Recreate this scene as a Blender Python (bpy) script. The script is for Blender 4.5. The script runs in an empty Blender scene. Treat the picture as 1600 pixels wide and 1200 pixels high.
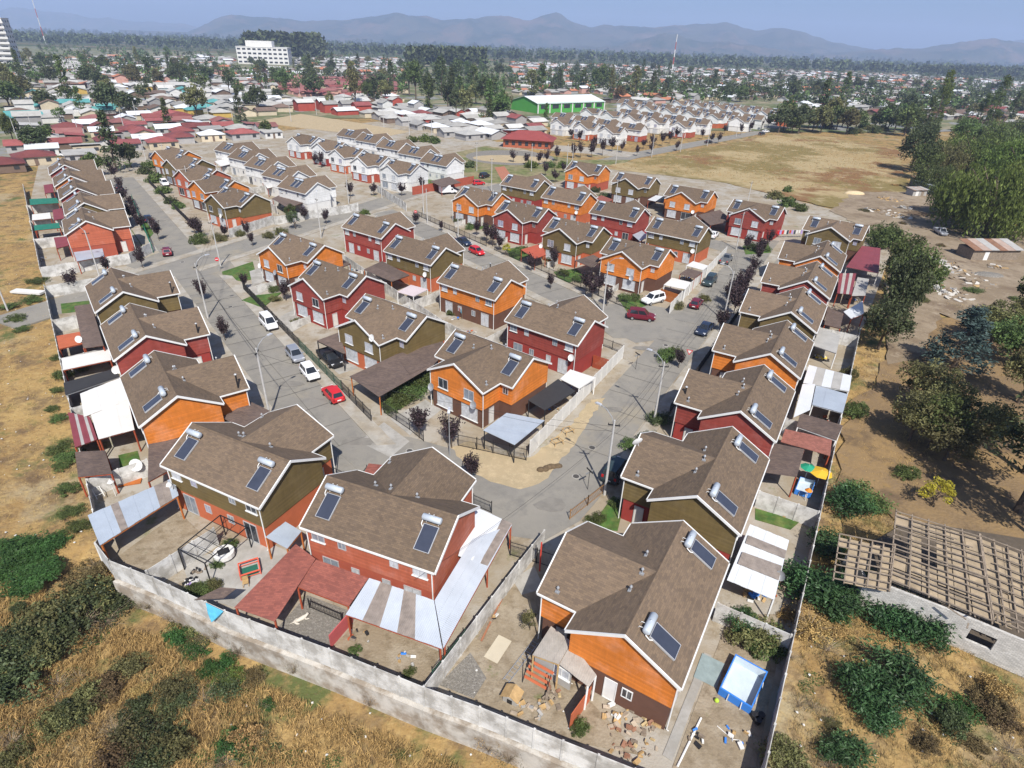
import bpy, math, random
import numpy as np
from mathutils import Vector, Matrix
R = math.radians
sc = bpy.context.scene
COL = sc.collection
# ------------------------------------------------------------ camera
CAM_H = 38.0; FPX = 932.0; PITCH = math.atan((600 - 68) / FPX); ROLL = R(2.0)
cam = bpy.data.cameras.new('camera'); camo = bpy.data.objects.new('camera', cam); COL.objects.link(camo)
_f = Vector((0, math.cos(PITCH), -math.sin(PITCH))); _r0 = Vector((1, 0, 0)); _u0 = Vector((0, math.sin(PITCH), math.cos(PITCH)))
_r = _r0 * math.cos(ROLL) + _u0 * math.sin(ROLL); _u = -_r0 * math.sin(ROLL) + _u0 * math.cos(ROLL)
camo.matrix_world = Matrix(((_r.x, _u.x, -_f.x, 0), (_r.y, _u.y, -_f.y, 0), (_r.z, _u.z, -_f.z, CAM_H), (0, 0, 0, 1)))
cam.sensor_width = 36.0; cam.lens = 36.0 * FPX / 1600; cam.clip_start = 0.5; cam.clip_end = 60000
sc.camera = camo
# ------------------------------------------------------------ sky and sun
SUN_AZ = 281.5; SUN_EL = 50.0          # direction towards the sun, measured from +x
w = bpy.data.worlds.new('World'); sc.world = w; w.use_nodes = True
nt = w.node_tree; nt.nodes.clear()
out = nt.nodes.new('ShaderNodeOutputWorld'); bg = nt.nodes.new('ShaderNodeBackground'); sky = nt.nodes.new('ShaderNodeTexSky')
sky.sky_type = 'NISHITA'; sky.sun_disc = False; sky.sun_elevation = R(SUN_EL); sky.sun_rotation = R(90 - SUN_AZ)
sky.altitude = 150; sky.air_density = 0.8; sky.dust_density = 2.2; sky.ozone_density = 10.0
bg.inputs[1].default_value = 0.095
nt.links.new(sky.outputs[0], bg.inputs[0]); nt.links.new(bg.outputs[0], out.inputs[0])
sl = bpy.data.lights.new('sun', 'SUN'); sl.energy = 4.7; sl.angle = R(0.53); sl.color = (1.0, 0.95, 0.87)
so = bpy.data.objects.new('sun', sl); COL.objects.link(so)
_d = Vector((math.cos(R(SUN_EL)) * math.cos(R(SUN_AZ)), math.cos(R(SUN_EL)) * math.sin(R(SUN_AZ)), math.sin(R(SUN_EL))))
so.rotation_euler = (-_d).to_track_quat('-Z', 'Y').to_euler(); so.location = (0, 0, 200)
sc.view_settings.view_transform = 'Standard'; sc.view_settings.look = 'None'; sc.view_settings.gamma = 1.0
sc.view_settings.exposure = 0.42; sc.view_settings.use_curve_mapping = False
sc.render.engine = 'CYCLES'
sc.cycles.max_bounces = 4; sc.cycles.diffuse_bounces = 2; sc.cycles.glossy_bounces = 2; sc.cycles.transmission_bounces = 3
sc.cycles.transparent_max_bounces = 6; sc.cycles.volume_bounces = 2; sc.cycles.caustics_reflective = False; sc.cycles.caustics_refractive = False
sc.cycles.use_denoising = True

# ------------------------------------------------------------ survey helpers: a point of the photo brought to the plane at height z
def G(px, py, z=0.0):
    d = _r * ((px - 800) / FPX) + _u * ((600 - py) / FPX) + _f
    t = (z - CAM_H) / d.z
    return Vector((d.x * t, d.y * t, z))
def px_of(x, y, z=0.0):
    p = Vector((x, y, z - CAM_H)); c = p.dot(_f)
    return (800 + FPX * p.dot(_r) / c, 600 - FPX * p.dot(_u) / c) if c > 1 else (-9999, -9999)
def UV(u, v):          # street grid of the estate: u across (38 deg), v along (128 deg)
    return (u * math.cos(R(38)) - v * math.sin(R(38)), u * math.sin(R(38)) + v * math.cos(R(38)))
def ST(s, t):          # street grid of the row by the orchard: s along (60 deg), t across
    return (s * math.cos(R(60)) - t * math.sin(R(60)), s * math.sin(R(60)) + t * math.cos(R(60)))
def in_poly(x, y, P):
    c = False; j = len(P) - 1
    for i in range(len(P)):
        if (P[i][1] > y) != (P[j][1] > y) and x < (P[j][0] - P[i][0]) * (y - P[i][1]) / (P[j][1] - P[i][1]) + P[i][0]: c = not c
        j = i
    return c

# ------------------------------------------------------------ materials
MATS = {}
def lk(nt, a, b): nt.links.new(a, b)
def M(name, col, rough=0.85, var=0.18, vs=1.5, metal=0.0, pat=None, bump=0.0, bs=30.0, orand=0.0, spec=0.3, col2=None, vs2=0.0, alpha=None, leaf=False, trans=0.0):
    if name in MATS: return MATS[name]
    m = bpy.data.materials.new(name); m.use_nodes = True; n = m.node_tree; n.nodes.clear()
    N = lambda t: n.nodes.new('ShaderNode' + t)
    o = N('OutputMaterial'); b = N('BsdfPrincipled'); lk(n, b.outputs[0], o.inputs[0])
    b.inputs['Roughness'].default_value = rough; b.inputs['Metallic'].default_value = metal
    b.inputs['Specular IOR Level'].default_value = spec
    geo = N('NewGeometry'); rgb = N('RGB'); rgb.outputs[0].default_value = (*col, 1); cur = rgb.outputs[0]
    def mapr(val, lo, hi):
        r = N('MapRange'); lk(n, val, r.inputs[0]); r.inputs[3].default_value = lo; r.inputs[4].default_value = hi; return r.outputs[0]
    def noise(scale, vec=None, det=4.0):
        t = N('TexNoise'); t.inputs['Scale'].default_value = scale; t.inputs['Detail'].default_value = det; t.inputs['Roughness'].default_value = 0.65
        lk(n, vec or geo.outputs['Position'], t.inputs['Vector']); return t.outputs['Fac']
    def scalecol(c, fac):
        v = N('VectorMath'); v.operation = 'SCALE'; lk(n, c, v.inputs[0]); lk(n, fac, v.inputs['Scale']); return v.outputs[0]
    def mixc(f, a, c):
        x = N('Mix'); x.data_type = 'RGBA'; lk(n, f, x.inputs[0]); lk(n, a, x.inputs[6])
        if isinstance(c, tuple): x.inputs[7].default_value = (*c, 1)
        else: lk(n, c, x.inputs[7])
        return x.outputs[2]
    hgt = None
    if col2 is not None:
        f = noise(vs2 or vs * .4, None, 6.0); r = N('MapRange'); r.inputs[1].default_value = .42; r.inputs[2].default_value = .6; lk(n, f, r.inputs[0])
        cur = mixc(r.outputs[0], cur, tuple(col2))
    if leaf:
        a = N('Attribute'); a.attribute_name = 'rnd'
        cur = scalecol(cur, mapr(a.outputs['Fac'], 1 - var * 1.6, 1 + var * 1.6))
        if orand:
            oi = N('ObjectInfo'); h = N('HueSaturation'); lk(n, cur, h.inputs['Color']); lk(n, mapr(oi.outputs['Random'], .5 - .03 * orand, .5 + .03 * orand), h.inputs['Hue']); lk(n, mapr(oi.outputs['Random'], 1 - .3 * orand, 1 + .35 * orand), h.inputs['Value']); cur = h.outputs[0]
    else:
        if var:
            f = noise(vs); r = N('MapRange'); r.inputs[1].default_value = .3; r.inputs[2].default_value = .7; r.inputs[3].default_value = 1 - var; r.inputs[4].default_value = 1 + var; lk(n, f, r.inputs[0])
            cur = scalecol(cur, r.outputs[0])
        if orand:
            oi = N('ObjectInfo'); cur = scalecol(cur, mapr(oi.outputs['Random'], 1 - orand, 1 + orand))
    uv = N('UVMap')
    if pat == 'shingle':
        br = N('TexBrick'); lk(n, uv.outputs[0], br.inputs['Vector']); br.inputs['Scale'].default_value = 1.0
        br.inputs['Brick Width'].default_value = .33; br.inputs['Row Height'].default_value = .145; br.inputs['Mortar Size'].default_value = .008; br.inputs['Bias'].default_value = 0
        br.inputs['Color1'].default_value = (.82, .82, .84, 1); br.inputs['Color2'].default_value = (1.2, 1.17, 1.11, 1); br.inputs['Mortar'].default_value = (.72, .72, .72, 1)
        x = N('VectorMath'); x.operation = 'MULTIPLY'; lk(n, cur, x.inputs[0]); lk(n, br.outputs['Color'], x.inputs[1]); cur = x.outputs[0]; hgt = br.outputs['Fac']; inv = True
        f = noise(.35, None, 3.0); cur = scalecol(cur, mapr(f, .88, 1.12))
        bump = bump or .25
        mp = N('Mapping'); mp.inputs['Scale'].default_value = (1.6, .22, 1); lk(n, uv.outputs[0], mp.inputs[0]); f = noise(1.0, mp.outputs[0], 5.0); cur = scalecol(cur, mapr(f, .84, 1.16))
        oi = N('ObjectInfo'); cur = scalecol(cur, mapr(oi.outputs['Random'], .86, 1.12))
    if pat in ('clap', 'planks', 'corr', 'slab'):
        per = {'clap': .19, 'planks': .14, 'corr': .15, 'slab': .5}[pat]
        sx = N('SeparateXYZ'); lk(n, uv.outputs[0], sx.inputs[0])
        d = N('Math'); d.operation = 'DIVIDE'; lk(n, sx.outputs[1 if pat in ('clap', 'slab') else 0], d.inputs[0]); d.inputs[1].default_value = per
        fr = N('Math'); fr.operation = 'FRACT'; lk(n, d.outputs[0], fr.inputs[0])
        if pat == 'corr':
            tri = N('Math'); tri.operation = 'PINGPONG'; lk(n, d.outputs[0], tri.inputs[0]); tri.inputs[1].default_value = .5; hgt = tri.outputs[0]; bump = bump or .6
        else:
            r = N('ValToRGB'); r.color_ramp.elements[0].position = 0; r.color_ramp.elements[0].color = (.35,) * 3 + (1,); r.color_ramp.elements[1].position = .14; r.color_ramp.elements[1].color = (1, 1, 1, 1)
            lk(n, fr.outputs[0], r.inputs[0]); hgt = r.outputs[0]; bump = bump or .5
            fl = N('Math'); fl.operation = 'FLOOR'; lk(n, d.outputs[0], fl.inputs[0]); wn = N('TexWhiteNoise'); wn.noise_dimensions = '1D'; lk(n, fl.outputs[0], wn.inputs['W'])
            cur = scalecol(cur, mapr(wn.outputs['Value'], .9, 1.1))
            x = N('VectorMath'); x.operation = 'MULTIPLY'; lk(n, cur, x.inputs[0]); g2 = N('MapRange'); lk(n, r.outputs[0], g2.inputs[0]); g2.inputs[3].default_value = .62; lk(n, g2.outputs[0], x.inputs[1]); cur = x.outputs[0]
    if pat == 'clap':
        mp = N('Mapping'); mp.inputs['Scale'].default_value = (2.2, .25, 1); lk(n, uv.outputs[0], mp.inputs[0]); f = noise(1.0, mp.outputs[0], 6.0); cur = scalecol(cur, mapr(f, .7, 1.28))
        mp = N('Mapping'); mp.inputs['Scale'].default_value = (.35, 5.2, 1); lk(n, uv.outputs[0], mp.inputs[0]); f = noise(1.0, mp.outputs[0], 2.0); cur = scalecol(cur, mapr(f, .86, 1.14))
        f = noise(.45, None, 5.0); r = N('MapRange'); r.inputs[1].default_value = .52; r.inputs[2].default_value = .72; r.inputs[4].default_value = .55; lk(n, f, r.inputs[0]); hs = N('HueSaturation'); hs.inputs['Saturation'].default_value = .8; hs.inputs['Value'].default_value = 1.25; lk(n, cur, hs.inputs['Color']); cur = mixc(r.outputs[0], cur, hs.outputs[0])
        oi = N('ObjectInfo'); cur = scalecol(cur, mapr(oi.outputs['Random'], .93, 1.07))
    if pat == 'brick':
        br = N('TexBrick'); lk(n, uv.outputs[0], br.inputs['Vector']); br.inputs['Scale'].default_value = 1.0; br.inputs['Brick Width'].default_value = .3; br.inputs['Row Height'].default_value = .1; br.inputs['Mortar Size'].default_value = .012
        br.inputs['Color1'].default_value = (.8, .8, .8, 1); br.inputs['Color2'].default_value = (1.15, 1.15, 1.15, 1); br.inputs['Mortar'].default_value = (.6, .6, .6, 1)
        x = N('VectorMath'); x.operation = 'MULTIPLY'; lk(n, cur, x.inputs[0]); lk(n, br.outputs['Color'], x.inputs[1]); cur = x.outputs[0]
    if bump:
        if hgt is None: hgt = noise(bs)
        bp = N('Bump'); bp.inputs['Strength'].default_value = bump; bp.inputs['Distance'].default_value = .03; lk(n, hgt, bp.inputs['Height']); lk(n, bp.outputs[0], b.inputs['Normal'])
        if pat == 'shingle': bp.invert = True
    lk(n, cur, b.inputs['Base Color'])
    if leaf and trans:
        tr = N('BsdfTranslucent'); lk(n, cur, tr.inputs[0]); mx = N('MixShader'); mx.inputs[0].default_value = trans
        lk(n, b.outputs[0], mx.inputs[1]); lk(n, tr.outputs[0], mx.inputs[2]); lk(n, mx.outputs[0], o.inputs[0])
    if alpha is not None:
        tr = N('BsdfTransparent'); mx = N('MixShader'); mx.inputs[0].default_value = alpha
        lk(n, tr.outputs[0], mx.inputs[1]); lk(n, b.outputs[0], mx.inputs[2]); lk(n, mx.outputs[0], o.inputs[0])
    MATS[name] = m; return m

def ground_mat(name, base, patches, rough=.95, bump=.4, bs=6.0):
    """a soil material: base colour and (colour, noise scale, lo, hi, detail) patches laid over one another"""
    m = bpy.data.materials.new(name); m.use_nodes = True; n = m.node_tree; b = n.nodes['Principled BSDF']; N = lambda t: n.nodes.new('ShaderNode' + t)
    b.inputs['Roughness'].default_value = rough; b.inputs['Specular IOR Level'].default_value = .15
    geo = N('NewGeometry'); rgb = N('RGB'); rgb.outputs[0].default_value = (*base, 1); cur = rgb.outputs[0]
    for i, (c, s, lo, hi, det) in enumerate(patches):
        mp = N('Mapping'); mp.inputs['Location'].default_value = (i * 37.1, i * 11.7, i * 5.3); lk(n, geo.outputs['Position'], mp.inputs[0])
        t = N('TexNoise'); t.inputs['Scale'].default_value = s; t.inputs['Detail'].default_value = det; t.inputs['Roughness'].default_value = .68; lk(n, mp.outputs[0], t.inputs['Vector'])
        r = N('MapRange'); r.inputs[1].default_value = lo; r.inputs[2].default_value = hi; lk(n, t.outputs['Fac'], r.inputs[0])
        x = N('Mix'); x.data_type = 'RGBA'; lk(n, r.outputs[0], x.inputs[0]); lk(n, cur, x.inputs[6]); x.inputs[7].default_value = (*c, 1); cur = x.outputs[2]
    lk(n, cur, b.inputs['Base Color'])
    t = N('TexNoise'); t.inputs['Scale'].default_value = bs; t.inputs['Detail'].default_value = 6; lk(n, geo.outputs['Position'], t.inputs['Vector'])
    bp = N('Bump'); bp.inputs['Strength'].default_value = bump; bp.inputs['Distance'].default_value = .15; lk(n, t.outputs['Fac'], bp.inputs['Height']); lk(n, bp.outputs[0], b.inputs['Normal'])
    MATS[name] = m; return m

# ------------------------------------------------------------ mesh helpers
class MB:
    """collects shapes; one build() call makes one mesh"""
    def __init__(s): s.v = []; s.f = []
    def add(s, vs, fs):
        k = len(s.v); s.v += [tuple(p) for p in vs]; s.f += [tuple(i + k for i in f) for f in fs]; return s
    def box(s, x0, x1, y0, y1, z0, z1):
        return s.add([(x0, y0, z0), (x1, y0, z0), (x1, y1, z0), (x0, y1, z0), (x0, y0, z1), (x1, y0, z1), (x1, y1, z1), (x0, y1, z1)],
                     [(3, 2, 1, 0), (4, 5, 6, 7), (0, 1, 5, 4), (1, 2, 6, 5), (2, 3, 7, 6), (3, 0, 4, 7)])
    def prism(s, P, z0, z1):
        """vertical prism over a counter-clockwise plan; z may be number or list"""
        n = len(P); zb = z0 if isinstance(z0, (list, tuple)) else [z0] * n; zt = z1 if isinstance(z1, (list, tuple)) else [z1] * n
        if sum(P[i][0] * P[(i + 1) % n][1] - P[(i + 1) % n][0] * P[i][1] for i in range(n)) < 0: P = P[::-1]; zb = zb[::-1]; zt = zt[::-1]
        return s.add([(p[0], p[1], z) for p, z in zip(P, zb)] + [(p[0], p[1], z) for p, z in zip(P, zt)],
                     [tuple(range(n))[::-1], tuple(range(n, 2 * n))] + [(i, (i + 1) % n, (i + 1) % n + n, i + n) for i in range(n)])
    def extr(s, prof, a, b, axis='y'):
        """a profile extruded along an axis from a to b; the profile gives (x,z) for y, (y,z) for x"""
        n = len(prof)
        if axis == 'y': v = [(p[0], a, p[1]) for p in prof] + [(p[0], b, p[1]) for p in prof]
        else: v = [(a, p[0], p[1]) for p in prof] + [(b, p[0], p[1]) for p in prof]
        fs = [tuple(range(n)), tuple(range(n, 2 * n))[::-1]] + [(i + n, (i + 1) % n + n, (i + 1) % n, i) for i in range(n)]
        if axis == 'x': fs = [f[::-1] for f in fs]
        ar = sum(prof[i][0] * prof[(i + 1) % n][1] - prof[(i + 1) % n][0] * prof[i][1] for i in range(n))
        if ar < 0: fs = [f[::-1] for f in fs]
        return s.add(v, fs)
    def tube(s, pts, r, n=6, cap=True, r2=None):
        pts = [Vector(p) for p in pts]; k = len(s.v); m = len(pts)
        for i, p in enumerate(pts):
            t = (pts[min(i + 1, m - 1)] - pts[max(i - 1, 0)]).normalized()
            a = t.cross(Vector((0, 0, 1)));
            if a.length < .05: a = t.cross(Vector((1, 0, 0)))
            a.normalize(); b = t.cross(a); rr = r if r2 is None else r + (r2 - r) * i / max(1, m - 1)
            for j in range(n):
                an = 2 * math.pi * j / n; q = p + a * math.cos(an) * rr + b * math.sin(an) * rr; s.v.append(tuple(q))
        for i in range(m - 1):
            for j in range(n):
                j2 = (j + 1) % n; s.f.append((k + i * n + j, k + i * n + j2, k + (i + 1) * n + j2, k + (i + 1) * n + j))
        if cap: s.f.append(tuple(range(k, k + n))[::-1]); s.f.append(tuple(range(k + (m - 1) * n, k + m * n)))
        return s
    def bar(s, a, b, w, h=None):
        """square bar from a to b"""
        h = h or w; a = Vector(a); b = Vector(b); t = (b - a).normalized(); x = t.cross(Vector((0, 0, 1)))
        if x.length < .02: x = Vector((1, 0, 0))
        x.normalize(); y = x.cross(t); c = []
        for p in (a, b):
            for i, j in ((-1, -1), (1, -1), (1, 1), (-1, 1)): c.append(tuple(p + x * (i * w / 2) + y * (j * h / 2)))
        return s.add(c, [(0, 1, 2, 3), (7, 6, 5, 4), (4, 5, 1, 0), (5, 6, 2, 1), (6, 7, 3, 2), (7, 4, 0, 3)])
    def plate(s, quad, th):
        """a thick sheet: four or more points listed anticlockwise seen from its face, thickness towards the back"""
        q = [Vector(p) for p in quad]; nrm = Vector((0, 0, 0)); n = len(q)
        for i in range(n): nrm += q[i].cross(q[(i + 1) % n])
        nrm.normalize(); bk = [p - nrm * th for p in q]
        return s.add([tuple(p) for p in q + bk], [tuple(range(n)), tuple(range(n, 2 * n))[::-1]] + [(i + n, (i + 1) % n + n, (i + 1) % n, i) for i in range(n)])
    def dome(s, c, rx, ry, rz, n=10, m=5, lo=0.0):
        k = len(s.v)
        for i in range(m + 1):
            el = lo + (math.pi / 2 - lo) * i / m
            for j in range(n):
                a = 2 * math.pi * j / n; s.v.append((c[0] + rx * math.cos(el) * math.cos(a), c[1] + ry * math.cos(el) * math.sin(a), c[2] + rz * math.sin(el)))
        for i in range(m):
            for j in range(n): j2 = (j + 1) % n; s.f.append((k + i * n + j, k + i * n + j2, k + (i + 1) * n + j2, k + (i + 1) * n + j))
        s.f.append(tuple(range(k, k + n))[::-1])
        return s
    def mesh(s, name, smooth=False):
        me = bpy.data.meshes.new(name); me.from_pydata(s.v, [], s.f); auto_uv(me)
        if smooth: me.polygons.foreach_set('use_smooth', [True] * len(me.polygons))
        me.materials.append(None); return me
def auto_uv(me):
    uvl = me.uv_layers.new(name='UVMap'); d = uvl.data; vs = me.vertices
    for p in me.polygons:
        n = p.normal
        if abs(n.z) > .985: ux, uy = Vector((1, 0, 0)), Vector((0, 1, 0))
        else: ux = Vector((0, 0, 1)).cross(n).normalized(); uy = n.cross(ux)
        for li in p.loop_indices:
            co = vs[me.loops[li].vertex_index].co; d[li].uv = (co.dot(ux), co.dot(uy))
CACHE = {}
def cached(key, fn, smooth=False):
    if key not in CACHE:
        b = fn(); CACHE[key] = b.mesh(key if isinstance(key, str) else key[0], smooth)
    return CACHE[key]
def OBJ(name, me, mat, parent=None, loc=(0, 0, 0), rz=0.0, rot=None, scale=None):
    if isinstance(me, MB): me = me.mesh(name)
    o = bpy.data.objects.new(name, me); COL.objects.link(o)
    if mat is not None and len(o.material_slots): o.material_slots[0].link = 'OBJECT'; o.material_slots[0].material = mat
    if parent is not None: o.parent = parent
    o.location = loc; o.rotation_euler = rot if rot else (0, 0, rz)
    if scale is not None: o.scale = scale if isinstance(scale, (tuple, list)) else (scale,) * 3
    return o
def TAG(o, label=None, cat=None, group=None, kind=None):
    if label: o['label'] = label
    if cat: o['category'] = cat
    if group: o['group'] = group
    if kind: o['kind'] = kind
    return o
def EMPTY(name, loc, rz=0.0, label=None, cat=None, group=None):
    o = bpy.data.objects.new(name, None); COL.objects.link(o); o.location = loc; o.rotation_euler = (0, 0, rz); o.empty_display_size = .2
    return TAG(o, label, cat, group)
def SHEET(name, P, z, mat, kind='structure', parent=None):
    """a flat horizontal sheet with a skirt going down so that it is not paper"""
    b = MB().prism([(p[0], p[1]) for p in P], z - .25, z); o = OBJ(name, b, mat, parent)
    if parent is None: TAG(o, kind=kind)
    return o
def RIBBON(P, w):
    """a strip of width w about a polyline, as one outline"""
    L, Rr = [], []
    for i, p in enumerate(P):
        a = Vector(P[max(0, i - 1)][:2]); b = Vector(P[min(len(P) - 1, i + 1)][:2]); t = (b - a).normalized(); n = Vector((-t.y, t.x)); p = Vector(p[:2])
        L.append(tuple(p + n * w / 2)); Rr.append(tuple(p - n * w / 2))
    return L + Rr[::-1]
# ============================================================ ground
M_dry = ground_mat('dry_grass_soil', (.29, .185, .075), [((.37, .25, .10), .12, .42, .62, 6), ((.17, .12, .065), .3, .5, .68, 7), ((.33, .27, .165), .07, .52, .66, 6), ((.42, .30, .13), 1.4, .5, .75, 8), ((.15, .10, .055), .45, .5, .66, 8), ((.10, .115, .04), .22, .53, .64, 8), ((.13, .085, .045), 2.6, .56, .72, 8)], bump=.8, bs=3.0)
M_pad = ground_mat('estate_soil', (.30, .25, .18), [((.36, .33, .28), .15, .42, .6, 5), ((.22, .175, .115), .5, .52, .68, 7), ((.16, .17, .07), .25, .62, .72, 7)], bump=.3)
M_town = ground_mat('town_soil', (.20, .185, .12), [((.10, .125, .05), .02, .38, .54, 6), ((.30, .25, .17), .05, .5, .62, 6), ((.22, .22, .21), .03, .55, .6, 4)], bump=.2)
M_farm = ground_mat('farm_soil', (.075, .085, .045), [((.16, .12, .07), .004, .5, .58, 4), ((.05, .075, .03), .01, .5, .6, 5)], bump=.1)
M_asph = ground_mat('worn_asphalt', (.225, .212, .188), [((.255, .238, .205), .18, .42, .62, 6), ((.19, .18, .162), .5, .5, .68, 7), ((.28, .25, .195), .08, .56, .68, 6), ((.15, .145, .135), 1.6, .64, .76, 8), ((.29, .27, .23), 5, .6, .74, 6)], rough=.9, bump=.15, bs=25)
M_conc = M('concrete', (.37, .355, .325), .9, .14, .7, bump=.15, bs=12, col2=(.29, .275, .245), vs2=.5)
M_walk = M('pavement_concrete', (.36, .335, .29), .9, .14, .9, bump=.15, bs=15, col2=(.30, .26, .20), vs2=.35)
M_sand = ground_mat('sand', (.40, .315, .195), [((.36, .29, .18), .4, .45, .6, 6), ((.48, .38, .24), 1.2, .5, .7, 6)], bump=.5, bs=8)
M_lawn = M('lawn', (.05, .115, .022), .95, .35, 1.2, bump=.6, bs=14, col2=(.10, .13, .035), vs2=.8)
M_dirt = ground_mat('yard_dirt', (.26, .21, .145), [((.32, .27, .2), .5, .45, .6, 6), ((.19, .15, .1), 1.1, .5, .66, 7), ((.14, .15, .06), .8, .62, .72, 7)], bump=.4)
M_gravel = ground_mat('gravel', (.2, .185, .16), [((.28, .26, .23), 6, .5, .6, 4), ((.12, .11, .1), 9, .55, .65, 4)], bump=.6, bs=18)
BOT = [(-33.2, 34.9), (-31.0, 33.1), (-26.8, 31.6), (-20.1, 28.8), (-11.8, 26.0), (-5.0, 23.5), (-1.3, 22.3), (3.8, 20.4), (14.0, 16.7)]
def bottom_y(x):
    for a, b in zip(BOT, BOT[1:]):
        if a[0] <= x <= b[0]: return a[1] + (b[1] - a[1]) * (x - a[0]) / (b[0] - a[0])
    return None
def terrain_z(x, y):
    z = 0.0
    yb = bottom_y(min(max(x, -33.1), 13.9))
    d = yb - y
    if d > -1.5:
        f = min(1, max(0, (d + 1.5) / .7)) * min(1, max(0, (x + 38) / 7)) * min(1, max(0, (24 - x) / 8))
        z -= 2.15 * f * (1 if d < 9 else 1)
    near = max(0, 1 - math.hypot(x, y - 40) / 260)
    nz = (math.sin(x * .31 + 1.3 * math.sin(y * .17)) * math.sin(y * .27 + math.sin(x * .13)) * .12 + math.sin(x * 1.1 + y * .7) * math.sin(y * 1.3 - x * .5) * .05) * near
    if x < -34 or y < 20 or x > 30: z += nz - .08
    return z - .06
def axis(pts):
    o = []
    for a, b, s in pts: o += list(np.arange(a, b, s))
    return o + [pts[-1][1]]
xs = axis([(-26000, -2000, 4000), (-2000, -200, 300), (-200, -70, 10), (-70, 80, .75), (80, 200, 10), (200, 2000, 300), (2000, 26000, 4000)])
ys = axis([(-200, 0, 50), (0, 60, .75), (60, 180, 5), (180, 500, 40), (500, 3000, 250), (3000, 27000, 4000)])
V = [(x, y, terrain_z(x, y)) for y in ys for x in xs]; nx = len(xs)
F = [(j * nx + i, j * nx + i + 1, (j + 1) * nx + i + 1, (j + 1) * nx + i) for j in range(len(ys) - 1) for i in range(nx - 1)]
gm = bpy.data.meshes.new('ground'); gm.from_pydata(V, [], F); gm.materials.append(None); gm.polygons.foreach_set('use_smooth', [True] * len(F))
TAG(OBJ('ground', gm, M_dry), kind='structure')
pad = [p[:2] for p in BOT] + [ST(100, -3.7), G(1352, 505)[:2], G(1400, 372)[:2], G(1330, 335)[:2], G(1240, 312)[:2], G(1130, 285)[:2], G(1000, 262)[:2], G(900, 255)[:2], G(800, 228)[:2], G(640, 185)[:2], G(440, 205)[:2], G(230, 222)[:2], G(60, 258)[:2], UV(-4.4, 185), UV(-4.4, 130), UV(-4.4, 50)]
SHEET('estate_ground', pad, 0.0, M_pad)
def far_sheet(name, P, z, mat, rough=0):
    if rough:
        q = random.Random(len(P)); O = []
        for a, b in zip(P, list(P[1:]) + [P[0]]):
            L = math.hypot(b[0] - a[0], b[1] - a[1]); n = max(1, int(L / rough)); O += [(a[0] + (b[0] - a[0]) * i / n + q.uniform(-.3, .3) * rough, a[1] + (b[1] - a[1]) * i / n + q.uniform(-.3, .3) * rough) for i in range(n)]
        P = O
    b = MB().add([(p[0], p[1], z) for p in P], [tuple(range(len(P)))]); return TAG(OBJ(name, b, mat), kind='structure')
far_sheet('town_ground', [G(0, 262)[:2], G(300, 205)[:2], G(470, 185)[:2], G(700, 185)[:2], G(880, 200)[:2], G(1180, 205)[:2], G(1420, 208)[:2], G(1610, 200)[:2], (1900, 1500), (1500, 1700), (-1600, 1500), (-900, 800), (-400, 380)], .05, M_town)
far_sheet('farmland', [(-1700, 1490), (1950, 1490), (16000, 9000), (14000, 20000), (-14000, 20000), (-16000, 9000)], .12, M_farm)
ROADS = {
 'street': [UV(14.2, 47), UV(20.8, 44), UV(20.8, 116), UV(14.2, 122)],
 'street.001': [UV(14.6, 128), UV(21.2, 126), UV(22.0, 215), UV(15.2, 215)],
 'street.002': [UV(63.6, 52), UV(70.0, 50), UV(70.0, 142), UV(63.6, 140)],
 'street.003': [ST(38, 15.8), ST(150, 16.2), ST(150, 22.5), ST(38, 22.2)],
 'street.004': [UV(114, 60), UV(120.5, 60), UV(120.5, 140), UV(114, 140)]}
for i, (k, P) in enumerate(ROADS.items()): SHEET(k.split('.')[0], P, .012 + .004 * i, M_asph)
n65 = (math.cos(R(155)), math.sin(R(155))); d65 = (math.cos(R(65)), math.sin(R(65)))
def NX(n, s): return (n65[0] * n + d65[0] * s, n65[1] * n + d65[1] * s)
SHEET('cross_street', [NX(98, 40), NX(105, 40), NX(105, 215), NX(98, 215)], .034, M_asph)
SHEET('junction', [p[:2] for p in (G(490, 672), G(640, 683), G(720, 706), G(800, 752), G(850, 738), G(880, 690), G(1000, 680), G(935, 780), G(905, 815), G(850, 845), G(800, 838), G(745, 800), G(640, 745), G(560, 735))], .04, M_asph)
SHEET('junction', [UV(12.5, 117), UV(24, 110), UV(25, 128), UV(21, 131), UV(14.4, 133), UV(8, 128)], .044, M_asph)
SHEET('junction', [UV(62, 55), UV(72, 48), UV(82, 52), UV(76, 62), UV(70, 66), UV(63.6, 62)], .048, M_asph)
SHEET('avenue', [p[:2] for p in (G(640, 292), G(720, 300), G(800, 318), G(870, 278), G(1000, 246), G(1200, 207), G(1190, 203), G(990, 238), G(850, 267), G(760, 292), G(680, 270), G(640, 275))], .038, M_asph)
SANDV = [p[:2] for p in (G(705, 700), G(735, 738), G(775, 756), G(815, 764), G(850, 752), G(875, 722), G(900, 690), G(922, 655), G(945, 622), G(925, 625), G(890, 665), G(830, 716), G(790, 712), G(735, 690))]
far_sheet('sand_verge', SANDV, .052, M_sand, .7)
SHEET('pavement', [UV(11.8, 58), UV(14.2, 57), UV(14.2, 117), UV(11.8, 117)], .12, M_walk)
SHEET('pavement', [UV(20.8, 50), UV(22.6, 49), UV(22.6, 112), UV(20.8, 114)], .12, M_walk)
SHEET('pavement', [UV(61.8, 62), UV(63.6, 62), UV(63.6, 135), UV(61.8, 135)], .12, M_walk)
SHEET('pavement', [UV(70.0, 66), UV(72.0, 66), UV(72.0, 135), UV(70.0, 135)], .12, M_walk)
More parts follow.
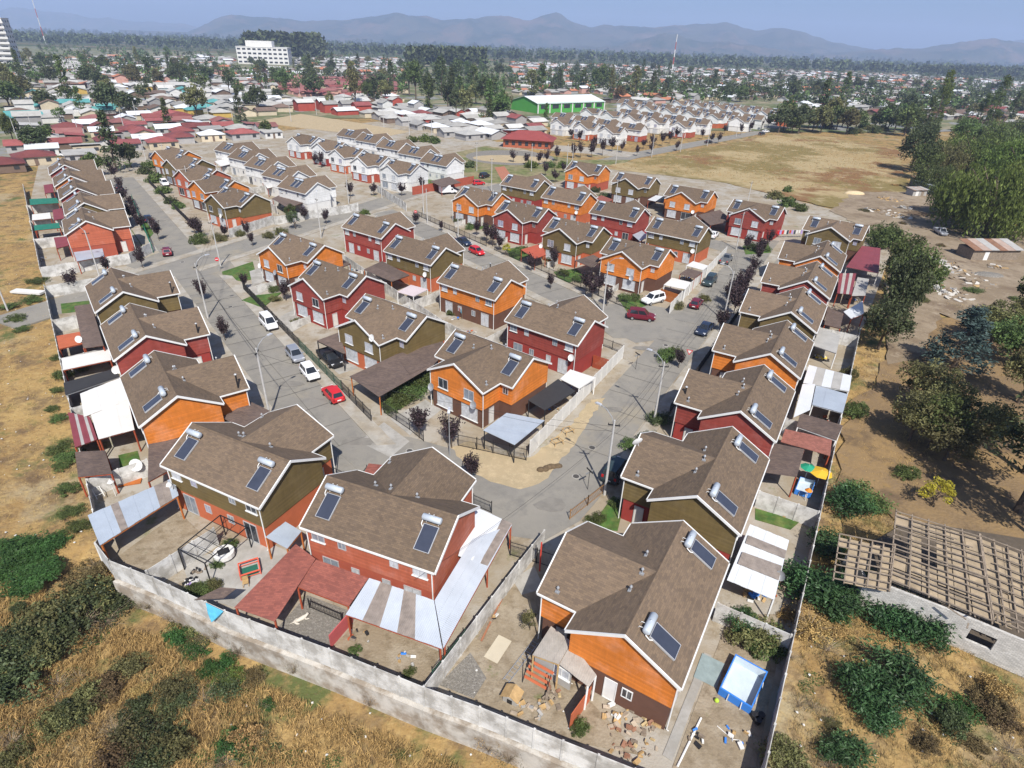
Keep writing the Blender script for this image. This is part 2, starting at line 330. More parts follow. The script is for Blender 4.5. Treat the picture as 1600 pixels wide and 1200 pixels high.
SHEET('pavement', [UV(12.6, 134), UV(14.6, 134), UV(15.2, 214), UV(13.2, 214)], .12, M_walk)
SHEET('pavement', [UV(21.2, 136), UV(23.4, 136), UV(24.2, 214), UV(22.0, 214)], .12, M_walk)
SHEET('pavement', [ST(48, 13.9), ST(140, 14.1), ST(140, 16.0), ST(48, 15.6)], .12, M_walk)
SHEET('kerb', [NX(105, 52), NX(107, 52), NX(107, 135), NX(105, 135)], .12, M_walk)
SHEET('kerb', [NX(96.3, 70), NX(98, 70), NX(98, 150), NX(96.3, 150)], .12, M_walk)
def lawn(P, z=.06): return TAG(OBJ('lawn', MB().prism([(p[0], p[1]) for p in P], z - .2, z), M_lawn), kind='structure')
lawn([G(347, 425), G(395, 409), G(402, 435), G(378, 440), G(348, 433)], .07)
lawn([G(378, 470), G(395, 463), G(440, 458), G(410, 482)], .14)
for P in (((610, 600), (640, 585), (680, 580), (680, 600), (625, 640), (600, 640)), ((940, 800), (958, 775), (972, 800), (965, 830), (930, 825)), ((1180, 795), (1250, 815), (1235, 828), (1180, 812)), ((185, 712), (215, 705), (225, 740), (190, 745)),
          ((865, 425), (900, 420), (915, 432), (880, 445)), ((968, 470), (995, 465), (1010, 478), (980, 488)), ((790, 390), (815, 385), (830, 398), (805, 410)), ((735, 345), (765, 342), (775, 352), (745, 360)), ((1160, 385), (1200, 380), (1205, 395), (1165, 398)),
          ((95, 475), (140, 470), (140, 485), (97, 490)), ((440, 290), (470, 285), (480, 300), (450, 305)), ((205, 360), (230, 345), (240, 365), (222, 385)), ((600, 265), (700, 300), (690, 278))):
    lawn([G(*p) for p in P])
# park by the white houses
SHEET('park_lawn', [p[:2] for p in (G(705, 240), G(760, 228), G(900, 250), G(985, 250), G(960, 262), G(840, 292), G(755, 285), G(690, 262))], .06, M('park_grass', (.13, .145, .05), .95, .35, .5, bump=.6, bs=14, col2=(.24, .20, .11), vs2=.12))
cx, cy = G(797, 246)[:2]
SHEET('playground', [(cx + 17 * math.cos(a) , cy + 17 * math.sin(a)) for a in np.linspace(0, 6.283, 40, endpoint=False)], .1, M_gravel)
SHEET('playground_sand', [(cx + 1 + 15 * math.cos(a), cy - 4 + 8.5 * math.sin(a)) for a in np.linspace(0, 6.283, 30, endpoint=False)], .108, M_sand)
SHEET('park_path', [p[:2] for p in (G(773, 262), G(788, 260), G(812, 292), G(790, 293))], .075, M('brick_path', (.36, .15, .09), .9, .15, 2))
SHEET('park_pavement', [p[:2] for p in (G(600, 232), G(760, 226), G(980, 246), G(1000, 240), G(940, 232), G(800, 222), G(620, 222))], .09, M_walk)
SHEET('bare_field', [p[:2] for p in (G(400, 190), G(470, 178), G(560, 192), G(640, 206), G(600, 214), G(470, 200))], .06, M_sand)
# the vacant field beyond the estate and the yard beside the sheds
M_field = ground_mat('field_grass', (.33, .245, .12), [((.36, .28, .15), .02, .44, .54, 5), ((.20, .155, .06), .025, .47, .54, 6), ((.20, .11, .05), .022, .54, .6, 6), ((.40, .32, .19), .2, .55, .7, 7), ((.15, .13, .05), .5, .6, .72, 8)], bump=.8, bs=1.5)
def grid_sheet(name, P, z, mat, amp=.0):
    return far_sheet(name, P, z, mat, 2.5)
grid_sheet('vacant_field', [G(930, 262)[:2], G(1080, 235)[:2], G(1215, 210)[:2], G(1300, 214)[:2], G(1405, 235)[:2], G(1420, 300)[:2], G(1395, 345)[:2], G(1240, 312)[:2], G(1130, 285)[:2]], .07, M_field)
M_yard = ground_mat('scrapyard_soil', (.215, .165, .11), [((.30, .24, .17), .08, .42, .6, 6), ((.17, .125, .085), .2, .5, .64, 7), ((.33, .27, .2), .6, .55, .7, 7)], bump=.6, bs=4)
grid_sheet('scrapyard_ground', [G(1330, 300)[:2], G(1420, 300)[:2], G(1620, 320)[:2], G(1640, 560)[:2], G(1470, 490)[:2], G(1440, 560)[:2], G(1390, 570)[:2], G(1380, 500)[:2], G(1390, 380)[:2], G(1300, 330)[:2]], .09, M_yard)
M_orch = ground_mat('orchard_soil', (.21, .145, .08), [((.27, .18, .085), .1, .46, .6, 6), ((.13, .09, .055), .2, .5, .64, 7), ((.26, .17, .07), .5, .58, .7, 7)], bump=.7, bs=3)
grid_sheet('orchard_ground', [G(1330, 640)[:2], G(1390, 560)[:2], G(1450, 500)[:2], G(1640, 470)[:2], G(1680, 1000)[:2], G(1500, 900)[:2], G(1380, 800)[:2], G(1290, 800)[:2]], .06, M_orch)

M_patch = ground_mat('asphalt_patch', (.19, .178, .158), [((.225, .21, .185), .8, .45, .6, 6)], bump=.1, bs=25)
for i, (px, py, a, b) in enumerate(((455, 600, 1.6, .8), (560, 690, 2.2, .9), (395, 470, 1.4, 1.0), (960, 640, 1.2, .7), (1010, 545, 2.0, .8), (860, 790, 1.5, 1.1), (330, 440, 2.2, 1.0), (250, 345, 1.6, .8), (1120, 455, 1.6, .8), (820, 470, 2.0, .8), (600, 345, 2.2, .9))):
    p = G(px, py); q = random.Random(i); TAG(OBJ('road_patch', MB().prism([(p.x + a * q.uniform(.75, 1.15) * math.cos(t * .785), p.y + b * q.uniform(.75, 1.15) * math.sin(t * .785)) for t in range(8)], .02, .0575), M_patch), kind='structure')
for i, (px, py, lab) in enumerate(((470, 640, 'manhole cover in the curved street near the white hatchback'), (900, 745, 'manhole cover on the bend by the sand'), (1040, 540, 'manhole cover at the corner before the maroon people carrier'), (360, 480, 'manhole cover near the lawn corner'), (285, 410, 'manhole cover at the cross street junction'), (640, 705, 'manhole cover before the black picket fence'), (925, 700, 'manhole cover beside the sandy verge pole'))):
    p = G(px, py); e = EMPTY('manhole_cover', p, 0, lab, 'manhole cover', 'manhole covers in the streets'); OBJ('ring', MB().tube([(0, 0, .02), (0, 0, .068)], .42, 16), M_conc, e); OBJ('lid', MB().tube([(0, 0, .03), (0, 0, .072)], .32, 16), M('iron_lid', (.07, .065, .06), .7, .2, 6), e)
def joint_lines(name, P, w):
    b = MB()
    for a, c in P: b.bar((a[0], a[1], .0565), (c[0], c[1], .0565), w, .006)
    TAG(OBJ(name, b, M('tar_joint', (.10, .095, .085), .9, .2, 3)), kind='stuff')
jr = random.Random(6); J = []
for v in np.arange(52, 116, 4.5): J.append((UV(14.3, v + jr.uniform(-.2, .2)), UV(20.7, v + jr.uniform(-.2, .2))))
for v in np.arange(52, 114, 4.5): J.append((UV(17.5 + jr.uniform(-.05, .05), v), UV(17.5 + jr.uniform(-.05, .05), v + 4.5)))
for s_ in np.arange(50, 140, 4.5): J.append((ST(s_, 15.9), ST(s_ + jr.uniform(-.2, .2), 22.2)))
for v in np.arange(66, 135, 4.5): J.append((UV(63.7, v), UV(69.9, v)))
joint_lines('road_joints', J, .05)
# ============================================================ semi-detached houses
EV, RG = 5.0, 7.2                       # eave and ridge height
HX, HY, WX, WY = 5.93, 3.85, 4.2, 6.9   # roof half length, half depth, wing half width, wing front
M_roof = M('brown_shingle', (.145, .106, .074), .9, .08, .8, pat='shingle')
M_white = M('white_paint', (.70, .70, .68), .55, .06, 1.0)
M_glassf = M('aluminium_frame', (.55, .56, .57), .4, .05, 1, metal=.4)
M_panes = [M('pane_curtained', (.50, .52, .55), .12, .25, 2.5, spec=.6), M('pane_dark', (.035, .04, .05), .06, .2, 2, spec=.7), M('pane_lilac', (.36, .35, .46), .15, .25, 2.5, spec=.6), M('pane_grey', (.22, .25, .29), .1, .25, 2, spec=.7)]
UP = {'orange': M('orange_clapboard', (.60, .185, .030), .75, .12, .5, pat='clap'), 'red': M('red_clapboard', (.275, .055, .042), .75, .12, .5, pat='clap'), 'olive': M('olive_clapboard', (.150, .108, .042), .78, .12, .5, pat='clap'),
      'brick': M('brick_red_clapboard', (.43, .115, .060), .75, .1, .5, pat='clap'), 'white': M('white_clapboard', (.74, .74, .72), .7, .05, .5, pat='clap', bump=.3)}
LO = {'brown': M('brown_render', (.125, .062, .042), .85, .1, 1), 'red': M('red_render', (.28, .040, .032), .85, .1, 1), 'terra': M('terracotta_render', (.46, .125, .055), .85, .1, 1), 'white': M('white_render', (.66, .65, .62), .85, .08, 1), 'brick': M('brick_red_render', (.36, .085, .05), .85, .1, 1)}
M_steel = M('brushed_steel', (.47, .52, .57), .45, .06, 2, metal=.15); M_coll = M('solar_glass', (.045, .052, .075), .25, .12, 1.2, spec=.5); M_dark = M('dark_iron', (.022, .022, .024), .6, .1, 2)
def f_roof():
    b = MB(); t = .13
    def slab(P): b.plate(P, t)
    slab([(HX, HY, EV), (HX, 0, RG), (-HX, 0, RG), (-HX, HY, EV)][::-1])
    slab([(-HX, -HY, EV), (-WX, -HY, EV), (0, 0, RG), (-HX, 0, RG)])
    slab([(WX, -HY, EV), (HX, -HY, EV), (HX, 0, RG), (0, 0, RG)])
    slab([(-WX, -WY, EV), (0, -WY, RG), (0, 0, RG), (-WX, -HY, EV)])
    slab([(0, -WY, RG), (WX, -WY, EV), (WX, -HY, EV), (0, 0, RG)])
    return b
def f_roofx(): 
    b = f_roof(); nb = MB()
    # make every slab face upwards
    me = b; return me
def f_ridge(a, c):
    s = (RG - EV) / HY; return MB().extr([(-.16, RG - .16 * s + .012), (0, RG + .03), (.16, RG - .16 * s + .012), (.16, RG - .16 * s - .02), (0, RG - .02), (-.16, RG - .16 * s - .02)], a, c, 'x')
def f_wall_up():
    b = MB(); b.extr([(-3.55, 2.45), (3.55, 2.45), (3.55, 5.0), (0, 7.03), (-3.55, 5.0)], -5.63, 5.63, 'x'); return b
def f_wing_up(): return MB().extr([(-3.9, 2.45), (3.9, 2.45), (3.9, 5.0), (0, 7.03), (-3.9, 5.0)], -6.6, -3.4, 'y')
def f_wall_lo(): return MB().box(-5.57, 5.57, -3.47, 3.47, 0, 2.47)
def f_wing_lo(): return MB().box(-3.8, 3.8, -6.45, -3.4, 0, 2.47)
def rake(y0, z0, y1, z1, xe, ax):        # barge board along a rake, at the gable plane
    h = .2; b = MB(); d = .05
    prof = [(y0, z0 + .035), (y1, z1 + .035), (y1, z1 - h), (y0, z0 - h)]
    return b.extr(prof, xe - d, xe + d, ax)
M_vent = M('galvanised', (.42, .43, .44), .5, .1, 3, metal=.5)
WIN = {'big': (1.45, 1.3), 'mid': (1.2, .9), 'small': (.75, .9), 'bay': (2.4, 1.75), 'door': (1.5, 2.05), 'ent': (.9, 2.05)}
def f_frame(k):
    w_, h_ = WIN[k]; b = MB(); t = .07
    for x0, x1, z0, z1 in ((-w_/2, w_/2, 0, t), (-w_/2, w_/2, h_ - t, h_), (-w_/2, -w_/2 + t, t, h_ - t), (w_/2 - t, w_/2, t, h_ - t), (-t/2, t/2, t, h_ - t)):
        if k == 'ent' and x0 == -t/2: continue
        b.box(x0, x1, -.06, 0, z0, z1)
    return b
def f_sill(k):
    w_, h_ = WIN[k]; return MB().box(-w_/2 - .08, w_/2 + .08, -.14, -.005, -.07, .0)
def f_pane(k):
    w_, h_ = WIN[k]; return MB().box(-w_/2 + .06, w_/2 - .06, -.03, .01, .06, h_ - .06)
def window(par, k, x, y, z, rz, pm, name=None, fm=None):
    o = OBJ(name or ('door' if k in ('door', 'ent') else 'window'), cached(('frame', k), lambda: f_frame(k)), fm or M_glassf, par, (x, y, z), rz)
    OBJ('pane', cached(('pane', k), lambda: f_pane(k)), pm, o)
    if k in ('big', 'mid', 'bay'): OBJ('sill', cached(('sill', k), lambda: f_sill(k)), M_white, o)
    return o
def f_tank():
    b = MB(); prof = [(-.7, .02), (-.69, .16), (-.64, .24), (.64, .24), (.69, .16), (.7, .02)]; n = 14; k = 0
    for x, r in prof:
        for j in range(n): a = 2 * math.pi * j / n; b.v.append((x, r * math.cos(a), r * math.sin(a)))
    for i in range(len(prof) - 1):
        for j in range(n): j2 = (j + 1) % n; b.f.append((i * n + j, (i + 1) * n + j, (i + 1) * n + j2, i * n + j2))
    b.f.append(tuple(range(n))); b.f.append(tuple(range((len(prof) - 1) * n, len(prof) * n))[::-1])
    b.tube([(0, 0, .2), (0, 0, .29)], .05, 8); return b
def heater(par, x, side, slope):
    """thermosiphon heater: tank along the ridge, collector below it; side +1 rear slope, -1 front slope"""
    h = EMPTY('solar_water_heater', (x, 0, RG)); h.parent = par; h.rotation_euler = (0, 0, 0 if side > 0 else math.pi); h.scale = (1.14, 1.08, 1.1)
    sl = math.atan2(RG - EV, HY)
    o = OBJ('collector', cached('collector', lambda: MB().box(-.52, .52, 1.25, 3.05, .10, .17)), M_coll, h, (0, 0, 0), rot=(-sl, 0, 0))
    OBJ('frame', cached('coll_frame', lambda: MB().box(-.56, -.52, 1.22, 3.08, .06, .19).box(.52, .56, 1.22, 3.08, .06, .19).box(-.52, .52, 1.22, 1.25, .06, .19).box(-.52, .52, 3.05, 3.08, .06, .19).bar((-.4, 1.3, .02), (-.4, 1.3, .1), .04).bar((.4, 1.3, .02), (.4, 1.3, .1), .04).bar((-.4, 3.0, .0), (-.4, 3.0, .1), .04).bar((.4, 3.0, 0), (.4, 3.0, .1), .04)), M_glassf, h, rot=(-sl, 0, 0))
    OBJ('tank', cached('tank', f_tank, True), M_steel, h, (.06, .93, -.93 * math.tan(sl) + .46))
    OBJ('pipe', cached('hpipe', lambda: MB().tube([(.66, .93, -.3), (.73, .95, -.32), (.73, 1.2, -.52), (.58, 1.35, -.62)], .035, 6).tube([(.5, .74, -.1), (.5, .45, -.12), (.5, .4, -.3)], .022, 5).tube([(.15, .74, -.1), (.15, .45, -.12), (.15, .4, -.3)], .022, 5).bar((-.4, .93, -.55), (-.4, .93, -.3), .04).bar((.5, .93, -.55), (.5, .93, -.3), .04)), M_white, h)
    return h
def house(name, x, y, deg, up, lo, slope, label, group, full=2, pair=False, door='white', rnd=None, pan=None):
    """full 2: all parts; 1: without the smaller ones; 0: shell only.  slope: side of the roof that carries the collectors"""
    rg = random.Random(hash((round(x), round(y))) & 0xffff); h = EMPTY('duplex_house', (x, y, 0), R(deg), label, 'house', group)
    um, lm = UP[up], LO[lo]
    wu = OBJ('wall', cached('wall_up', f_wall_up), um, h); OBJ('wall', cached('wing_up', f_wing_up), um, h)
    OBJ('wall', cached('wall_lo', f_wall_lo), lm, h); OBJ('wall', cached('wing_lo', f_wing_lo), lm, h)
    r = OBJ('roof', cached('roof', f_roof), M_roof, h)
    OBJ('ridge_cap', cached('ridge_cap', lambda: f_ridge(-HX, HX)), M_roof, r)
    s = lambda: None
    for i, (a, ax, e) in enumerate((((-HY, EV, 0, RG), 'x', HX), ((HY, EV, 0, RG), 'x', HX), ((-HY, EV, 0, RG), 'x', -HX), ((HY, EV, 0, RG), 'x', -HX), ((-WX, EV, 0, RG), 'y', -WY), ((WX, EV, 0, RG), 'y', -WY))):
        OBJ('barge_board', cached(('barge', i), lambda: rake(*a, e, ax)), M_white, r)
    for i, q in enumerate(((-HX + .06, HX - .06, HY - .02, HY + .09), (-HX + .06, -WX, -HY - .09, -HY + .02), (WX, HX - .06, -HY - .09, -HY + .02), (-WX - .09, -WX + .02, -WY + .06, -HY - .1), (WX - .02, WX + .09, -WY + .06, -HY - .1))):
        OBJ('gutter', cached(('gutter', i), lambda: MB().box(*q, EV - .16, EV - .02)), M_white, r)
    if pair: hx = (-.9, .9)
    else: hx = (-4.3, 4.3)
    if slope:
        for q in hx: heater(h, q + rg.uniform(-.25, .25), slope, 0)
    if full >= 1:
        P = lambda: M_panes[0 if rg.random() < .55 else rg.choice((1, 2, 3, 3))] if not pan else M_panes[pan]
        for sx in (-1, 1):
            window(h, 'big', sx * 1.95, -6.6, 3.15, 0, P()); window(h, 'bay', sx * 1.9, -6.45, .55, 0, M_panes[0] if rg.random() < .6 else P())
            window(h, 'small', sx * 4.75, -3.55, 3.6, 0, P())
            window(h, 'mid', sx * 4.5, 3.55, 3.75, math.pi, P()); window(h, 'small', sx * 2.3, 3.55, 3.75, math.pi, P())
            window(h, 'door', sx * 3.7, 3.47, .08, math.pi, P()); window(h, 'small', sx * 1.4, 3.47, 1.1, math.pi, P())
            window(h, 'ent', sx * 3.8, -4.9, .05, R(90) * sx, M('entrance_door_' + door, (.62, .6, .56) if door == 'white' else (.3, .12, .06), .6, .1, 2))
    if full >= 2:
        for sx in (-1, 1):
            OBJ('downpipe', cached(('dp', 1), lambda: MB().tube([(0, .24, EV - .15), (0, .06, EV - .5), (0, .06, .1), (0, .2, .05)], .05, 6)), M_white, h, (sx * 5.5, 3.55, 0))
            OBJ('downpipe', cached(('dp', 2), lambda: MB().tube([(0, -.1, EV - .15), (0, -.1, .1)], .05, 6)), M_white, h, (sx * 4.0, -6.5, 0))
        for vx, vy in ((-1.9 + rg.uniform(-.4, .4), -1.3), (1.6 + rg.uniform(-.5, .5), 1.0 if slope < 0 else -1.1), (3.6, -5.6), (.45, -.9)):
            if abs(vx) < WX and vy < 0: zz = RG - abs(vx) * (RG - EV) / WX if abs(vx) * HY / WX < -vy else RG + vy * (RG - EV) / HY
            else: zz = RG - abs(vy) * (RG - EV) / HY
            OBJ('vent_pipe', cached('vent', lambda: MB().tube([(0, 0, -.1), (0, 0, .42)], .05, 7).tube([(0, 0, .36), (0, 0, .44), (0, 0, .5)], .12, 8, True, .04).box(-.16, .16, -.16, .16, -.12, .03)), M_vent, h, (vx, vy, zz))
    return h
D1 = 'estate houses with brown shingle roofs'
CH = [ # x, y, deg, upper, lower, collector slope, full, label
 (10.3, 29.0, 240, 'orange', 'brown', 1, 2, 'orange clapboard house in the corner lot beside the blue frame pool'),
 (18.0, 42.2, 240, 'olive', 'red', 1, 2, 'olive house with red ground floor next to the parked dark car under the street lamp'),
 (25.6, 55.3, 240, 'red', 'red', 1, 2, 'dark red house with a black stove pipe, in front of the brick-red tiled lean-to'),
 (33.3, 68.5, 240, 'orange', 'brown', 1, 2, 'orange house in the orchard-side row beside the long white lean-to roofs'),
 (40.9, 81.8, 240, 'olive', 'brown', 1, 2, 'olive house in the orchard-side row behind the dark blue parked car'),
 (48.6, 95.0, 240, 'red', 'red', 1, 2, 'red house in the orchard-side row with small grey lean-tos against its rear'),
 (56.4, 108.4, 240, 'orange', 'brown', 1, 2, 'orange house in the orchard-side row, beside the large maroon flat roof'),
 (68.6, 129.3, 324, 'olive', 'brown', -1, 2, 'olive house closing the orchard-side row, its front facing the street end'),
 (-9.2, 35.9, 159.3, 'brick', 'brick', 1, 2, 'brick red house wrapped by white corrugated and red shingle porch roofs'),
 (-23.6, 42.3, 154.5, 'olive', 'terra', 1, 2, 'olive and terracotta house above the patio with the iron pergola'),
 (-36.2, 54.0, 128, 'orange', 'brown', 1, 2, 'orange house beside the large white flat canopies at the field wall'),
 (-46.4, 67.0, 128, 'red', 'red', 1, 2, 'red house between orange and olive ones along the field wall'),
 (-56.8, 80.2, 128, 'olive', 'brown', 1, 2, 'olive house on the street corner by the field wall and white sheet'),
 (-2.4, 63.6, -36.5, 'orange', 'brown', -1, 2, 'orange corner house behind the black picket fence and white metal carport'),
 (5.7, 74.8, 143.5, 'red', 'red', 1, 2, 'red house behind the orange corner house, beside the long white yard wall'),
 (-16.0, 74.4, -36.5, 'olive', 'terra', -1, 2, 'olive house between two brown carports above the red parked car'),
 (-5.4, 89.1, 143.5, 'orange', 'brown', 1, 2, 'orange house showing its rear with four upper windows and brown ground floor'),
 (-27.1, 88.6, -36.5, 'red', 'red', -1, 2, 'red house facing the street beside the parked white van'),
 (-16.9, 103.9, 143.5, 'olive', 'terra', 1, 2, 'olive house with terracotta ground floor and brown porch at its rear'),
 (-37.5, 103.0, -36.5, 'orange', 'brown', -1, 2, 'orange house beside the green corner lawn and no-entry sign'),
 (-28.3, 118.4, 143.5, 'red', 'red', 1, 2, 'red house at the block end facing the cross street pole'),
 (22.4, 107.4, -36.5, 'orange', 'brown', -1, 2, 'orange house behind the white car with a wooden side gate'),
 (12.2, 120.9, -36.5, 'olive', 'terra', -1, 2, 'olive house with terracotta ground floor beside the red porch wall'),
 (1.8, 134.6, -36.5, 'red', 'red', -1, 2, 'dark red house with a yellow curtained window behind the yellow bush'),
 (-8.6, 148.2, -36.5, 'orange', 'brown', -1, 2, 'orange house nearest the white box truck on the cross street'),
 (33.6, 123.7, 143.5, 'olive', 'terra', 1, 2, 'olive house with purple curtained rear windows beside the white car'),
 (23.2, 137.4, 143.5, 'red', 'red', 1, 1, 'red house with its rear seen behind the olive and yellow-orange roofs'),
 (12.6, 151.6, 143.5, 'orange', 'terra', 1, 1, 'orange house with its rear seen, in the middle of its row'),
 (1.9, 165.2, 143.5, 'olive', 'red', 1, 1, 'olive house with rear windows, closest to the park lawn'),
 (44.6, 158.9, -36.5, 'orange', 'brown', -1, 1, 'orange house with one red and one green window by the vacant field'),
 (32.9, 174.2, -36.5, 'olive', 'brown', -1, 1, 'olive house beside the vacant field behind the slim pole'),
 (20.9, 190.6, -36.5, 'orange', 'brick', -1, 1, 'orange house with brick red side at the avenue corner by the park'),
 (56.5, 143.8, -36.5, 'red', 'red', -1, 1, 'bright red house near the washing line at the end of the street'),
 (-63.4, 138.7, -36.5, 'olive', 'terra', -1, 2, 'olive house with terracotta base on the cross street corner'),
 (-73.6, 152.0, -36.5, 'orange', 'brown', -1, 1, 'orange house second from the cross street corner in its row'),
 (-83.4, 164.4, -36.5, 'brick', 'brick', -1, 1, 'brick red house in the middle of the row behind the white houses'),
 (-93.7, 178.1, -36.5, 'olive', 'brown', -1, 1, 'olive house second from the tall dark tree in its row'),
 (-104.0, 191.3, -36.5, 'orange', 'brown', -1, 1, 'orange house at the row end beside the tall dark tree'),
 (-83.2, 114.0, 126, 'brick', 'brick', 1, 2, 'brick red house at the corner with the lean-to and grey yard wall'),
 (-92.0, 127.2, 126, 'olive', 'brown', 1, 1, 'olive gabled house second in the stepped row by the dry field'),
 (-101.6, 139.8, 126, 'red', 'red', 1, 1, 'red gabled house in the middle of the stepped row by the dry field'),
 (-111.2, 152.1, 126, 'orange', 'brown', 1, 1, 'fourth house of the stepped row by the dry field'),
 (-121.3, 165.0, 126, 'red', 'red', 1, 1, 'last house of the stepped row, next to the red bungalow roofs')]
for c in CH: house('duplex_house', c[0], c[1], c[2], c[3], c[4], c[5], c[7], D1, c[6])
D2 = 'white two-storey houses with brown shingle roofs'
P_ = [(-53.8, 153.1), (-62.9, 166.5), (-72.8, 179.2), (-82.9, 191.7), (-92.8, 204.3)]
Q_ = [(-33.3, 182.0), (-44.4, 192.9), (-54.7, 205.6), (-63.9, 217.6), (-76.1, 228.8)]
S_ = [(-24.6, 195.9), (-34.1, 210.3), (-44.0, 222.4), (-54.7, 236.0), (-64.6, 246.8)]
ORD = ('first', 'second', 'third', 'fourth', 'fifth')
for k, p in enumerate(P_): house('duplex_house', *p, 143.5, 'white', 'white', 1, f'white house, {ORD[k]} from the cross street in the row backing onto orange ones', D2, 1, True)
for k, p in enumerate(Q_): house('duplex_house', *p, -36.5, 'white', ('white', 'brick', 'terra', 'red', 'brick')[k], -1, f'white house, {ORD[k]} from the cross street in the street-facing row', D2, 1)
for k, p in enumerate(S_): house('duplex_house', *p, 143.5, 'white', 'white', 1, f'white house, {ORD[k]} from the park in the row backing the street-facing one', D2, 1, True)
kk = 0
for ci, (u, back) in enumerate(((211, 0), (228, 1), (263, 0), (280, 1), (315, 0), (332, 1), (367, 0), (384, 1))):
    for k in range(0, 8):
        v = 203 + 16.3 * k + (2 if back else 0) + ci * 1.2; x, y = UV(u, v); px, py = px_of(x, y, 4)
        if not (868 < px < 1232 and py > 163): continue
        if px < 960 and py < 178: continue
        house('duplex_house', x, y, 143.5 if back else -36.5, 'white', ('white', 'terra', 'white', 'brick')[kk % 4], 1 if back else -1, f'small white house, {("first", "second", "third", "fourth", "fifth", "sixth", "seventh", "eighth")[k]} from avenue in {("first", "second", "third", "fourth", "fifth", "sixth", "seventh", "eighth")[ci]} row from the park', 'white houses beyond the avenue', 1 if y < 340 else 0, back); kk += 1
_h = [o for o in bpy.data.objects if o.name == 'duplex_house'][0]
window(_h, 'ent', 5.57, -.4, .05, R(90), M('white_door_panel', (.7, .7, .68), .6, .05, 2), fm=M_white); window(_h, 'small', 5.57, .75, 1.1, R(90), M_panes[1], fm=M_white)
# ============================================================ plants: every crown is many small leaf faces
def leaf_mesh(name, C, size, rng, up=.3, asp=.5, droop=None, per=0):
    """C: n x 3 leaf centres. size: leaf length (number or array)"""
    n = len(C); d = rng.normal(size=(n, 3)); d[:, 2] += up
    if droop is not None: d = d * .35 + droop
    d /= np.linalg.norm(d, axis=1)[:, None] + 1e-9
    a = rng.normal(size=(n, 3)); s = np.cross(d, a); s /= np.linalg.norm(s, axis=1)[:, None] + 1e-9
    L = (np.asarray(size) * rng.uniform(.65, 1.35, n))[:, None]; W = L * asp
    P = np.stack([C - d * L * .5, C + s * W * .5, C + d * L * .5, C - s * W * .5], 1).reshape(-1, 3)
    me = bpy.data.meshes.new(name); me.vertices.add(4 * n); me.vertices.foreach_set('co', P.ravel()); me.loops.add(4 * n); me.loops.foreach_set('vertex_index', np.arange(4 * n)); me.polygons.add(n)
    me.polygons.foreach_set('loop_start', np.arange(n) * 4); me.polygons.foreach_set('loop_total', np.full(n, 4)); me.update(calc_edges=True)
    at = me.attributes.new('rnd', 'FLOAT', 'FACE'); rv = rng.uniform(0, 1, n)
    if per: rv = .45 * rv + .55 * np.repeat(rng.uniform(0, 1, n // per + 1), per)[:n]
    at.data.foreach_set('value', rv); me.materials.append(None); return me
def clumps(rng, K, per, shape, sig):
    out = []
    for k in range(K):
        c = shape(rng); s = sig * rng.uniform(.4, 1.45); p = rng.normal(size=(per, 3)); p /= np.linalg.norm(p, axis=1)[:, None]; p *= (rng.uniform(.35, 1, per) ** .5)[:, None] * s; out.append(c + p)
    return np.concatenate(out)
def ell(rx, rz, zc, lo=-.6, inner=.55):
    def f(r):
        while True:
            v = r.normal(size=3); v /= np.linalg.norm(v)
            if v[2] > lo: break
        q = r.uniform(inner, 1); return np.array([v[0] * rx * q, v[1] * rx * q, zc + v[2] * rz * q])
    return f
def col(r0, h, z0, taper=1.0):
    def f(r):
        t = r.uniform(0, 1); a = r.uniform(0, 6.283); rr = r0 * (math.sin(math.pi * min(.97, .12 + .88 * t)) ** .55 if taper == 1 else (1 - t * .93)) * r.uniform(.5, 1); return np.array([rr * math.cos(a), rr * math.sin(a), z0 + t * h])
    return f
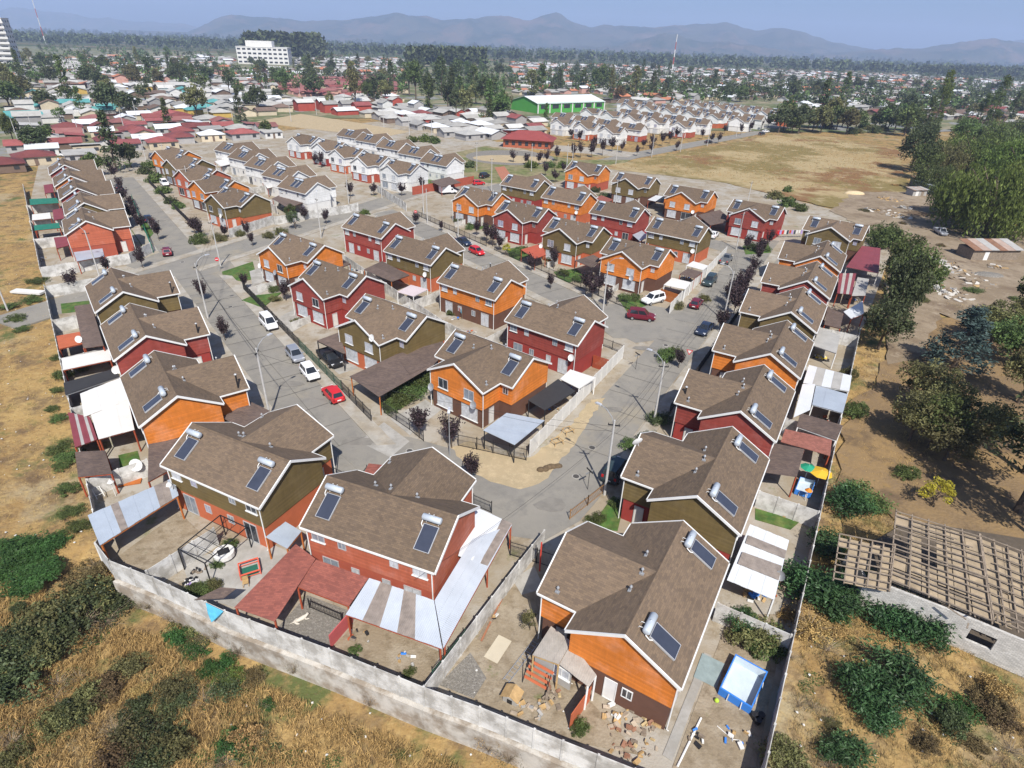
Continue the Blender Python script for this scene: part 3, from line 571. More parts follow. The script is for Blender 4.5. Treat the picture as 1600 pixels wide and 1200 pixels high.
def tree_meshes(kind, seed, near):
    key = ('tree', kind, seed, near)
    if key in CACHE: return CACHE[key]
    g = np.random.default_rng(seed * 77 + len(kind)); tb = MB(); q = 1 if near else .32
    def limbs(h0, n, r, rx, zc, z1):
        tb.tube([(0, 0, -.1), (.05, .03, h0 * .5), (0, .05, h0)], r, 7, True, r * .7)
        for i in range(n):
            a = 6.283 * i / n + g.uniform(-.4, .4); tb.tube([(0, .03, h0 * .85), (rx * .35 * math.cos(a), rx * .35 * math.sin(a), (h0 + zc) * .55), (rx * .75 * math.cos(a), rx * .75 * math.sin(a), z1 * g.uniform(.8, 1))], r * .55, 5, True, r * .12)
    if kind == 'plum':
        tb.tube([(0, 0, -.1), (.02, 0, .6), (0, .02, 1.1)], .05, 6, True, .04); C = []
        for i in range(15):
            a = g.uniform(0, 6.283); sp = g.uniform(.15, .85); h = g.uniform(1.9, 3.0); e = np.array([sp * math.cos(a), sp * math.sin(a), h]); s = np.array([0, 0, .9]); m = s * .5 + e * .5 + np.array([.12 * math.cos(a), .12 * math.sin(a), -.1])
            tb.tube([tuple(s), tuple(m), tuple(e)], .018, 4, False, .006)
            t = g.uniform(.25, 1, int(75 * q * 1.3)); base = (1 - t)[:, None] ** 2 * s + 2 * (t * (1 - t))[:, None] * m + (t ** 2)[:, None] * e; C.append(base + g.normal(size=(len(t), 3)) * .13)
        C = np.concatenate(C); me = leaf_mesh('crown', C, .17 if near else .27, g, .3, .6)
    elif kind == 'broad':
        limbs(2.2, 6, .2, 2.8, 4.2, 5.2); C = clumps(g, 60, int(100 * q), ell(2.9, 2.7, 4.2, -.75, .4), .8); me = leaf_mesh('crown', C, .32 if near else .62, g, per=int(100 * q))
    elif kind == 'round':
        limbs(1.1, 5, .1, 1.0, 2.0, 2.7); C = clumps(g, 22, int(75 * q), ell(1.25, 1.15, 2.3), .42); me = leaf_mesh('crown', C, .2 if near else .34, g, per=int(75 * q))
    elif kind == 'poplar':
        tb.tube([(0, 0, -.1), (0, 0, 6), (0, 0, 12)], .28, 6, True, .05); C = clumps(g, 70, int(75 * q), col(1.75, 13, 1.4), .75); me = leaf_mesh('crown', C, .36 if near else .66, g, .9, per=int(75 * q))
    elif kind == 'conifer':
        tb.tube([(0, 0, -.1), (0, 0, 10)], .25, 6, True, .04); C = clumps(g, 80, int(65 * q), col(2.6, 10.5, 1.0, 0), .7); me = leaf_mesh('crown', C, .38 if near else .7, g, -.15, .35)
    elif kind == 'pine':
        limbs(5, 6, .26, 2.6, 8, 10.5); C = clumps(g, 52, int(80 * q), ell(2.9, 4.2, 8.0, -.8, .4), .95); me = leaf_mesh('crown', C, .4 if near else .75, g, .4, .35)
    elif kind == 'willow':
        limbs(3, 7, .42, 4.6, 7, 8.6); C = clumps(g, 90, int(70 * q), ell(5.6, 4.4, 5.0, -.7, .5), 1.1); S = []
        for p in C[::3]:
            k = int(g.integers(3, 8)); S.append(p - np.outer(np.arange(k), np.array([0, 0, .5])) + g.normal(size=(k, 3)) * .1 - np.array([0, 0, .3]))
        C2 = np.concatenate(S); me = leaf_mesh('crown', np.concatenate([C, C2]), .5 if near else .8, g, 0, .3, np.array([0, 0, -1.0]))
    elif kind == 'bush':
        tb.tube([(0, 0, -.1), (0, 0, .5)], .06, 5); tb.tube([(0, 0, 0), (.5, .2, .8)], .04, 5); tb.tube([(0, 0, 0), (-.4, .3, .9)], .04, 5)
        C = clumps(g, 46, int(110 * q), ell(1.7, 1.3, .3, .0, .25), .48); me = leaf_mesh('crown', C, (.11 + .13 * g.random(len(C))) if near else .36, g, .5, per=int(110 * q))
    elif kind == 'castor':
        C = []
        for i in range(26):
            a = g.uniform(0, 6.283); rr = 1.6 * g.uniform(.1, 1) ** .6; h = g.uniform(.8, 2.6) * (1 - rr * .25); tb.tube([(rr * .2 * math.cos(a), rr * .2 * math.sin(a), -.1), (rr * .8 * math.cos(a), rr * .8 * math.sin(a), h * .7), (rr * math.cos(a), rr * math.sin(a), h)], .03, 4, False, .012)
            k = int(110 * q) + 8; C.append(np.array([rr * math.cos(a), rr * math.sin(a), h]) + g.normal(size=(k, 3)) * np.array([.34, .34, .3]))
        me = leaf_mesh('crown', np.concatenate(C), .30, g, -.1, .34, per=int(110 * q) + 8)
    elif kind == 'herb':
        C = np.stack([g.uniform(-1, 1, int(420 * q)), g.uniform(-1, 1, int(420 * q)), g.uniform(.02, .35, int(420 * q))], 1); C = C[np.hypot(C[:, 0], C[:, 1]) < 1]; me = leaf_mesh('crown', C, .17, g, .6, .5); tb.tube([(0, 0, -.05), (0, 0, .2)], .02, 4)
    elif kind == 'twiggy':
        C = []
        for i in range(60):
            a = g.uniform(0, 6.283); l = g.uniform(.7, 1.9); e = (l * math.cos(a), l * math.sin(a), g.uniform(.3, 1.5)); tb.tube([(0, 0, 0), (e[0] * .5, e[1] * .5, e[2] * .75), e], .018, 3, False, .004); C.append(np.array(e) + g.normal(size=(5, 3)) * .2)
        me = leaf_mesh('crown', np.concatenate(C), .13, g, .2)
    CACHE[key] = (tb.mesh('trunk'), me); return CACHE[key]
M_bark = M('bark', (.105, .08, .058), .95, .25, 4); M_twig = M('dry_twig', (.27, .215, .155), .95, .2, 4)
LEAF = {'plum': M('plum_leaves', (.050, .032, .036), .65, .45, leaf=True, orand=.5, trans=.15), 'green': M('green_leaves', (.100, .138, .042), .6, .45, leaf=True, orand=.8, trans=.25), 'dark': M('dark_leaves', (.075, .096, .040), .6, .45, leaf=True, orand=.6, trans=.2),
        'olive': M('olive_leaves', (.150, .146, .058), .7, .45, leaf=True, orand=.7, trans=.25), 'blue': M('blue_needles', (.055, .088, .080), .7, .4, leaf=True, orand=.3, trans=.15), 'bright': M('bright_leaves', (.135, .180, .042), .6, .4, leaf=True, orand=.5, trans=.4),
        'yellow': M('yellow_leaves', (.42, .38, .04), .6, .3, leaf=True, orand=.3, trans=.3), 'brown': M('brown_leaves', (.145, .105, .05), .8, .4, leaf=True, orand=.6, trans=.2), 'castor': M('castor_leaves', (.048, .100, .036), .5, .5, leaf=True, orand=.3, trans=.25), 'straw': M('straw_leaves', (.44, .305, .120), .9, .4, leaf=True, orand=.4, trans=.2),
        'weed': M('weed_leaves', (.052, .118, .030), .6, .4, leaf=True, orand=.3, trans=.25)}
_tn = [0]
def tree(name, x, y, kind, leaf, sx=1.0, sz=None, label=None, group=None, cat='tree', near=True, z=0.0, variants=3):
    _tn[0] += 1; k = _tn[0]; tm, cm = tree_meshes(kind, k % variants, near); e = EMPTY(name, (x, y, z), k * 2.399, label, cat, group); e.scale = (sx * (.82 + .4 * ((k * .618) % 1)), sx * (.82 + .4 * ((k * .381) % 1)), (sz or sx) * (.88 + .26 * ((k * .755) % 1)))
    OBJ('trunk', tm, M_twig if kind == 'twiggy' else M_bark, e); OBJ('crown', cm, LEAF[leaf], e); return e
# ============================================================ concrete panel walls
M_pw = M('precast_concrete', (.60, .59, .56), .9, .12, .6, bump=.15, bs=10, col2=(.36, .345, .315), vs2=.8, orand=.06); M_pw2 = M('weathered_footing', (.47, .44, .39), .95, .2, .8, bump=.3, bs=8, col2=(.27, .225, .175), vs2=.7)
def panel_wall(P, label, h=2.0, bay=2.0, slabs=4, mat=None, group='precast panel walls', z=0.0, name='panel_wall'):
    """posts with slabs slid between them"""
    mat = mat or M_pw; e = EMPTY(name, (P[0][0], P[0][1], z), 0, label, 'wall', group); ox, oy = P[0][0], P[0][1]; first = True
    for a, b in zip(P, P[1:]):
        L = math.hypot(b[0] - a[0], b[1] - a[1]); n = max(1, round(L / bay)); ang = math.atan2(b[1] - a[1], b[0] - a[0]); w_ = L / n
        for i in range(n + 1):
            if i == 0 and not first: continue
            OBJ('post', cached(('wpost', h), lambda: MB().box(-.07, .07, -.07, .07, 0, h + .04)), mat, e, (a[0] - ox + (b[0] - a[0]) * i / n, a[1] - oy + (b[1] - a[1]) * i / n, 0), ang)
        for i in range(n):
            for s in range(slabs):
                hs = h / slabs; q = round(w_, 1)
                OBJ('panel', cached(('wslab', q, hs), lambda: MB().box(-q / 2 + .05, q / 2 - .05, -.025, .025, .008, hs - .008)), mat, e, (a[0] - ox + (b[0] - a[0]) * (i + .5) / n, a[1] - oy + (b[1] - a[1]) * (i + .5) / n, s * hs), ang)
        first = False
    return e
panel_wall([UV(-4.4, 117.5), UV(-4.4, 48.5), BOT[0], BOT[1]] , 'long grey precast wall between the dry field and the yards of the curved row')
panel_wall(BOT[1:], 'grey precast wall on a concrete footing along the dry grass bank')
panel_wall([BOT[-1], ST(101, -3.7)], 'precast yard wall along the orchard path')
fb = MB()
for a, b in zip(BOT[1:], BOT[2:]):
    ax, ay = a; bx, by = b; t = Vector((bx - ax, by - ay)).normalized(); n = Vector((t.y, -t.x)); j = random.Random(int(ax * 7)).uniform(-.1, .1)
    fb.prism([(ax, ay), (bx, by), (bx + n.x * .34, by + n.y * .34), (ax + n.x * .34, ay + n.y * .34)], -2.4, -.03)
TAG(OBJ('wall_footing', fb, M_pw2), 'weathered concrete footing under the wall above the dry grass bank', 'footing')
# lot division walls: perpendicular to the perimeter walls
def lots(P, label, **k): panel_wall(P, label, slabs=k.pop('slabs', 2), **k)
for i, v in enumerate((57.5, 72.4, 86.6, 100.8)):
    lots([UV(-4.3, v), UV(.6, v + .3)], ('grey lot wall beside the metal roofed shelter', 'grey lot wall beside the white canopies', 'grey lot wall behind the red house by the field', 'grey lot wall behind the olive corner house')[i])
lots([(-27.6, 32.2), (-24.6, 37.0)], 'low grey lot wall between the shelter yard and the pergola patio', slabs=3)
lots([UV(-4.3, 116.8), UV(4, 117.2)], 'grey end wall of the olive corner house yard', slabs=2)
for i, s in enumerate((33.4, 48.8, 63.9, 79.0, 94.2)): lots([ST(s + 1.5, -3.6), ST(s + 1.5, 1.6)], f'grey lot wall behind the orchard-side row, {ORD[i]} from the pool yard', slabs=4 if i < 2 else 2)
lots([(-5.0, 23.6), (1.1, 34.6), (3.2, 38.2)], 'pale lot wall beside the white corrugated side roof', slabs=3, h=1.9)
lots([G(828, 712)[:2], G(972, 560)[:2]], 'long white painted wall beside the sandy street verge', mat=M('white_wall', (.62, .61, .58), .85, .1, .6), slabs=2)
lots([G(1046, 490)[:2], G(1133, 400)[:2]], 'long white wall behind the maroon and dark green parked cars', mat=MATS['white_wall'], slabs=2)
lots([G(68, 435)[:2], G(205, 412)[:2], G(238, 395)[:2]], 'grey corner wall of the brick red house at the cross street', slabs=2)
lots([G(68, 435)[:2], G(40, 300)[:2]], 'grey wall between the dry field and the stepped row', slabs=2)
for i, v in enumerate((147.5, 163.3, 179.3)): lots([UV(-4.5, v), UV(1.6, v)], f'grey lot wall behind the stepped row, {ORD[i]} from the cross street', slabs=1)
lots([G(360, 372)[:2], G(428, 350)[:2]], 'pale corner wall of the olive house across from the no-entry sign', slabs=2)
lots([G(635, 330)[:2], G(590, 300)[:2]], 'grey wall at the corner of the first white house', slabs=1)
lots([G(740, 287)[:2], G(645, 305)[:2]], 'long brick red wall beside the black and red parked cars', mat=LO['brick'], slabs=1, h=2.3)
lots([G(560, 330)[:2], G(430, 352)[:2]], 'pale wall of the white house yard along the cross street', slabs=1)
# yards inside the blocks
def yards(F_, B_, what, us=7.0):
    c38, s38 = math.cos(R(53.5)), math.sin(R(53.5)); mids = [((a[0] + b[0]) / 2, (a[1] + b[1]) / 2) for a, b in zip(F_, B_)]
    for i, (a, b) in enumerate(zip(mids, mids[1:])):
        lots([a, b], f'spine wall between back yards of the {what}', slabs=1, h=1.9); m = ((a[0] + b[0]) / 2, (a[1] + b[1]) / 2)
        lots([(m[0] - c38 * us, m[1] - s38 * us), (m[0] + c38 * us, m[1] + s38 * us)], f'side lot wall between neighbours of the {what}', slabs=1, h=1.8)
xy = lambda idx: [CH[i][:2] for i in idx]
yards(xy((13, 15, 17, 19)), xy((14, 16, 18, 20)), 'inner block by the curved street'); yards(xy((21, 22, 23, 24)), xy((25, 26, 27, 28)), 'inner block by the field'); yards(xy((33, 34, 35, 36, 37)), P_, 'white and orange rows'); yards(Q_, S_, 'two white rows')
for i in (13, 15, 17, 19, 21, 22, 23, 24):
    c = CH[i]; a = R(c[2]); f = lambda lx, ly: (c[0] + lx * math.cos(a) - ly * math.sin(a), c[1] + lx * math.sin(a) + ly * math.cos(a))
    if i not in (13, 15): lots([f(0, -6.7), f(0, -10.2)], 'low wall dividing the two front gardens of ' + ('an olive house' if c[3] == 'olive' else 'an orange house' if c[3] == 'orange' else 'a red house'), slabs=1, h=1.2)
# ============================================================ fences
M_iron = M('black_iron', (.02, .02, .022), .5, .1, 3); M_green = M('green_iron', (.03, .075, .05), .5, .1, 3)
def picket(P, label, h=1.5, sp=.14, mat=None, z=0.0, name='picket_fence', cat='fence', rails=2, base=None):
    mat = mat or M_iron; ox, oy = P[0][0], P[0][1]; e = EMPTY(name, (ox, oy, z), 0, label, cat, 'iron fences and gates'); bars = MB(); k = 0
    for a, b in zip(P, P[1:]):
        L = math.hypot(b[0] - a[0], b[1] - a[1]); n = max(2, int(L / sp)); rl = MB()
        for i in range(n):
            t = (i + .5) / n; x, y = a[0] - ox + (b[0] - a[0]) * t, a[1] - oy + (b[1] - a[1]) * t; bars.box(x - .011, x + .011, y - .011, y + .011, .06, h)
        for j in range(rails):
            zz = .15 + (h - .3) * j / max(1, rails - 1); OBJ('rail', MB().bar((a[0] - ox, a[1] - oy, zz), (b[0] - ox, b[1] - oy, zz), .04), mat, e)
        np_ = max(1, round(L / 2.2))
        for i in range(np_ + 1): OBJ('post', cached(('fpost', h), lambda: MB().box(-.035, .035, -.035, .035, 0, h + .08)), mat, e, (a[0] - ox + (b[0] - a[0]) * i / np_, a[1] - oy + (b[1] - a[1]) * i / np_, 0))
    o = OBJ('pickets', bars, mat, e); o['kind'] = 'stuff'; return e
picket([G(600, 645)[:2], G(640, 672)[:2], G(662, 690)[:2]], 'black picket fence in front of the long brown carport')
picket([G(716, 697)[:2], G(745, 703)[:2], G(822, 720)[:2]], 'black picket fence around the sandy corner front yard', h=1.6)
picket([UV(22.4, 54.5), UV(22.4, 62.5)], 'black fence panel beside the red parked car', h=1.6)
picket([UV(22.4, 62.8), UV(22.4, 77)], 'dark green fence along the white and silver parked cars', h=1.5, mat=M_green)
picket([UV(22.4, 77.4), UV(22.4, 104)], 'dark iron fence in front of the red house by the van', h=1.5)
picket([G(797, 868)[:2], G(838, 880)[:2], G(868, 890)[:2]], 'black iron double gate of the corner lot', h=1.7, name='gate', cat='gate', sp=.11)
picket([G(520, 745)[:2], G(560, 765)[:2], G(575, 745)[:2]], 'black front fence behind the olive and terracotta house', h=1.4)
picket([G(740, 790)[:2], G(768, 802)[:2]], 'short dark fence beside the white side roof', h=1.4)
picket([G(677, 1072)[:2], G(727, 1008)[:2]], 'green iron fence panel leaning by the pale lot wall', h=1.7, mat=M_green, sp=.12)
picket([G(890, 812)[:2], G(918, 790)[:2], G(945, 768)[:2]], 'low wooden and iron fence at the olive house front garden', h=1.2, mat=M('fence_timber', (.30, .16, .06), .8, .15, 3, pat='planks'), sp=.2)
picket([G(940, 540)[:2], G(973, 553)[:2]], 'iron fence at the red house front corner', h=1.4)
picket([UV(72.2, 60), UV(72.2, 100)], 'black fence before the orange and olive front gardens', h=1.3)
picket([UV(72.2, 103), UV(72.2, 133)], 'dark fence before the far front gardens', h=1.3)
picket([ST(62, 13.9), ST(106, 14.0)], 'dark fence before the orchard-side row front gardens', h=1.4)
picket([G(208, 315)[:2], G(240, 395)[:2]], 'green net fence in front of the brick red corner house', h=1.8, mat=M('green_net', (.02, .14, .10), .8, .1, 2), sp=.1)
picket([UV(24.2, 140), UV(24.4, 205)], 'dark fence along the front gardens facing the stepped row', h=1.3)
# ============================================================ poles, lamps and wires
M_pole = M('pole_concrete', (.46, .45, .43), .85, .12, 1.5)
def pole(x, y, h, arm, label, r=.14, cross=True, z=0.0, name='utility_pole', head=True):
    e = EMPTY(name, (x, y, z), 0, label, 'utility pole', 'concrete utility poles')
    OBJ('shaft', cached(('shaft', h, r), lambda: MB().tube([(0, 0, -.1), (0, 0, h)], r, 8, True, r * .6)), M_pole, e)
    if cross: OBJ('cross_arm', cached('crossarm', lambda: MB().box(-.55, .55, -.04, .04, -.05, .05).tube([(-.5, 0, .05), (-.5, 0, .18)], .04, 6).tube([(.5, 0, .05), (.5, 0, .18)], .04, 6).tube([(0, 0, .05), (0, 0, .18)], .04, 6)), M_dark, e, (0, 0, h - .55), (arm or 0) + .6)
    if arm is not None and head:
        OBJ('lamp_arm', cached('lamparm', lambda: MB().tube([(0, 0, -.3), (.35, 0, .5), (1.0, 0, 1.0), (1.7, 0, 1.15)], .035, 6)), M_vent, e, (0, 0, h - .3), arm)
        hd = OBJ('lamp_head', cached('lamphead', lambda: MB().extr([(1.65, 1.08), (1.7, 1.22), (2.2, 1.2), (2.35, 1.12), (2.2, 1.08)], -.12, .12, 'y')), M('lamp_grey', (.6, .62, .65), .4, .05, 2, metal=.3), e, (0, 0, h - .3), arm)
    return e
POLES = [((9.4, 45.4), 8.7, R(135), 'concrete pole with lamp arm at the bend by the olive house and dark car'), ((16.6, 58.2), 8.2, R(140), 'slim pale pole pair by the dark red house with a lamp arm'),
 ((-27.4, 56.6), 9.0, R(60), 'concrete pole with lamp arm beside the orange house and the two-car kerb'), (tuple(G(268, 700 - 213)[:2]), 8.7, R(60), 'concrete pole leaning near the red house on the curved street')]
POLES[3] = (tuple(G(325, 497)[:2]), 8.7, R(50), 'concrete pole with lamp arm near the small purple street tree and cross street')
P4 = [(345, 416, 8.7, None, 'tall concrete pole standing behind the no-entry sign'), (502, 372, 8.7, R(100), 'concrete pole on the verge before the red house at the cross street'), (942, 487, 8.5, R(-20), 'concrete pole in front of the orange house with the wooden gate'),
 (716, 375, 8, None, 'slim pole between the orange and dark red house fronts'), (770, 350, 8, None, 'pole beside the olive house rear by the avenue'), (1130, 500, 8.2, R(150), 'concrete pole among the purple trees by the dark blue car'), (1150, 390, 8.2, R(-30), 'concrete pole at the bright red house corner'),
 (960, 330, 8.2, None, 'pole behind the red rear facade in the second block'), (155, 430, 8, R(170), 'pole standing over the yard wall of the brick red corner house'), (545, 318, 8.5, R(100), 'pole on the corner of the white house yards'), (597, 310, 8.2, None, 'pole before the first white house of the street row'),
 (662, 335, 8.5, None, 'pole by the second no-entry sign on the cross street'), (668, 350, 8.2, None, 'pole at the brick red planter by the cross street'), (768, 300, 9.5, None, 'tall pole on the avenue before the olive roof'), (745, 268, 9.5, None, 'tall pole on the park lawn'), (830, 268, 9, None, 'pole at the park corner by the shrubs'),
 (885, 268, 9, None, 'twin transformer pole beside the orange avenue house'), (893, 270, 9, None, 'second shaft of the transformer pole pair by the avenue'), (962, 257, 9, None, 'avenue pole before the sandy field edge'), (1018, 246, 9, None, 'avenue pole before the small white houses'), (1063, 237, 9, None, 'avenue pole opposite the grass verge'), (1105, 228, 9, None, 'avenue pole near the dark parked car'), (1150, 214, 9, None, 'avenue pole near the end of the small white houses'),
 (12, 485, 6, None, 'short pole in the dry field by the white sheet'), (1165, 330, 8, None, 'pole at the far end of the bright red house'), (300, 310, 8.2, None, 'pole in the front garden of the orange house by the grassy kerb'), (262, 268, 8.2, None, 'pole in front of the far olive and orange fronts'), (228, 250, 8.2, None, 'pole near the tall dark tree')]
for q in POLES: pole(*q[0], q[1], q[2], q[3])
for q in P4: pole(*G(q[0], q[1])[:2], q[2], q[3], q[4], r=.13)
for px, py in ((30, 225), (55, 215), (125, 215), (195, 205), (215, 190), (290, 175), (325, 178), (365, 195), (380, 180), (455, 190), (495, 180), (540, 170), (600, 200), (640, 215), (675, 222), (470, 160), (420, 150), (260, 150), (560, 150), (150, 165)):
    pole(*G(px, py)[:2], 9, None, ('slim pale pole among the red bungalow roofs' if px < 300 else 'slim pale pole by the bare field beyond the white rows' if px < 500 else 'slim pale pole before the grey bungalows near the park'), r=.15, cross=False)
M_wire = M('cable', (.02, .02, .02), .6, 0)
def wire(a, b, sag, label, r=.014):
    a = Vector(a); b = Vector(b); P = [a.lerp(b, t) - Vector((0, 0, sag * 4 * t * (1 - t))) for t in np.linspace(0, 1, 13)]
    TAG(OBJ('overhead_cable', MB().tube(P, r, 4, False), M_wire), label, 'cable', 'overhead cables')
wp = [Vector((9.4, 45.4, 8.1)), Vector((16.6, 58.2, 7.6)), Vector((*G(1130, 500)[:2], 7.8)), Vector((*G(1150, 390)[:2], 7.8))]
for k, (a, b) in enumerate(zip(wp, wp[1:])):
    for j, dz in enumerate((0, -.35, -.9)): wire(a + Vector((.3 * j - .3, 0, dz)), b + Vector((.3 * j - .3, 0, dz)), .5 + .15 * j, f'{("upper", "middle", "lower")[j]} cable of the {ORD[k]} span along the orchard-side street')
lp = [Vector((-14.5, 49.5, 7.6)), Vector((-27.4, 56.6, 8.4)), Vector((*POLES[3][0], 8.1)), Vector((*G(345, 416)[:2], 8.1))]
wire((9.4, 45.4, 8.0), lp[1], 1.2, 'long cable crossing the junction between two lamp poles'); wire((9.4, 45.4, 7.5), (-3.5, 52.0, 5.2), .5, 'cable from the bend pole to the sandy corner lamp'); wire((9.4, 45.4, 7.3), (-6.5, 30, 4.5), .6, 'service cable from the bend pole over the corner lot')
for k, (a, b) in enumerate(zip(lp[1:], lp[2:])):
    for j, dz in enumerate((0, -.35, -.8)): wire(a + Vector((.25 * j, 0, dz)), b + Vector((.25 * j, 0, dz)), .5 + .12 * j, f'{("upper", "middle", "lower")[j]} cable of the {ORD[k]} span along the curved street')
def lamp_post(x, y, h, label):
    e = EMPTY('street_lamp', (x, y, 0), 0, label, 'street lamp'); OBJ('post', MB().tube([(0, 0, 0), (0, 0, h * .4), (0, 0, h)], .07, 8, True, .04), M_vent, e); OBJ('lamp_head', MB().extr([(-.1, h - .05), (-.12, h + .1), (.15, h + .25), (.7, h + .3), (.72, h + .2), (.2, h + .05)], -.13, .13, 'x'), MATS['lamp_grey'], e); return e
lamp_post(*G(703, 713)[:2], 5.4, 'grey street lamp on the sandy verge before the black picket fence')
# ============================================================ signs
def sign(x, y, kind, label, face=-90, s=1.0):
    e = EMPTY('road_sign', (x, y, 0), R(face + 90), label, 'sign'); OBJ('post', MB().tube([(0, 0, 0), (0, 0, 2.5)], .03, 6), M_vent, e); red = M('sign_red', (.55, .02, .03), .5, .03, 3)
    if kind == 'noentry':
        n = 20; OBJ('plate', MB().add([(.36 * math.cos(6.283 * i / n), -.04, 2.3 + .36 * math.sin(6.283 * i / n)) for i in range(n)] + [(.36 * math.cos(6.283 * i / n), -.02, 2.3 + .36 * math.sin(6.283 * i / n)) for i in range(n)], [tuple(range(n)), tuple(range(n, 2 * n))[::-1]] + [(i + n, (i + 1) % n + n, (i + 1) % n, i) for i in range(n)]), red, e)
        OBJ('bar', MB().box(-.25, .25, -.048, -.042, 2.24, 2.36), M_white, e)
    else:
        t = [(-.45, -.03, 2.5), (0, -.03, 1.72), (.45, -.03, 2.5)]; OBJ('plate', MB().plate(t, .02), red, e); OBJ('centre', MB().plate([(-.28, -.036, 2.41), (0, -.036, 1.92), (.28, -.036, 2.41)], .004), M_white, e)
    return e
sign(*G(343, 424)[:2], 'noentry', 'round red no-entry sign at the lawn corner', -70); sign(*G(650, 346)[:2], 'noentry', 'round red no-entry sign beside the far cross street', -80); sign(*G(1073, 572)[:2], 'giveway', 'red triangular give-way sign beside the orange house shadow', -110)
def nameplate(px, py, label):
    p = G(px, py); e = EMPTY('street_name_sign', p, R(40), label, 'sign'); OBJ('post', MB().tube([(0, 0, 0), (0, 0, 2.3)], .03, 6), M_dark, e); OBJ('plate', MB().box(-.5, .5, -.015, .015, 2.05, 2.25), M_vent, e, rz=0); OBJ('plate', MB().box(-.5, .5, -.015, .015, 2.28, 2.45), M_dark, e, rz=1.4)
nameplate(993, 577, 'dark street-name post at the end of the white wall'); nameplate(918, 765, 'grey street-name post on the bend before the dark car')
# ============================================================ vehicles
M_tyre = M('tyre', (.015, .015, .016), .8, .1, 3); M_rim = M('rim', (.45, .46, .48), .3, .05, 3, metal=.6); M_cg = M('car_glass', (.02, .024, .03), .05, .1, 1, spec=.8); M_trim = M('black_trim', (.02, .02, .02), .6, .05, 2); M_tail = M('tail_lamp', (.4, .02, .02), .3, 0); M_head = M('head_lamp', (.7, .72, .75), .15, 0)
PAINT = {k: M('paint_' + k, c, .28, .03, 1, spec=.6, metal=mt) for k, c, mt in (('white', (.76, .77, .78), 0), ('silver', (.42, .44, .48), .5), ('red', (.55, .02, .025), 0), ('maroon', (.17, .015, .03), .2), ('navy', (.03, .045, .085), .3), ('black', (.02, .021, .024), .1), ('green', (.045, .07, .075), .3), ('grey', (.2, .21, .22), .4))}
# stations: x, sill z, belt z, half width ; cabin: x at belt rear/front, x at roof rear/front, roof z
CARS = {'hatch': dict(L=3.9, st=[(-1.95, .45, .78, .70), (-1.85, .3, .88, .80), (-1.2, .24, .93, .84), (.6, .22, .93, .84), (1.3, .24, .86, .82), (1.8, .3, .74, .76), (1.95, .42, .62, .66)], cab=(-1.82, 1.12, -1.5, .25, 1.47), ax=(-1.2, 1.22)),
 'sedan': dict(L=4.5, st=[(-2.25, .45, .80, .70), (-2.12, .3, .92, .82), (-1.3, .24, .95, .86), (.6, .22, .93, .86), (1.5, .24, .86, .84), (2.1, .3, .74, .78), (2.25, .42, .62, .68)], cab=(-1.55, 1.2, -.95, .3, 1.44), ax=(-1.35, 1.4)),
 'suv': dict(L=4.5, st=[(-2.25, .5, .9, .76), (-2.15, .36, 1.05, .86), (-1.3, .3, 1.08, .9), (.7, .28, 1.06, .9), (1.5, .3, 1.0, .88), (2.1, .36, .88, .82), (2.25, .5, .7, .72)], cab=(-2.1, 1.2, -1.85, .45, 1.74), ax=(-1.35, 1.4)),
 'van': dict(L=4.2, st=[(-2.1, .5, .95, .78), (-2.05, .3, 1.1, .84), (-1.3, .26, 1.1, .86), (.9, .24, 1.05, .86), (1.5, .26, .95, .84), (1.95, .32, .8, .78), (2.1, .45, .65, .68)], cab=(-2.05, 1.45, -1.98, .55, 1.82), ax=(-1.3, 1.3)),
 'pickup': dict(L=5.0, st=[(-2.5, .55, .95, .84), (-2.45, .45, 1.0, .86), (-1.3, .36, 1.0, .88), (.7, .34, 1.02, .88), (1.6, .36, .98, .87), (2.3, .4, .86, .82), (2.5, .55, .7, .74)], cab=(-.35, 1.45, -.15, .75, 1.68), ax=(-1.6, 1.55))}
def f_body(k):
    d = CARS[k]; b = MB(); n = 7
    for x, zs, zb, hw in d['st']:
        for y, z in ((-hw * .9, zs), (-hw, zs + (zb - zs) * .35), (-hw * .97, zb - .06), (-hw * .85, zb), (hw * .85, zb), (hw * .97, zb - .06), (hw, zs + (zb - zs) * .35), (hw * .9, zs)): b.v.append((x, y, z))
    m = 8
    for i in range(len(d['st']) - 1):
        for j in range(m): j2 = (j + 1) % m; b.f.append((i * m + j, i * m + j2, (i + 1) * m + j2, (i + 1) * m + j))
    b.f.append(tuple(range(m))[::-1]); b.f.append(tuple(range((len(d['st']) - 1) * m, len(d['st']) * m)))
    c = d['cab']; hw = max(s[3] for s in d['st']); zb = max(s[2] for s in d['st']) - .04
    lo = [(c[0], -hw * .9, zb), (c[1], -hw * .86, zb - .06), (c[1], hw * .86, zb - .06), (c[0], hw * .9, zb)]; hi = [(c[2], -hw * .7, c[4]), (c[3], -hw * .68, c[4] - .01), (c[3], hw * .68, c[4] - .01), (c[2], hw * .7, c[4])]
    mid = [((c[2] + c[3]) / 2, -hw * .72, c[4] + .04), ((c[2] + c[3]) / 2, hw * .72, c[4] + .04)]
    b.add(lo + hi + mid, [(0, 1, 5, 4), (1, 2, 6, 5), (2, 3, 7, 6), (3, 0, 4, 7), (4, 5, 8), (7, 9, 6), (5, 6, 9, 8), (8, 9, 7, 4)])
    if k == 'pickup': b.box(-2.42, -.4, -.86, -.78, .98, 1.12).box(-2.42, -.4, .78, .86, .98, 1.12).box(-2.46, -2.38, -.84, .84, .98, 1.12)
    return b
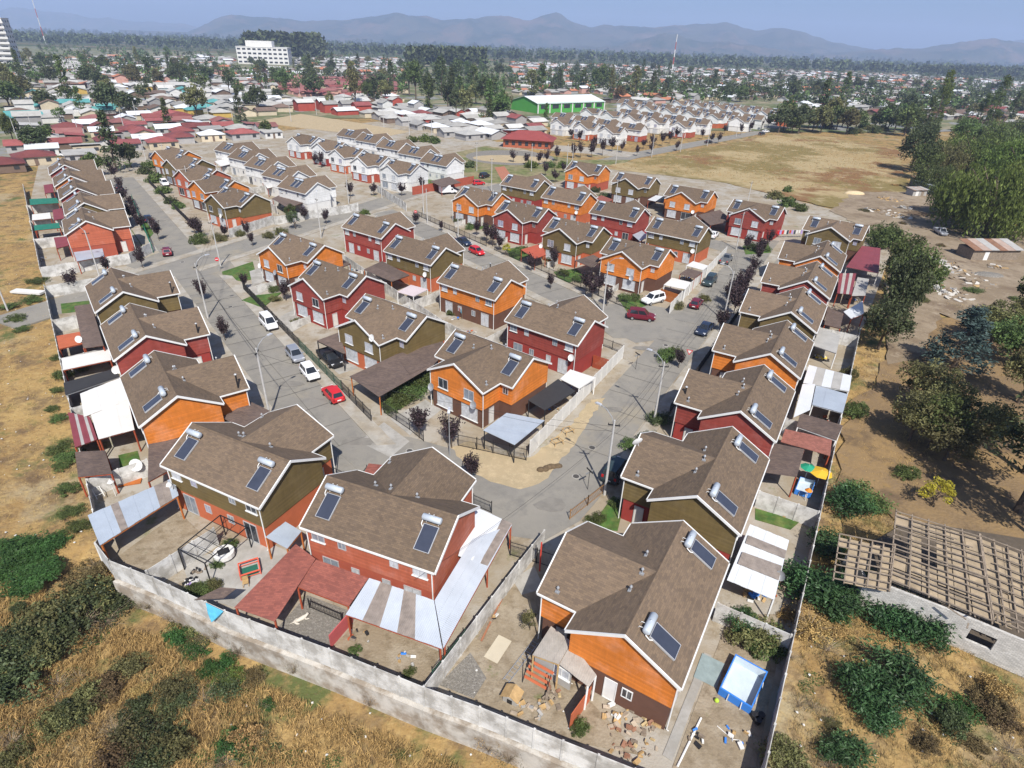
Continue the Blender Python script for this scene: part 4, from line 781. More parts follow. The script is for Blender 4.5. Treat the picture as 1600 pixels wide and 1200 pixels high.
def car_glass(k):
    d = CARS[k]; c = d['cab']; hw = max(s[3] for s in d['st']); zb = max(s[2] for s in d['st']) - .04
    lo = [Vector(p) for p in ((c[0], -hw * .9, zb), (c[1], -hw * .86, zb - .06), (c[1], hw * .86, zb - .06), (c[0], hw * .9, zb))]; hi = [Vector(p) for p in ((c[2], -hw * .7, c[4]), (c[3], -hw * .68, c[4] - .01), (c[3], hw * .68, c[4] - .01), (c[2], hw * .7, c[4]))]
    def q(a, b_, e, f, u0, u1, v0=.1, v1=.9):
        P = lambda u, v: (a.lerp(b_, u)).lerp(f.lerp(e, u), v); P4 = [P(u0, v0), P(u1, v0), P(u1, v1), P(u0, v1)]; n = (P4[1] - P4[0]).cross(P4[3] - P4[0]).normalized(); return MB().plate([p + n * .012 for p in P4], .02)
    r = [('windscreen', q(lo[1], lo[2], hi[2], hi[1], .06, .94)), ('rear_window', q(lo[3], lo[0], hi[0], hi[3], .1, .9))]
    sp = ((.08, .5), (.54, .93))
    if k == 'pickup': sp = ((.1, .9),)
    for u in sp: r += [('side_window', q(lo[0], lo[1], hi[1], hi[0], *u)), ('side_window', q(lo[2], lo[3], hi[3], hi[2], 1 - u[1], 1 - u[0]))]
    return r
def car(px, py, kind, paint, deg, label, name=None, xy=None, z=.05):
    p = G(px, py) if xy is None else Vector((*xy, 0)); d = CARS[kind]; e = EMPTY(name or ('parked_' + ('van' if kind == 'van' else 'pickup' if kind == 'pickup' else 'car')), (p.x, p.y, z), R(deg), label, 'van' if kind == 'van' else 'pickup' if kind == 'pickup' else 'car', 'vehicles parked in the estate')
    OBJ('body', cached(('cbody', kind), lambda: f_body(kind)), PAINT[paint], e)
    if ('cglass', kind) not in CACHE: CACHE[('cglass', kind)] = [(n_, b_.mesh(n_)) for n_, b_ in car_glass(kind)]
    for n_, me in CACHE[('cglass', kind)]:
        if kind == 'van' and n_ == 'rear_window': pass
        OBJ(n_, me, M_cg, e)
    hw = max(s[3] for s in d['st'])
    for ax in d['ax']:
        for s in (-1, 1):
            w_ = OBJ('wheel', cached('wheel', lambda: MB().tube([(0, -.09, 0), (0, .09, 0)], .31, 14)), M_tyre, e, (ax, s * (hw - .08), .31)); OBJ('rim', cached('rimm', lambda: MB().tube([(0, -.1, 0), (0, .1, 0)], .19, 10)), M_rim, w_)
    f, r = d['st'][-2], d['st'][1]
    for s in (-1, 1):
        OBJ('headlight', cached('hlight', lambda: MB().box(-.16, .06, -.17, .17, -.07, .07)), M_head, e, (f[0] + .03, s * f[3] * .72, f[2] - .07)); OBJ('tail_light', cached('tlight', lambda: MB().box(-.05, .06, -.12, .12, -.14, .14)), M_tail, e, (r[0] - .05, s * r[3] * .8, r[2] - .12))
        OBJ('mirror', cached('cmir', lambda: MB().box(-.06, .06, -.1, .1, -.06, .07)), PAINT[paint], e, (d['cab'][1] - .3, s * (hw + .05), max(q[2] for q in d['st']) + .02))
    OBJ('bumper', cached(('cbump', kind), lambda: MB().box(d['L'] / 2 - .06, d['L'] / 2 + .03, -hw * .72, hw * .72, .36, .5)), M_trim if paint in ('white', 'black') else PAINT[paint], e); OBJ('number_plate', cached('nplate', lambda: MB().box(-.01, .012, -.24, .24, -.07, .07)), M_white, e, (-d['L'] / 2 - .02, 0, .62))
    return e
car(421, 511, 'van', 'white', -52, 'white panel van facing down the curved street'); car(462, 560, 'hatch', 'silver', -54, 'silver hatchback parked behind the white one'); car(485, 588, 'hatch', 'white', -54, 'white hatchback with black bumper between silver and red cars')
car(521, 622, 'hatch', 'red', 128, 'bright red hatchback parked by the black fence'); car(516, 566, 'pickup', 'black', -50, 'black pickup with tonneau under the brown carport', z=.02); car(262, 398, 'hatch', 'maroon', 120, 'maroon car parked at the cross street corner by the green net')
car(241, 356, 'hatch', 'white', 126, 'white car half hidden by purple trees on the stepped row street'); car(187, 296, 'hatch', 'navy', 126, 'dark blue car behind the purple trees near the street end'); car(258, 290, 'suv', 'white', -52, 'white car in a front garden facing the stepped row'); car(232, 346, 'sedan', 'navy', 126, 'dark car behind the white one on the stepped row street')
car(745, 397, 'hatch', 'red', -50, 'cherry red hatchback on the inner street'); car(724, 382, 'sedan', 'navy', -50, 'dark blue car behind the cherry red hatchback'); car(1001, 499, 'suv', 'maroon', -12, 'maroon people carrier turning the corner by the white wall'); car(1020, 473, 'suv', 'white', 215, 'white off-roader in the orange house driveway')
car(1087, 479, 'hatch', 'maroon', 62, 'maroon hatchback beside the white wall'); car(1100, 519, 'sedan', 'navy', 238, 'dark navy sedan parked beside the purple bushes'); car(1108, 444, 'suv', 'green', 240, 'dark green off-roader between maroon hatchback and pickup'); car(1134, 410, 'pickup', 'grey', 60, 'grey pickup at the end of the white wall'); car(1114, 371, 'sedan', 'white', 60, 'white car beside the olive house with purple curtains')
car(962, 742, 'van', 'green', 60, 'dark green van in the shade of the olive house'); car(748, 289, 'hatch', 'red', 25, 'bright red car beside the brick red wall'); car(757, 278, 'suv', 'black', 60, 'black off-roader behind the red car at the avenue'); car(1468, 366, 'pickup', 'silver', -100, 'old silver pickup in the scrapyard shade'); car(1107, 224, 'sedan', 'black', 30, 'black car on the avenue verge by the small white houses'); car(1196, 207, 'sedan', 'white', 30, 'white car at the avenue end'); car(1190, 211, 'hatch', 'black', 30, 'dark car at the avenue end'); car(105, 245, 'sedan', 'white', -10, 'white car between the red bungalow roofs and the stepped row'); car(238, 248, 'suv', 'navy', 126, 'dark car at the foot of the tall dark tree')
def box_truck(px, py):
    p = G(px, py); e = EMPTY('box_truck', (p.x, p.y, .05), R(28), 'small white box truck on the cross street', 'truck'); w = PAINT['white']
    OBJ('cargo_box', MB().box(-2.4, .5, -.95, .95, .6, 2.5), w, e); OBJ('cab', MB().extr([(.55, .45), (2.5, .45), (2.5, .85), (1.75, 1.05), (1.2, 1.75), (.55, 1.78)], -.85, .85, 'y'), w, e); OBJ('windscreen', MB().plate([(1.78, -.7, 1.07), (1.78, .7, 1.07), (1.28, .66, 1.68), (1.28, -.66, 1.68)], .03), M_cg, e, (.02, 0, .01))
    for s in (-1, 1): OBJ('side_window', MB().box(.7, 1.3, s * .86 - .01, s * .86 + .01, 1.1, 1.6), M_cg, e)
    for x in (-1.5, 1.75):
        for s in (-1, 1): OBJ('wheel', CACHE['wheel'], M_tyre, e, (x, s * .82, .31))
box_truck(700, 303)
# ============================================================ hills and haze
def hill(name, prof, dist, depth, seed, mat, base=0.0):
    """a long ridge: crest heights read along the skyline, real depth, broken by gullies"""
    from mathutils import noise as mn
    g = np.random.default_rng(seed); n = 220; X = np.linspace(prof[0][0], prof[-1][0], n); cy = np.interp(X, [p[0] for p in prof], [p[1] for p in prof]); cy = cy - np.array([2.6 * mn.fractal(Vector((x_ * .035, seed, 0)), .7, 2.2, 5) for x_ in X]); rows = 30; V = []; ph = g.uniform(0, 6.28, 12)
    for j in range(rows):
        t = j / (rows - 1)
        for i, x in enumerate(X):
            a = (x - 800) / FPX; d = dist * (1 + depth * (t - .5)); px, py_h = x, 68 + (x - 800) * math.tan(ROLL)
            h = max(0, (py_h - cy[i]) / FPX * dist * .73) + CAM_H
            s = (1 - abs(2 * t - 1)) ** (.8 if t < .5 else 1.0); f = s * (1 + 1.1 * (1 - s) * (mn.fractal(Vector((a * d * .0024 + seed, d * .0024, 0)), .8, 2.1, 6) ))
            wx = a * d; V.append((wx, d, base - 20 + (h + 20) * max(0, min(1.0, f)) if s < 1 else h))
    F = [(j * n + i, j * n + i + 1, (j + 1) * n + i + 1, (j + 1) * n + i) for j in range(rows - 1) for i in range(n - 1)]
    me = bpy.data.meshes.new(name); me.from_pydata(V, [], F); me.materials.append(None); me.polygons.foreach_set('use_smooth', [True] * len(F)); return TAG(OBJ(name, me, mat), kind='structure')
M_hill = ground_mat('hill_scrub', (.06, .062, .042), [((.12, .085, .06), .0016, .5, .6, 8), ((.022, .036, .02), .003, .47, .58, 8)], bump=.6, bs=.004)
hill('hills', [(250, 62), (330, 58), (365, 42), (385, 30), (405, 22), (430, 26), (470, 27), (505, 34), (540, 32), (565, 30), (600, 25), (628, 17), (645, 24), (665, 23), (690, 31), (740, 25), (765, 22), (790, 26), (805, 30), (825, 22), (838, 18), (848, 20), (862, 32), (885, 40), (905, 35), (930, 38), (975, 39), (1000, 36), (1040, 33), (1060, 32), (1085, 36), (1110, 44), (1140, 40), (1165, 42), (1190, 54), (1230, 64), (1270, 74), (1330, 84)], 7600, .30, 3, M_hill)
hill('hills', [(1140, 84), (1240, 78), (1290, 72), (1340, 70), (1400, 58), (1425, 54), (1460, 60), (1500, 64), (1560, 58), (1640, 52), (1760, 56), (1900, 70)], 6300, .26, 5, M_hill)
hill('hills', [(1380, 70), (1470, 56), (1540, 50), (1600, 50), (1700, 46), (1850, 60)], 9300, .2, 9, M_hill)
hill('hills', [(-150, 44), (-40, 40), (20, 33), (70, 22), (110, 14), (150, 17), (200, 26), (260, 34), (330, 38), (420, 50)], 11500, .2, 7, M_hill)
hill('hills', [(860, 84), (900, 74), (950, 62), (980, 52), (1005, 50), (1030, 60), (1080, 64), (1130, 72), (1180, 80)], 6000, .2, 12, M_hill)
hz = bpy.data.materials.new('haze'); hz.use_nodes = True; hn = hz.node_tree; hn.nodes.clear(); ho = hn.nodes.new('ShaderNodeOutputMaterial'); pv = hn.nodes.new('ShaderNodeVolumePrincipled')
pv.inputs['Color'].default_value = (.53, .67, .97, 1); pv.inputs['Density'].default_value = 1.35e-4; pv.inputs['Anisotropy'].default_value = 0.0
hn.links.new(pv.outputs[0], ho.inputs['Volume'])
TAG(OBJ('haze', MB().box(-15000, 15000, -250, 13500, -5, 560), hz), kind='stuff')
# ============================================================ low houses of the town
RC = {'red': M('red_sheet_roof', (.225, .068, .062), .7, .2, .3, orand=.35), 'grey': M('grey_sheet_roof', (.33, .32, .295), .7, .15, .3, orand=.25), 'pale': M('pale_sheet_roof', (.46, .45, .42), .6, .12, .3, orand=.2), 'white': M('white_sheet_roof', (.66, .68, .70), .5, .08, .3), 'brown': M('brown_sheet_roof', (.16, .11, .085), .8, .15, .3, orand=.2), 'pink': M('faded_red_roof', (.25, .105, .095), .8, .15, .3, orand=.2), 'teal': M('teal_sheet_roof', (.10, .30, .29), .6, .1, .3), 'orange': M('orange_tile_roof', (.43, .17, .09), .8, .15, .3, orand=.2), 'dark': M('dark_sheet_roof', (.12, .12, .12), .7, .15, .3)}
WC = {'white': M('far_white', (.62, .61, .58), .85, .1, .5), 'cream': M('far_cream', (.55, .47, .34), .85, .1, .5, orand=.15), 'yellow': M('far_yellow', (.50, .34, .09), .85, .1, .5), 'red': M('far_red', (.36, .07, .05), .85, .1, .5), 'grey': M('far_grey', (.33, .32, .31), .85, .1, .5, orand=.2), 'pink': M('far_pink', (.52, .30, .25), .85, .1, .5), 'blue': M('far_blue', (.22, .36, .50), .85, .1, .5), 'wood': M('far_wood', (.17, .12, .09), .9, .15, .5)}
FK = {0: (9, 7, 2.6, 1.3, 0), 1: (12, 7.5, 2.6, 1.4, 0), 2: (9.5, 8, 2.6, 1.5, 1), 3: (7.5, 6, 2.5, .7, 2), 4: (8, 7, 4.8, 1.5, 0), 5: (14, 8, 2.7, 1.5, 1)}
def far_parts(k):
    L, D, e, r, ty = FK[k]; o = .45; w_ = MB().box(-L/2, L/2, -D/2, D/2, 0, e); rf = MB(); t = .1
    if ty == 0:
        w_.add([(-L/2, -D/2, e), (-L/2, D/2, e), (-L/2, 0, e + r * .93)], [(0, 2, 1)]); w_.add([(L/2, -D/2, e), (L/2, D/2, e), (L/2, 0, e + r * .93)], [(0, 1, 2)]); q = r * o / (D / 2)
        rf.plate([(-L/2 - o, -D/2 - o, e - q), (L/2 + o, -D/2 - o, e - q), (L/2 + o, 0, e + r), (-L/2 - o, 0, e + r)], t); rf.plate([(L/2 + o, D/2 + o, e - q), (-L/2 - o, D/2 + o, e - q), (-L/2 - o, 0, e + r), (L/2 + o, 0, e + r)], t)
    elif ty == 1:
        a, b = L/2 + o, D/2 + o; c = a - b; z = e - .1
        rf.add([(-a, -b, z), (a, -b, z), (a, b, z), (-a, b, z), (-c, 0, e + r), (c, 0, e + r)], [(0, 1, 5, 4), (1, 2, 5), (2, 3, 4, 5), (3, 0, 4), (3, 2, 1, 0)])
    else: rf.plate([(-L/2 - o, -D/2 - o, e + .02), (L/2 + o, -D/2 - o, e + .02), (L/2 + o, D/2 + o, e + r), (-L/2 - o, D/2 + o, e + r)], t)
    return w_, rf
def far_house(x, y, deg, k, rc, wc, label, group, near, s=1.0):
    e = EMPTY('town_house', (x, y, 0), R(deg), label, 'house', group); e.scale = (s, s, 1)
    if ('far', k) not in CACHE: a, b = far_parts(k); CACHE[('far', k)] = (a.mesh('wall'), b.mesh('roof'))
    a, b = CACHE[('far', k)]; OBJ('wall', a, WC[wc], e); OBJ('roof', b, RC[rc], e); L, D, eh, r, ty = FK[k]
    if near:
        for sx in (-.3, .3):
            for sy, rz in ((-1, 0), (1, math.pi)): OBJ('window', cached('farwin', lambda: MB().box(-.6, .6, -.06, .02, .9, 2.0)), M_panes[1], e, (sx * L * (1 if sy < 0 else -1), sy * D / 2, 0), rz)
        OBJ('door', cached('fardoor', lambda: MB().box(-.45, .45, -.05, .02, 0, 2.05)), WC['wood'], e, (0, -D / 2, 0))
    return e
ZONES = [([(0, 226), (60, 220), (120, 200), (200, 182), (300, 184), (420, 206), (442, 214), (470, 205), (440, 219), (300, 222), (235, 243), (222, 240), (160, 250), (115, 256), (60, 262), (0, 285)], ('red', 'red', 'red', 'red', 'pink', 'grey', 'red', 'white'), ('cream', 'grey', 'white', 'wood', 'grey'), 'red-roofed bungalow', 1.0),
 ([(395, 130), (640, 120), (640, 150), (560, 158), (440, 150)], ('pink', 'pink', 'red'), ('pink', 'cream', 'pink'), 'faded red roofed terrace house', 1.0),
 ([(450, 160), (640, 152), (700, 165), (808, 182), (862, 195), (865, 222), (760, 222), (690, 214), (560, 188), (480, 175)], ('pale', 'grey', 'grey', 'pale', 'grey', 'white', 'red'), ('cream', 'grey', 'red', 'white', 'wood', 'grey'), 'grey-roofed bungalow near the park', .95),
 ([(0, 142), (450, 140), (470, 176), (380, 186), (300, 182), (200, 178), (100, 195), (0, 222)], ('grey', 'pale', 'grey', 'brown', 'pale', 'grey', 'pale', 'white', 'grey', 'teal'), ('white', 'cream', 'grey', 'cream', 'wood', 'yellow', 'grey'), 'grey-roofed bungalow', .9),
 ([(1210, 152), (1600, 150), (1600, 200), (1500, 190), (1250, 172)], ('grey', 'pale', 'brown', 'white', 'red'), ('white', 'cream', 'grey', 'wood'), 'low house among trees', .85),
 ([(0, 92), (380, 92), (1240, 98), (1600, 112), (1600, 152), (1210, 152), (1100, 160), (960, 162), (820, 156), (640, 118), (395, 128), (450, 140), (0, 142)], ('grey', 'pale', 'pale', 'grey', 'brown', 'grey', 'orange', 'white'), ('cream', 'grey', 'white', 'grey', 'wood', 'pink'), 'low house', .85)]
NOBUILD = [[(625, 90), (800, 90), (810, 185), (625, 170)], [(800, 150), (950, 148), (960, 188), (800, 192)], [(360, 60), (470, 60), (470, 112), (360, 112)], [(0, 30), (60, 30), (60, 110), (0, 110)], [(860, 166), (960, 162), (1235, 160), (1235, 235), (850, 235)], [(400, 180), (560, 180), (640, 205), (600, 216), (470, 203)]]
rg = random.Random(11); cand = []
for a in range(-90, 130):
    for b in range(-50, 160):
        u = 12.0 * a + (3 if b % 2 else 0); v = 14.0 * b + (2.5 if b % 2 else 0); x, y = UV(u, v)
        if y < 150 or y > 1500: continue
        px, py = px_of(x, y)
        if not (-30 < px < 1630): continue
        for zi, (P, rc, wc, lab, dens) in enumerate(ZONES):
            if in_poly(px, py, P):
                if any(in_poly(px, py, q) for q in NOBUILD) or rg.random() > dens: break
                cand.append((math.hypot(x, y), x + rg.uniform(-1.2, 1.2), y + rg.uniform(-1.2, 1.2), zi, px, py)); break
cand.sort(); near_n = 290
SIDE = lambda px: 'towards the hospital' if px < 520 else 'beyond the park' if px < 900 else 'beyond the vacant field'
stuff = MB(); smi = []; rk = list(RC); wk = list(WC)
for k, (d, x, y, zi, px, py) in enumerate(cand):
    P, rc, wc, lab, dens = ZONES[zi]; c = rg.choice(rc); wl = rg.choice(wc); kind = rg.choice((0, 0, 1, 2, 2, 3, 4) if zi not in (0, 1) else (0, 2, 2, 0, 3)); deg = rg.choice((38, 38, 128, 128, 218)) + rg.uniform(-4, 4); s = rg.uniform(.9, 1.2) * (1 + min(.6, max(0, d - 380) / 900))
    if d > 480 and rg.random() < .28: continue
    if k < near_n:
        ry = 'front' if py > 215 else 'middle' if py > 165 else 'back'
        far_house(x, y, deg, kind, c, wl, f'{wl}-walled house with {c} {"hipped" if FK[kind][4] == 1 else "gabled" if FK[kind][4] == 0 else "lean-to"} roof in the {ry} rows {SIDE(px)}', 'low town houses beyond the estate', d < 330, s)
    else:
        for b, nm in zip(far_parts(kind), (wl, c)):
            ca, sa = math.cos(R(deg)), math.sin(R(deg)); n0 = len(stuff.f)
            stuff.add([((p[0] * ca - p[1] * sa) * s + x, (p[0] * sa + p[1] * ca) * s + y, p[2]) for p in b.v], b.f); smi += [(len(rk) + wk.index(nm)) if b is not None and nm == wl and len(smi) == n0 and not nm == c else 0] * 0
            smi += [(wk.index(nm) + len(rk)) if b.v and nm in wk and (nm not in rk or b.f and len(b.v) < 15 and b.v[0][2] == 0) else rk.index(nm)] * (len(stuff.f) - n0)
me = bpy.data.meshes.new('distant_houses'); me.from_pydata(stuff.v, [], stuff.f)
for n_ in rk: me.materials.append(RC[n_])
for n_ in wk: me.materials.append(WC[n_])
me.polygons.foreach_set('material_index', smi); o = bpy.data.objects.new('distant_houses', me); COL.objects.link(o); TAG(o, 'far low houses of the town fading into the trees', 'houses', kind='stuff')
print('far houses', len(cand))
# ============================================================ landmarks
def block(name, x, y, deg, L, D, H, mat, label, floors, bays, cat='building', roof=None, wm=None):
    e = EMPTY(name, (x, y, 0), R(deg), label, cat); OBJ('wall', MB().box(-L/2, L/2, -D/2, D/2, 0, H), mat, e); OBJ('roof', MB().box(-L/2 - .4, L/2 + .4, -D/2 - .4, D/2 + .4, H, H + .5), roof or mat, e); fh = H / floors
    wme = MB().box(-L / bays * .32, L / bays * .32, -.15, .02, fh * .3, fh * .72).mesh('window')
    for f in range(floors):
        for b in range(bays): OBJ('window', wme, wm or M_panes[1], e, (-L/2 + (b + .5) * L / bays, -D/2, f * fh))
    ws = MB().box(-1.4, 1.4, -.15, .02, fh * .3, fh * .72).mesh('window')
    for f in range(floors):
        for b in range(3):
            for s in (-1, 1): OBJ('window', ws, wm or M_panes[1], e, (s * L/2, (b - 1) * D / 3, f * fh), R(90) * s)
    return e
hx, hy = G(416, 100)[:2]
block('hospital', hx, hy, 8, 72, 28, 22, WC['white'], 'large white hospital block with rows of dark windows before the dark wood', 4, 10)
OBJ('roof_storey', MB().box(-23, 14, -9, 9, 22.5, 30).mesh('roof_storey'), WC['white'], bpy.data.objects['hospital'])
tx, ty = G(2, 108)[:2]; e = block('apartment_tower', tx, ty, 20, 34, 20, 44, WC['white'], 'cream apartment tower with stacked white balconies at the town edge', 10, 4)
for f in range(10): OBJ('balcony', MB().box(-18, 18, -12, -10.2, f * 4.4 + .3, f * 4.4 + 2.2).mesh('balcony'), WC['white'], e)
# green hall
gx, gy = G(872, 172)[:2]; M_gr = M('green_cladding', (.08, .32, .06), .7, .06, .5); e = EMPTY('sports_hall', (gx, gy, 0), R(38), 'bright green hall with pale gabled roof beside the tall trees', 'hall')
a, b, ee, rr = 29, 14, 5.8, 3.2
OBJ('wall', MB().extr([(-b, 0), (b, 0), (b, ee), (0, ee + rr), (-b, ee)], -a, a, 'x'), M_gr, e)
rb = MB(); rb.plate([(-a - .6, -b - .6, ee - .15), (a + .6, -b - .6, ee - .15), (a + .6, 0, ee + rr + .15), (-a - .6, 0, ee + rr + .15)], .15); rb.plate([(a + .6, b + .6, ee - .15), (-a - .6, b + .6, ee - .15), (-a - .6, 0, ee + rr + .15), (a + .6, 0, ee + rr + .15)], .15); OBJ('roof', rb, RC['white'], e)
pm = MB().box(-.4, .4, -.3, .1, 0, ee).mesh('pilaster'); wm_ = MB().box(-2.6, 2.6, -.12, .02, 2.6, 4.8).mesh('window')
for i in range(7):
    OBJ('pilaster', pm, WC['white'], e, (-a + i * 2 * a / 6, -b, 0))
    if i < 6: OBJ('window', wm_, M_panes[1], e, (-a + (i + .5) * 2 * a / 6, -b, 0))
# brick community centre
bx, by = G(826, 229)[:2]; e = EMPTY('community_centre', (bx, by, 0), R(-10), 'brick building with maroon hipped roof beside the park', 'building'); OBJ('wall', MB().box(-10, 10, -5.5, 5.5, 0, 3.4), M('orange_brick', (.40, .12, .06), .85, .1, .6, pat='brick'), e)
OBJ('roof', MB().add([(-11.2, -6.7, 3.3), (11.2, -6.7, 3.3), (11.2, 6.7, 3.3), (-11.2, 6.7, 3.3), (-4.5, 0, 6.4), (4.5, 0, 6.4)], [(0, 1, 5, 4), (1, 2, 5), (2, 3, 4, 5), (3, 0, 4), (3, 2, 1, 0)]), M('maroon_tile_roof', (.24, .055, .05), .7, .1, .5, pat='corr'), e)
for i in range(7): OBJ('window', cached('ccwin', lambda: MB().box(-.7, .7, -.08, .02, 1.0, 2.5)), M_panes[1], e, (-8.4 + i * 2.8, -5.5, 0))
# antenna masts
for px, py, h, lab in ((1050, 112, 62, 'slender red and white antenna mast among the far trees'), (72, 70, 95, 'faint tall antenna mast over the far wood')):
    p = G(px, py); e = EMPTY('antenna_mast', p, 0, lab, 'mast')
    for k in range(5): OBJ('section', MB().tube([(0, 0, h * k / 5), (0, 0, h * (k + 1) / 5)], 1.1 - .12 * k, 6), WC['white'] if k % 2 == 0 else WC['red'], e)
# ============================================================ trees of the town
TG = 'trees among the town houses'; rt = random.Random(5)
def tp(px, py, kind, leaf, s, sz, label, group=TG, name='tree', near=False): return tree(name, *G(px, py)[:2], kind, leaf, s, sz, label, group, 'tree', near)
SPEC = [(183, 268, 'conifer', 'dark', 1.5, 1.35, 'tall dark conifer at the end of the stepped row street'), (205, 262, 'broad', 'dark', 1.0, 1.0, 'dark tree beside the tall conifer'), (150, 275, 'broad', 'green', 1.0, 1.0, 'green tree behind the last stepped row house'),
 (670, 168, 'pine', 'dark', 2.0, 1.9, 'tall dark pine at the front of the tree clump'), (650, 160, 'pine', 'green', 2.0, 2.0, 'tall green pine in the clump'), (700, 172, 'pine', 'dark', 1.8, 1.5, 'dark pine in the clump beside the white hall'), (725, 178, 'broad', 'olive', 2.0, 2.2, 'olive tree in the clump'), (760, 178, 'pine', 'dark', 2.2, 2.0, 'dark broad tree in the clump'), (790, 175, 'broad', 'olive', 1.4, 1.5, 'grey-green round tree near the green hall'), (778, 185, 'broad', 'dark', 1.4, 1.7, 'dark tree near the green hall'),
 (765, 195, 'conifer', 'green', 1.2, 1.1, 'pointed conifer before the tree clump'), (640, 150, 'pine', 'green', 2.2, 2.1, 'left green pine of the clump'), (690, 150, 'pine', 'dark', 2.1, 2.2, 'dark pine at the back of the clump'), (715, 140, 'pine', 'dark', 2.2, 2.0, 'blackish pine at the back of the clump'), (740, 150, 'poplar', 'green', 2.2, 1.6, 'poplar within the dark clump'),
 (830, 152, 'poplar', 'olive', 2.6, 1.55, 'broad poplar to the side of the clump'), (845, 150, 'poplar', 'green', 2.4, 1.5, 'second broad poplar by the clump'), (873, 145, 'conifer', 'dark', 1.9, 1.7, 'dark conifer between the poplars'), (910, 143, 'poplar', 'green', 2.5, 1.3, 'poplar behind the green hall'), (928, 143, 'poplar', 'green', 2.6, 1.4, 'wide poplar behind the green hall'), (940, 140, 'broad', 'green', 3.0, 3.0, 'large round tree behind the green hall'),
 (990, 158, 'poplar', 'olive', 2.0, 1.7, 'yellowish poplar above the small white houses'), (1018, 155, 'poplar', 'dark', 1.5, 1.5, 'narrow dark poplar above the small white houses'), (968, 160, 'broad', 'brown', 1.6, 1.9, 'brownish tree beside the small white houses'), (265, 205, 'conifer', 'green', 1.1, 1.0, 'conifer among the red bungalows'), (405, 175, 'broad', 'dark', 1.6, 1.8, 'round dark tree on the green by the bare field'), (390, 170, 'broad', 'dark', 1.2, 1.3, 'smaller dark tree on the green'), (130, 180, 'conifer', 'green', 1.4, 1.2, 'pointed tree among grey roofs'), (75, 175, 'broad', 'dark', 1.4, 1.3, 'dark tree among grey roofs'),
 (1275, 150, 'broad', 'dark', 2.0, 2.2, 'dark round tree among far houses'), (1245, 165, 'broad', 'green', 1.5, 1.5, 'green tree by the estate end'), (60, 238, 'broad', 'dark', 1.4, 1.3, 'dark tree between red bungalow roofs'), (22, 222, 'broad', 'green', 1.1, 1.3, 'green tree at the edge by red bungalows'), (75, 225, 'broad', 'green', 1.0, 1.0, 'small tree among red bungalow roofs'), (417, 213, 'broad', 'green', .9, .9, 'tree beside the orange-red flat-roofed house')]
for s in SPEC: tp(*s)
# belt of trees at the far end of the vacant field and the willows
for i in range(34):
    px = 1215 + i * 6.2 + rt.uniform(-5, 5); py = 207 + rt.uniform(-8, 3) + max(0, px - 1340) * .06
    tp(px, py, rt.choice(('broad', 'broad', 'bush', 'poplar' if i % 9 == 0 else 'broad')), ('dark', 'green', 'olive')[i % 3], rt.uniform(1.4, 2.2), None, ('dark', 'fresh green', 'olive')[i % 3] + ' tree in the belt closing the vacant field', 'trees in the belt behind the vacant field')
W_ = 'willows and poplars by the scrapyard'
for px, py, k, l, s, sz, lab in ((1535, 368, 'willow', 'bright', 2.0, 1.75, 'great green willow drooping over the scrapyard'), (1610, 352, 'willow', 'bright', 2.0, 1.8, 'second willow behind the great one'), (1490, 338, 'willow', 'green', 1.3, 1.2, 'willow above the white shed roof'), (1470, 268, 'willow', 'olive', 1.7, 1.35, 'pale willow at the field corner'), (1422, 268, 'broad', 'dark', 2.3, 2.1, 'dark tree at the vacant field corner'), (1436, 280, 'broad', 'green', 1.7, 1.6, 'dark tree beside the broken sheds'), (1512, 266, 'willow', 'bright', 1.9, 1.5, 'wide green tree behind the willows'), (1570, 275, 'willow', 'green', 2.2, 1.5, 'broad willow at the picture edge side'), (1455, 205, 'poplar', 'bright', 2.0, 2.0, 'leaning poplar with light top'), (1440, 212, 'poplar', 'green', 1.6, 1.3, 'short poplar next to the leaning one'), (1540, 212, 'poplar', 'green', 2.0, 2.1, 'taller of the two dark poplars over the willows'), (1522, 208, 'poplar', 'green', 1.7, 1.6, 'shorter of the two dark poplars over the willows'), (1553, 200, 'poplar', 'yellow', 1.0, .6, 'yellow poplar beside the two dark ones'), (1585, 300, 'willow', 'bright', 2.1, 1.7, 'bright willow above the great one'), (1545, 240, 'willow', 'green', 2.0, 1.5, 'broad green willow below the poplars'), (1600, 225, 'willow', 'green', 2.2, 1.5, 'broad green willow at the edge below the poplars'), (1500, 236, 'broad', 'green', 2.4, 1.9, 'wide green tree at the back of the willows'), (1440, 236, 'broad', 'dark', 2.0, 1.9, 'dark tree where the belt meets the willows'), (1455, 300, 'willow', 'green', 1.2, 1.0, 'low willow beside the rusty lean-to'), (1490, 240, 'twiggy', 'brown', 3.2, 3.0, 'grey leafless tree before the willows')):
    tp(px, py, k, l, s, sz, lab, W_, near=True)
# scattered individual trees, then the distant wood as one mass
cnt = 0; tries = 0
while cnt < 285 and tries < 6000:
    tries += 1; px = rt.uniform(-10, 1610); py = 100 + 95 * rt.random() ** 1.5
    if any(in_poly(px, py, q) for q in NOBUILD[1:2] + NOBUILD[4:]): continue
    if 860 < px < 1240 and py > 160: continue
    cnt += 1; k = rt.choice(('broad', 'broad', 'broad', 'round', 'conifer', 'poplar', 'pine')); s = rt.uniform(1.2, 2.3) * (1.6 if k == 'round' else .75 if k in ('poplar', 'conifer', 'pine') else 1)
    lf_ = rt.choice(('dark', 'green', 'dark', 'olive', 'green')); tp(px, py, k, lf_, s, None, ('tall ' if s > 1.6 else 'low ' if s < 1.2 else '') + lf_ + (' green ' if lf_ != 'green' else ' ') + {'broad': 'spreading tree', 'round': 'round-crowned tree', 'conifer': 'pointed conifer', 'poplar': 'slender poplar', 'pine': 'bushy pine'}[k] + (' among the nearer roofs ' if py > 135 else ' among the farther roofs ') + SIDE(px))
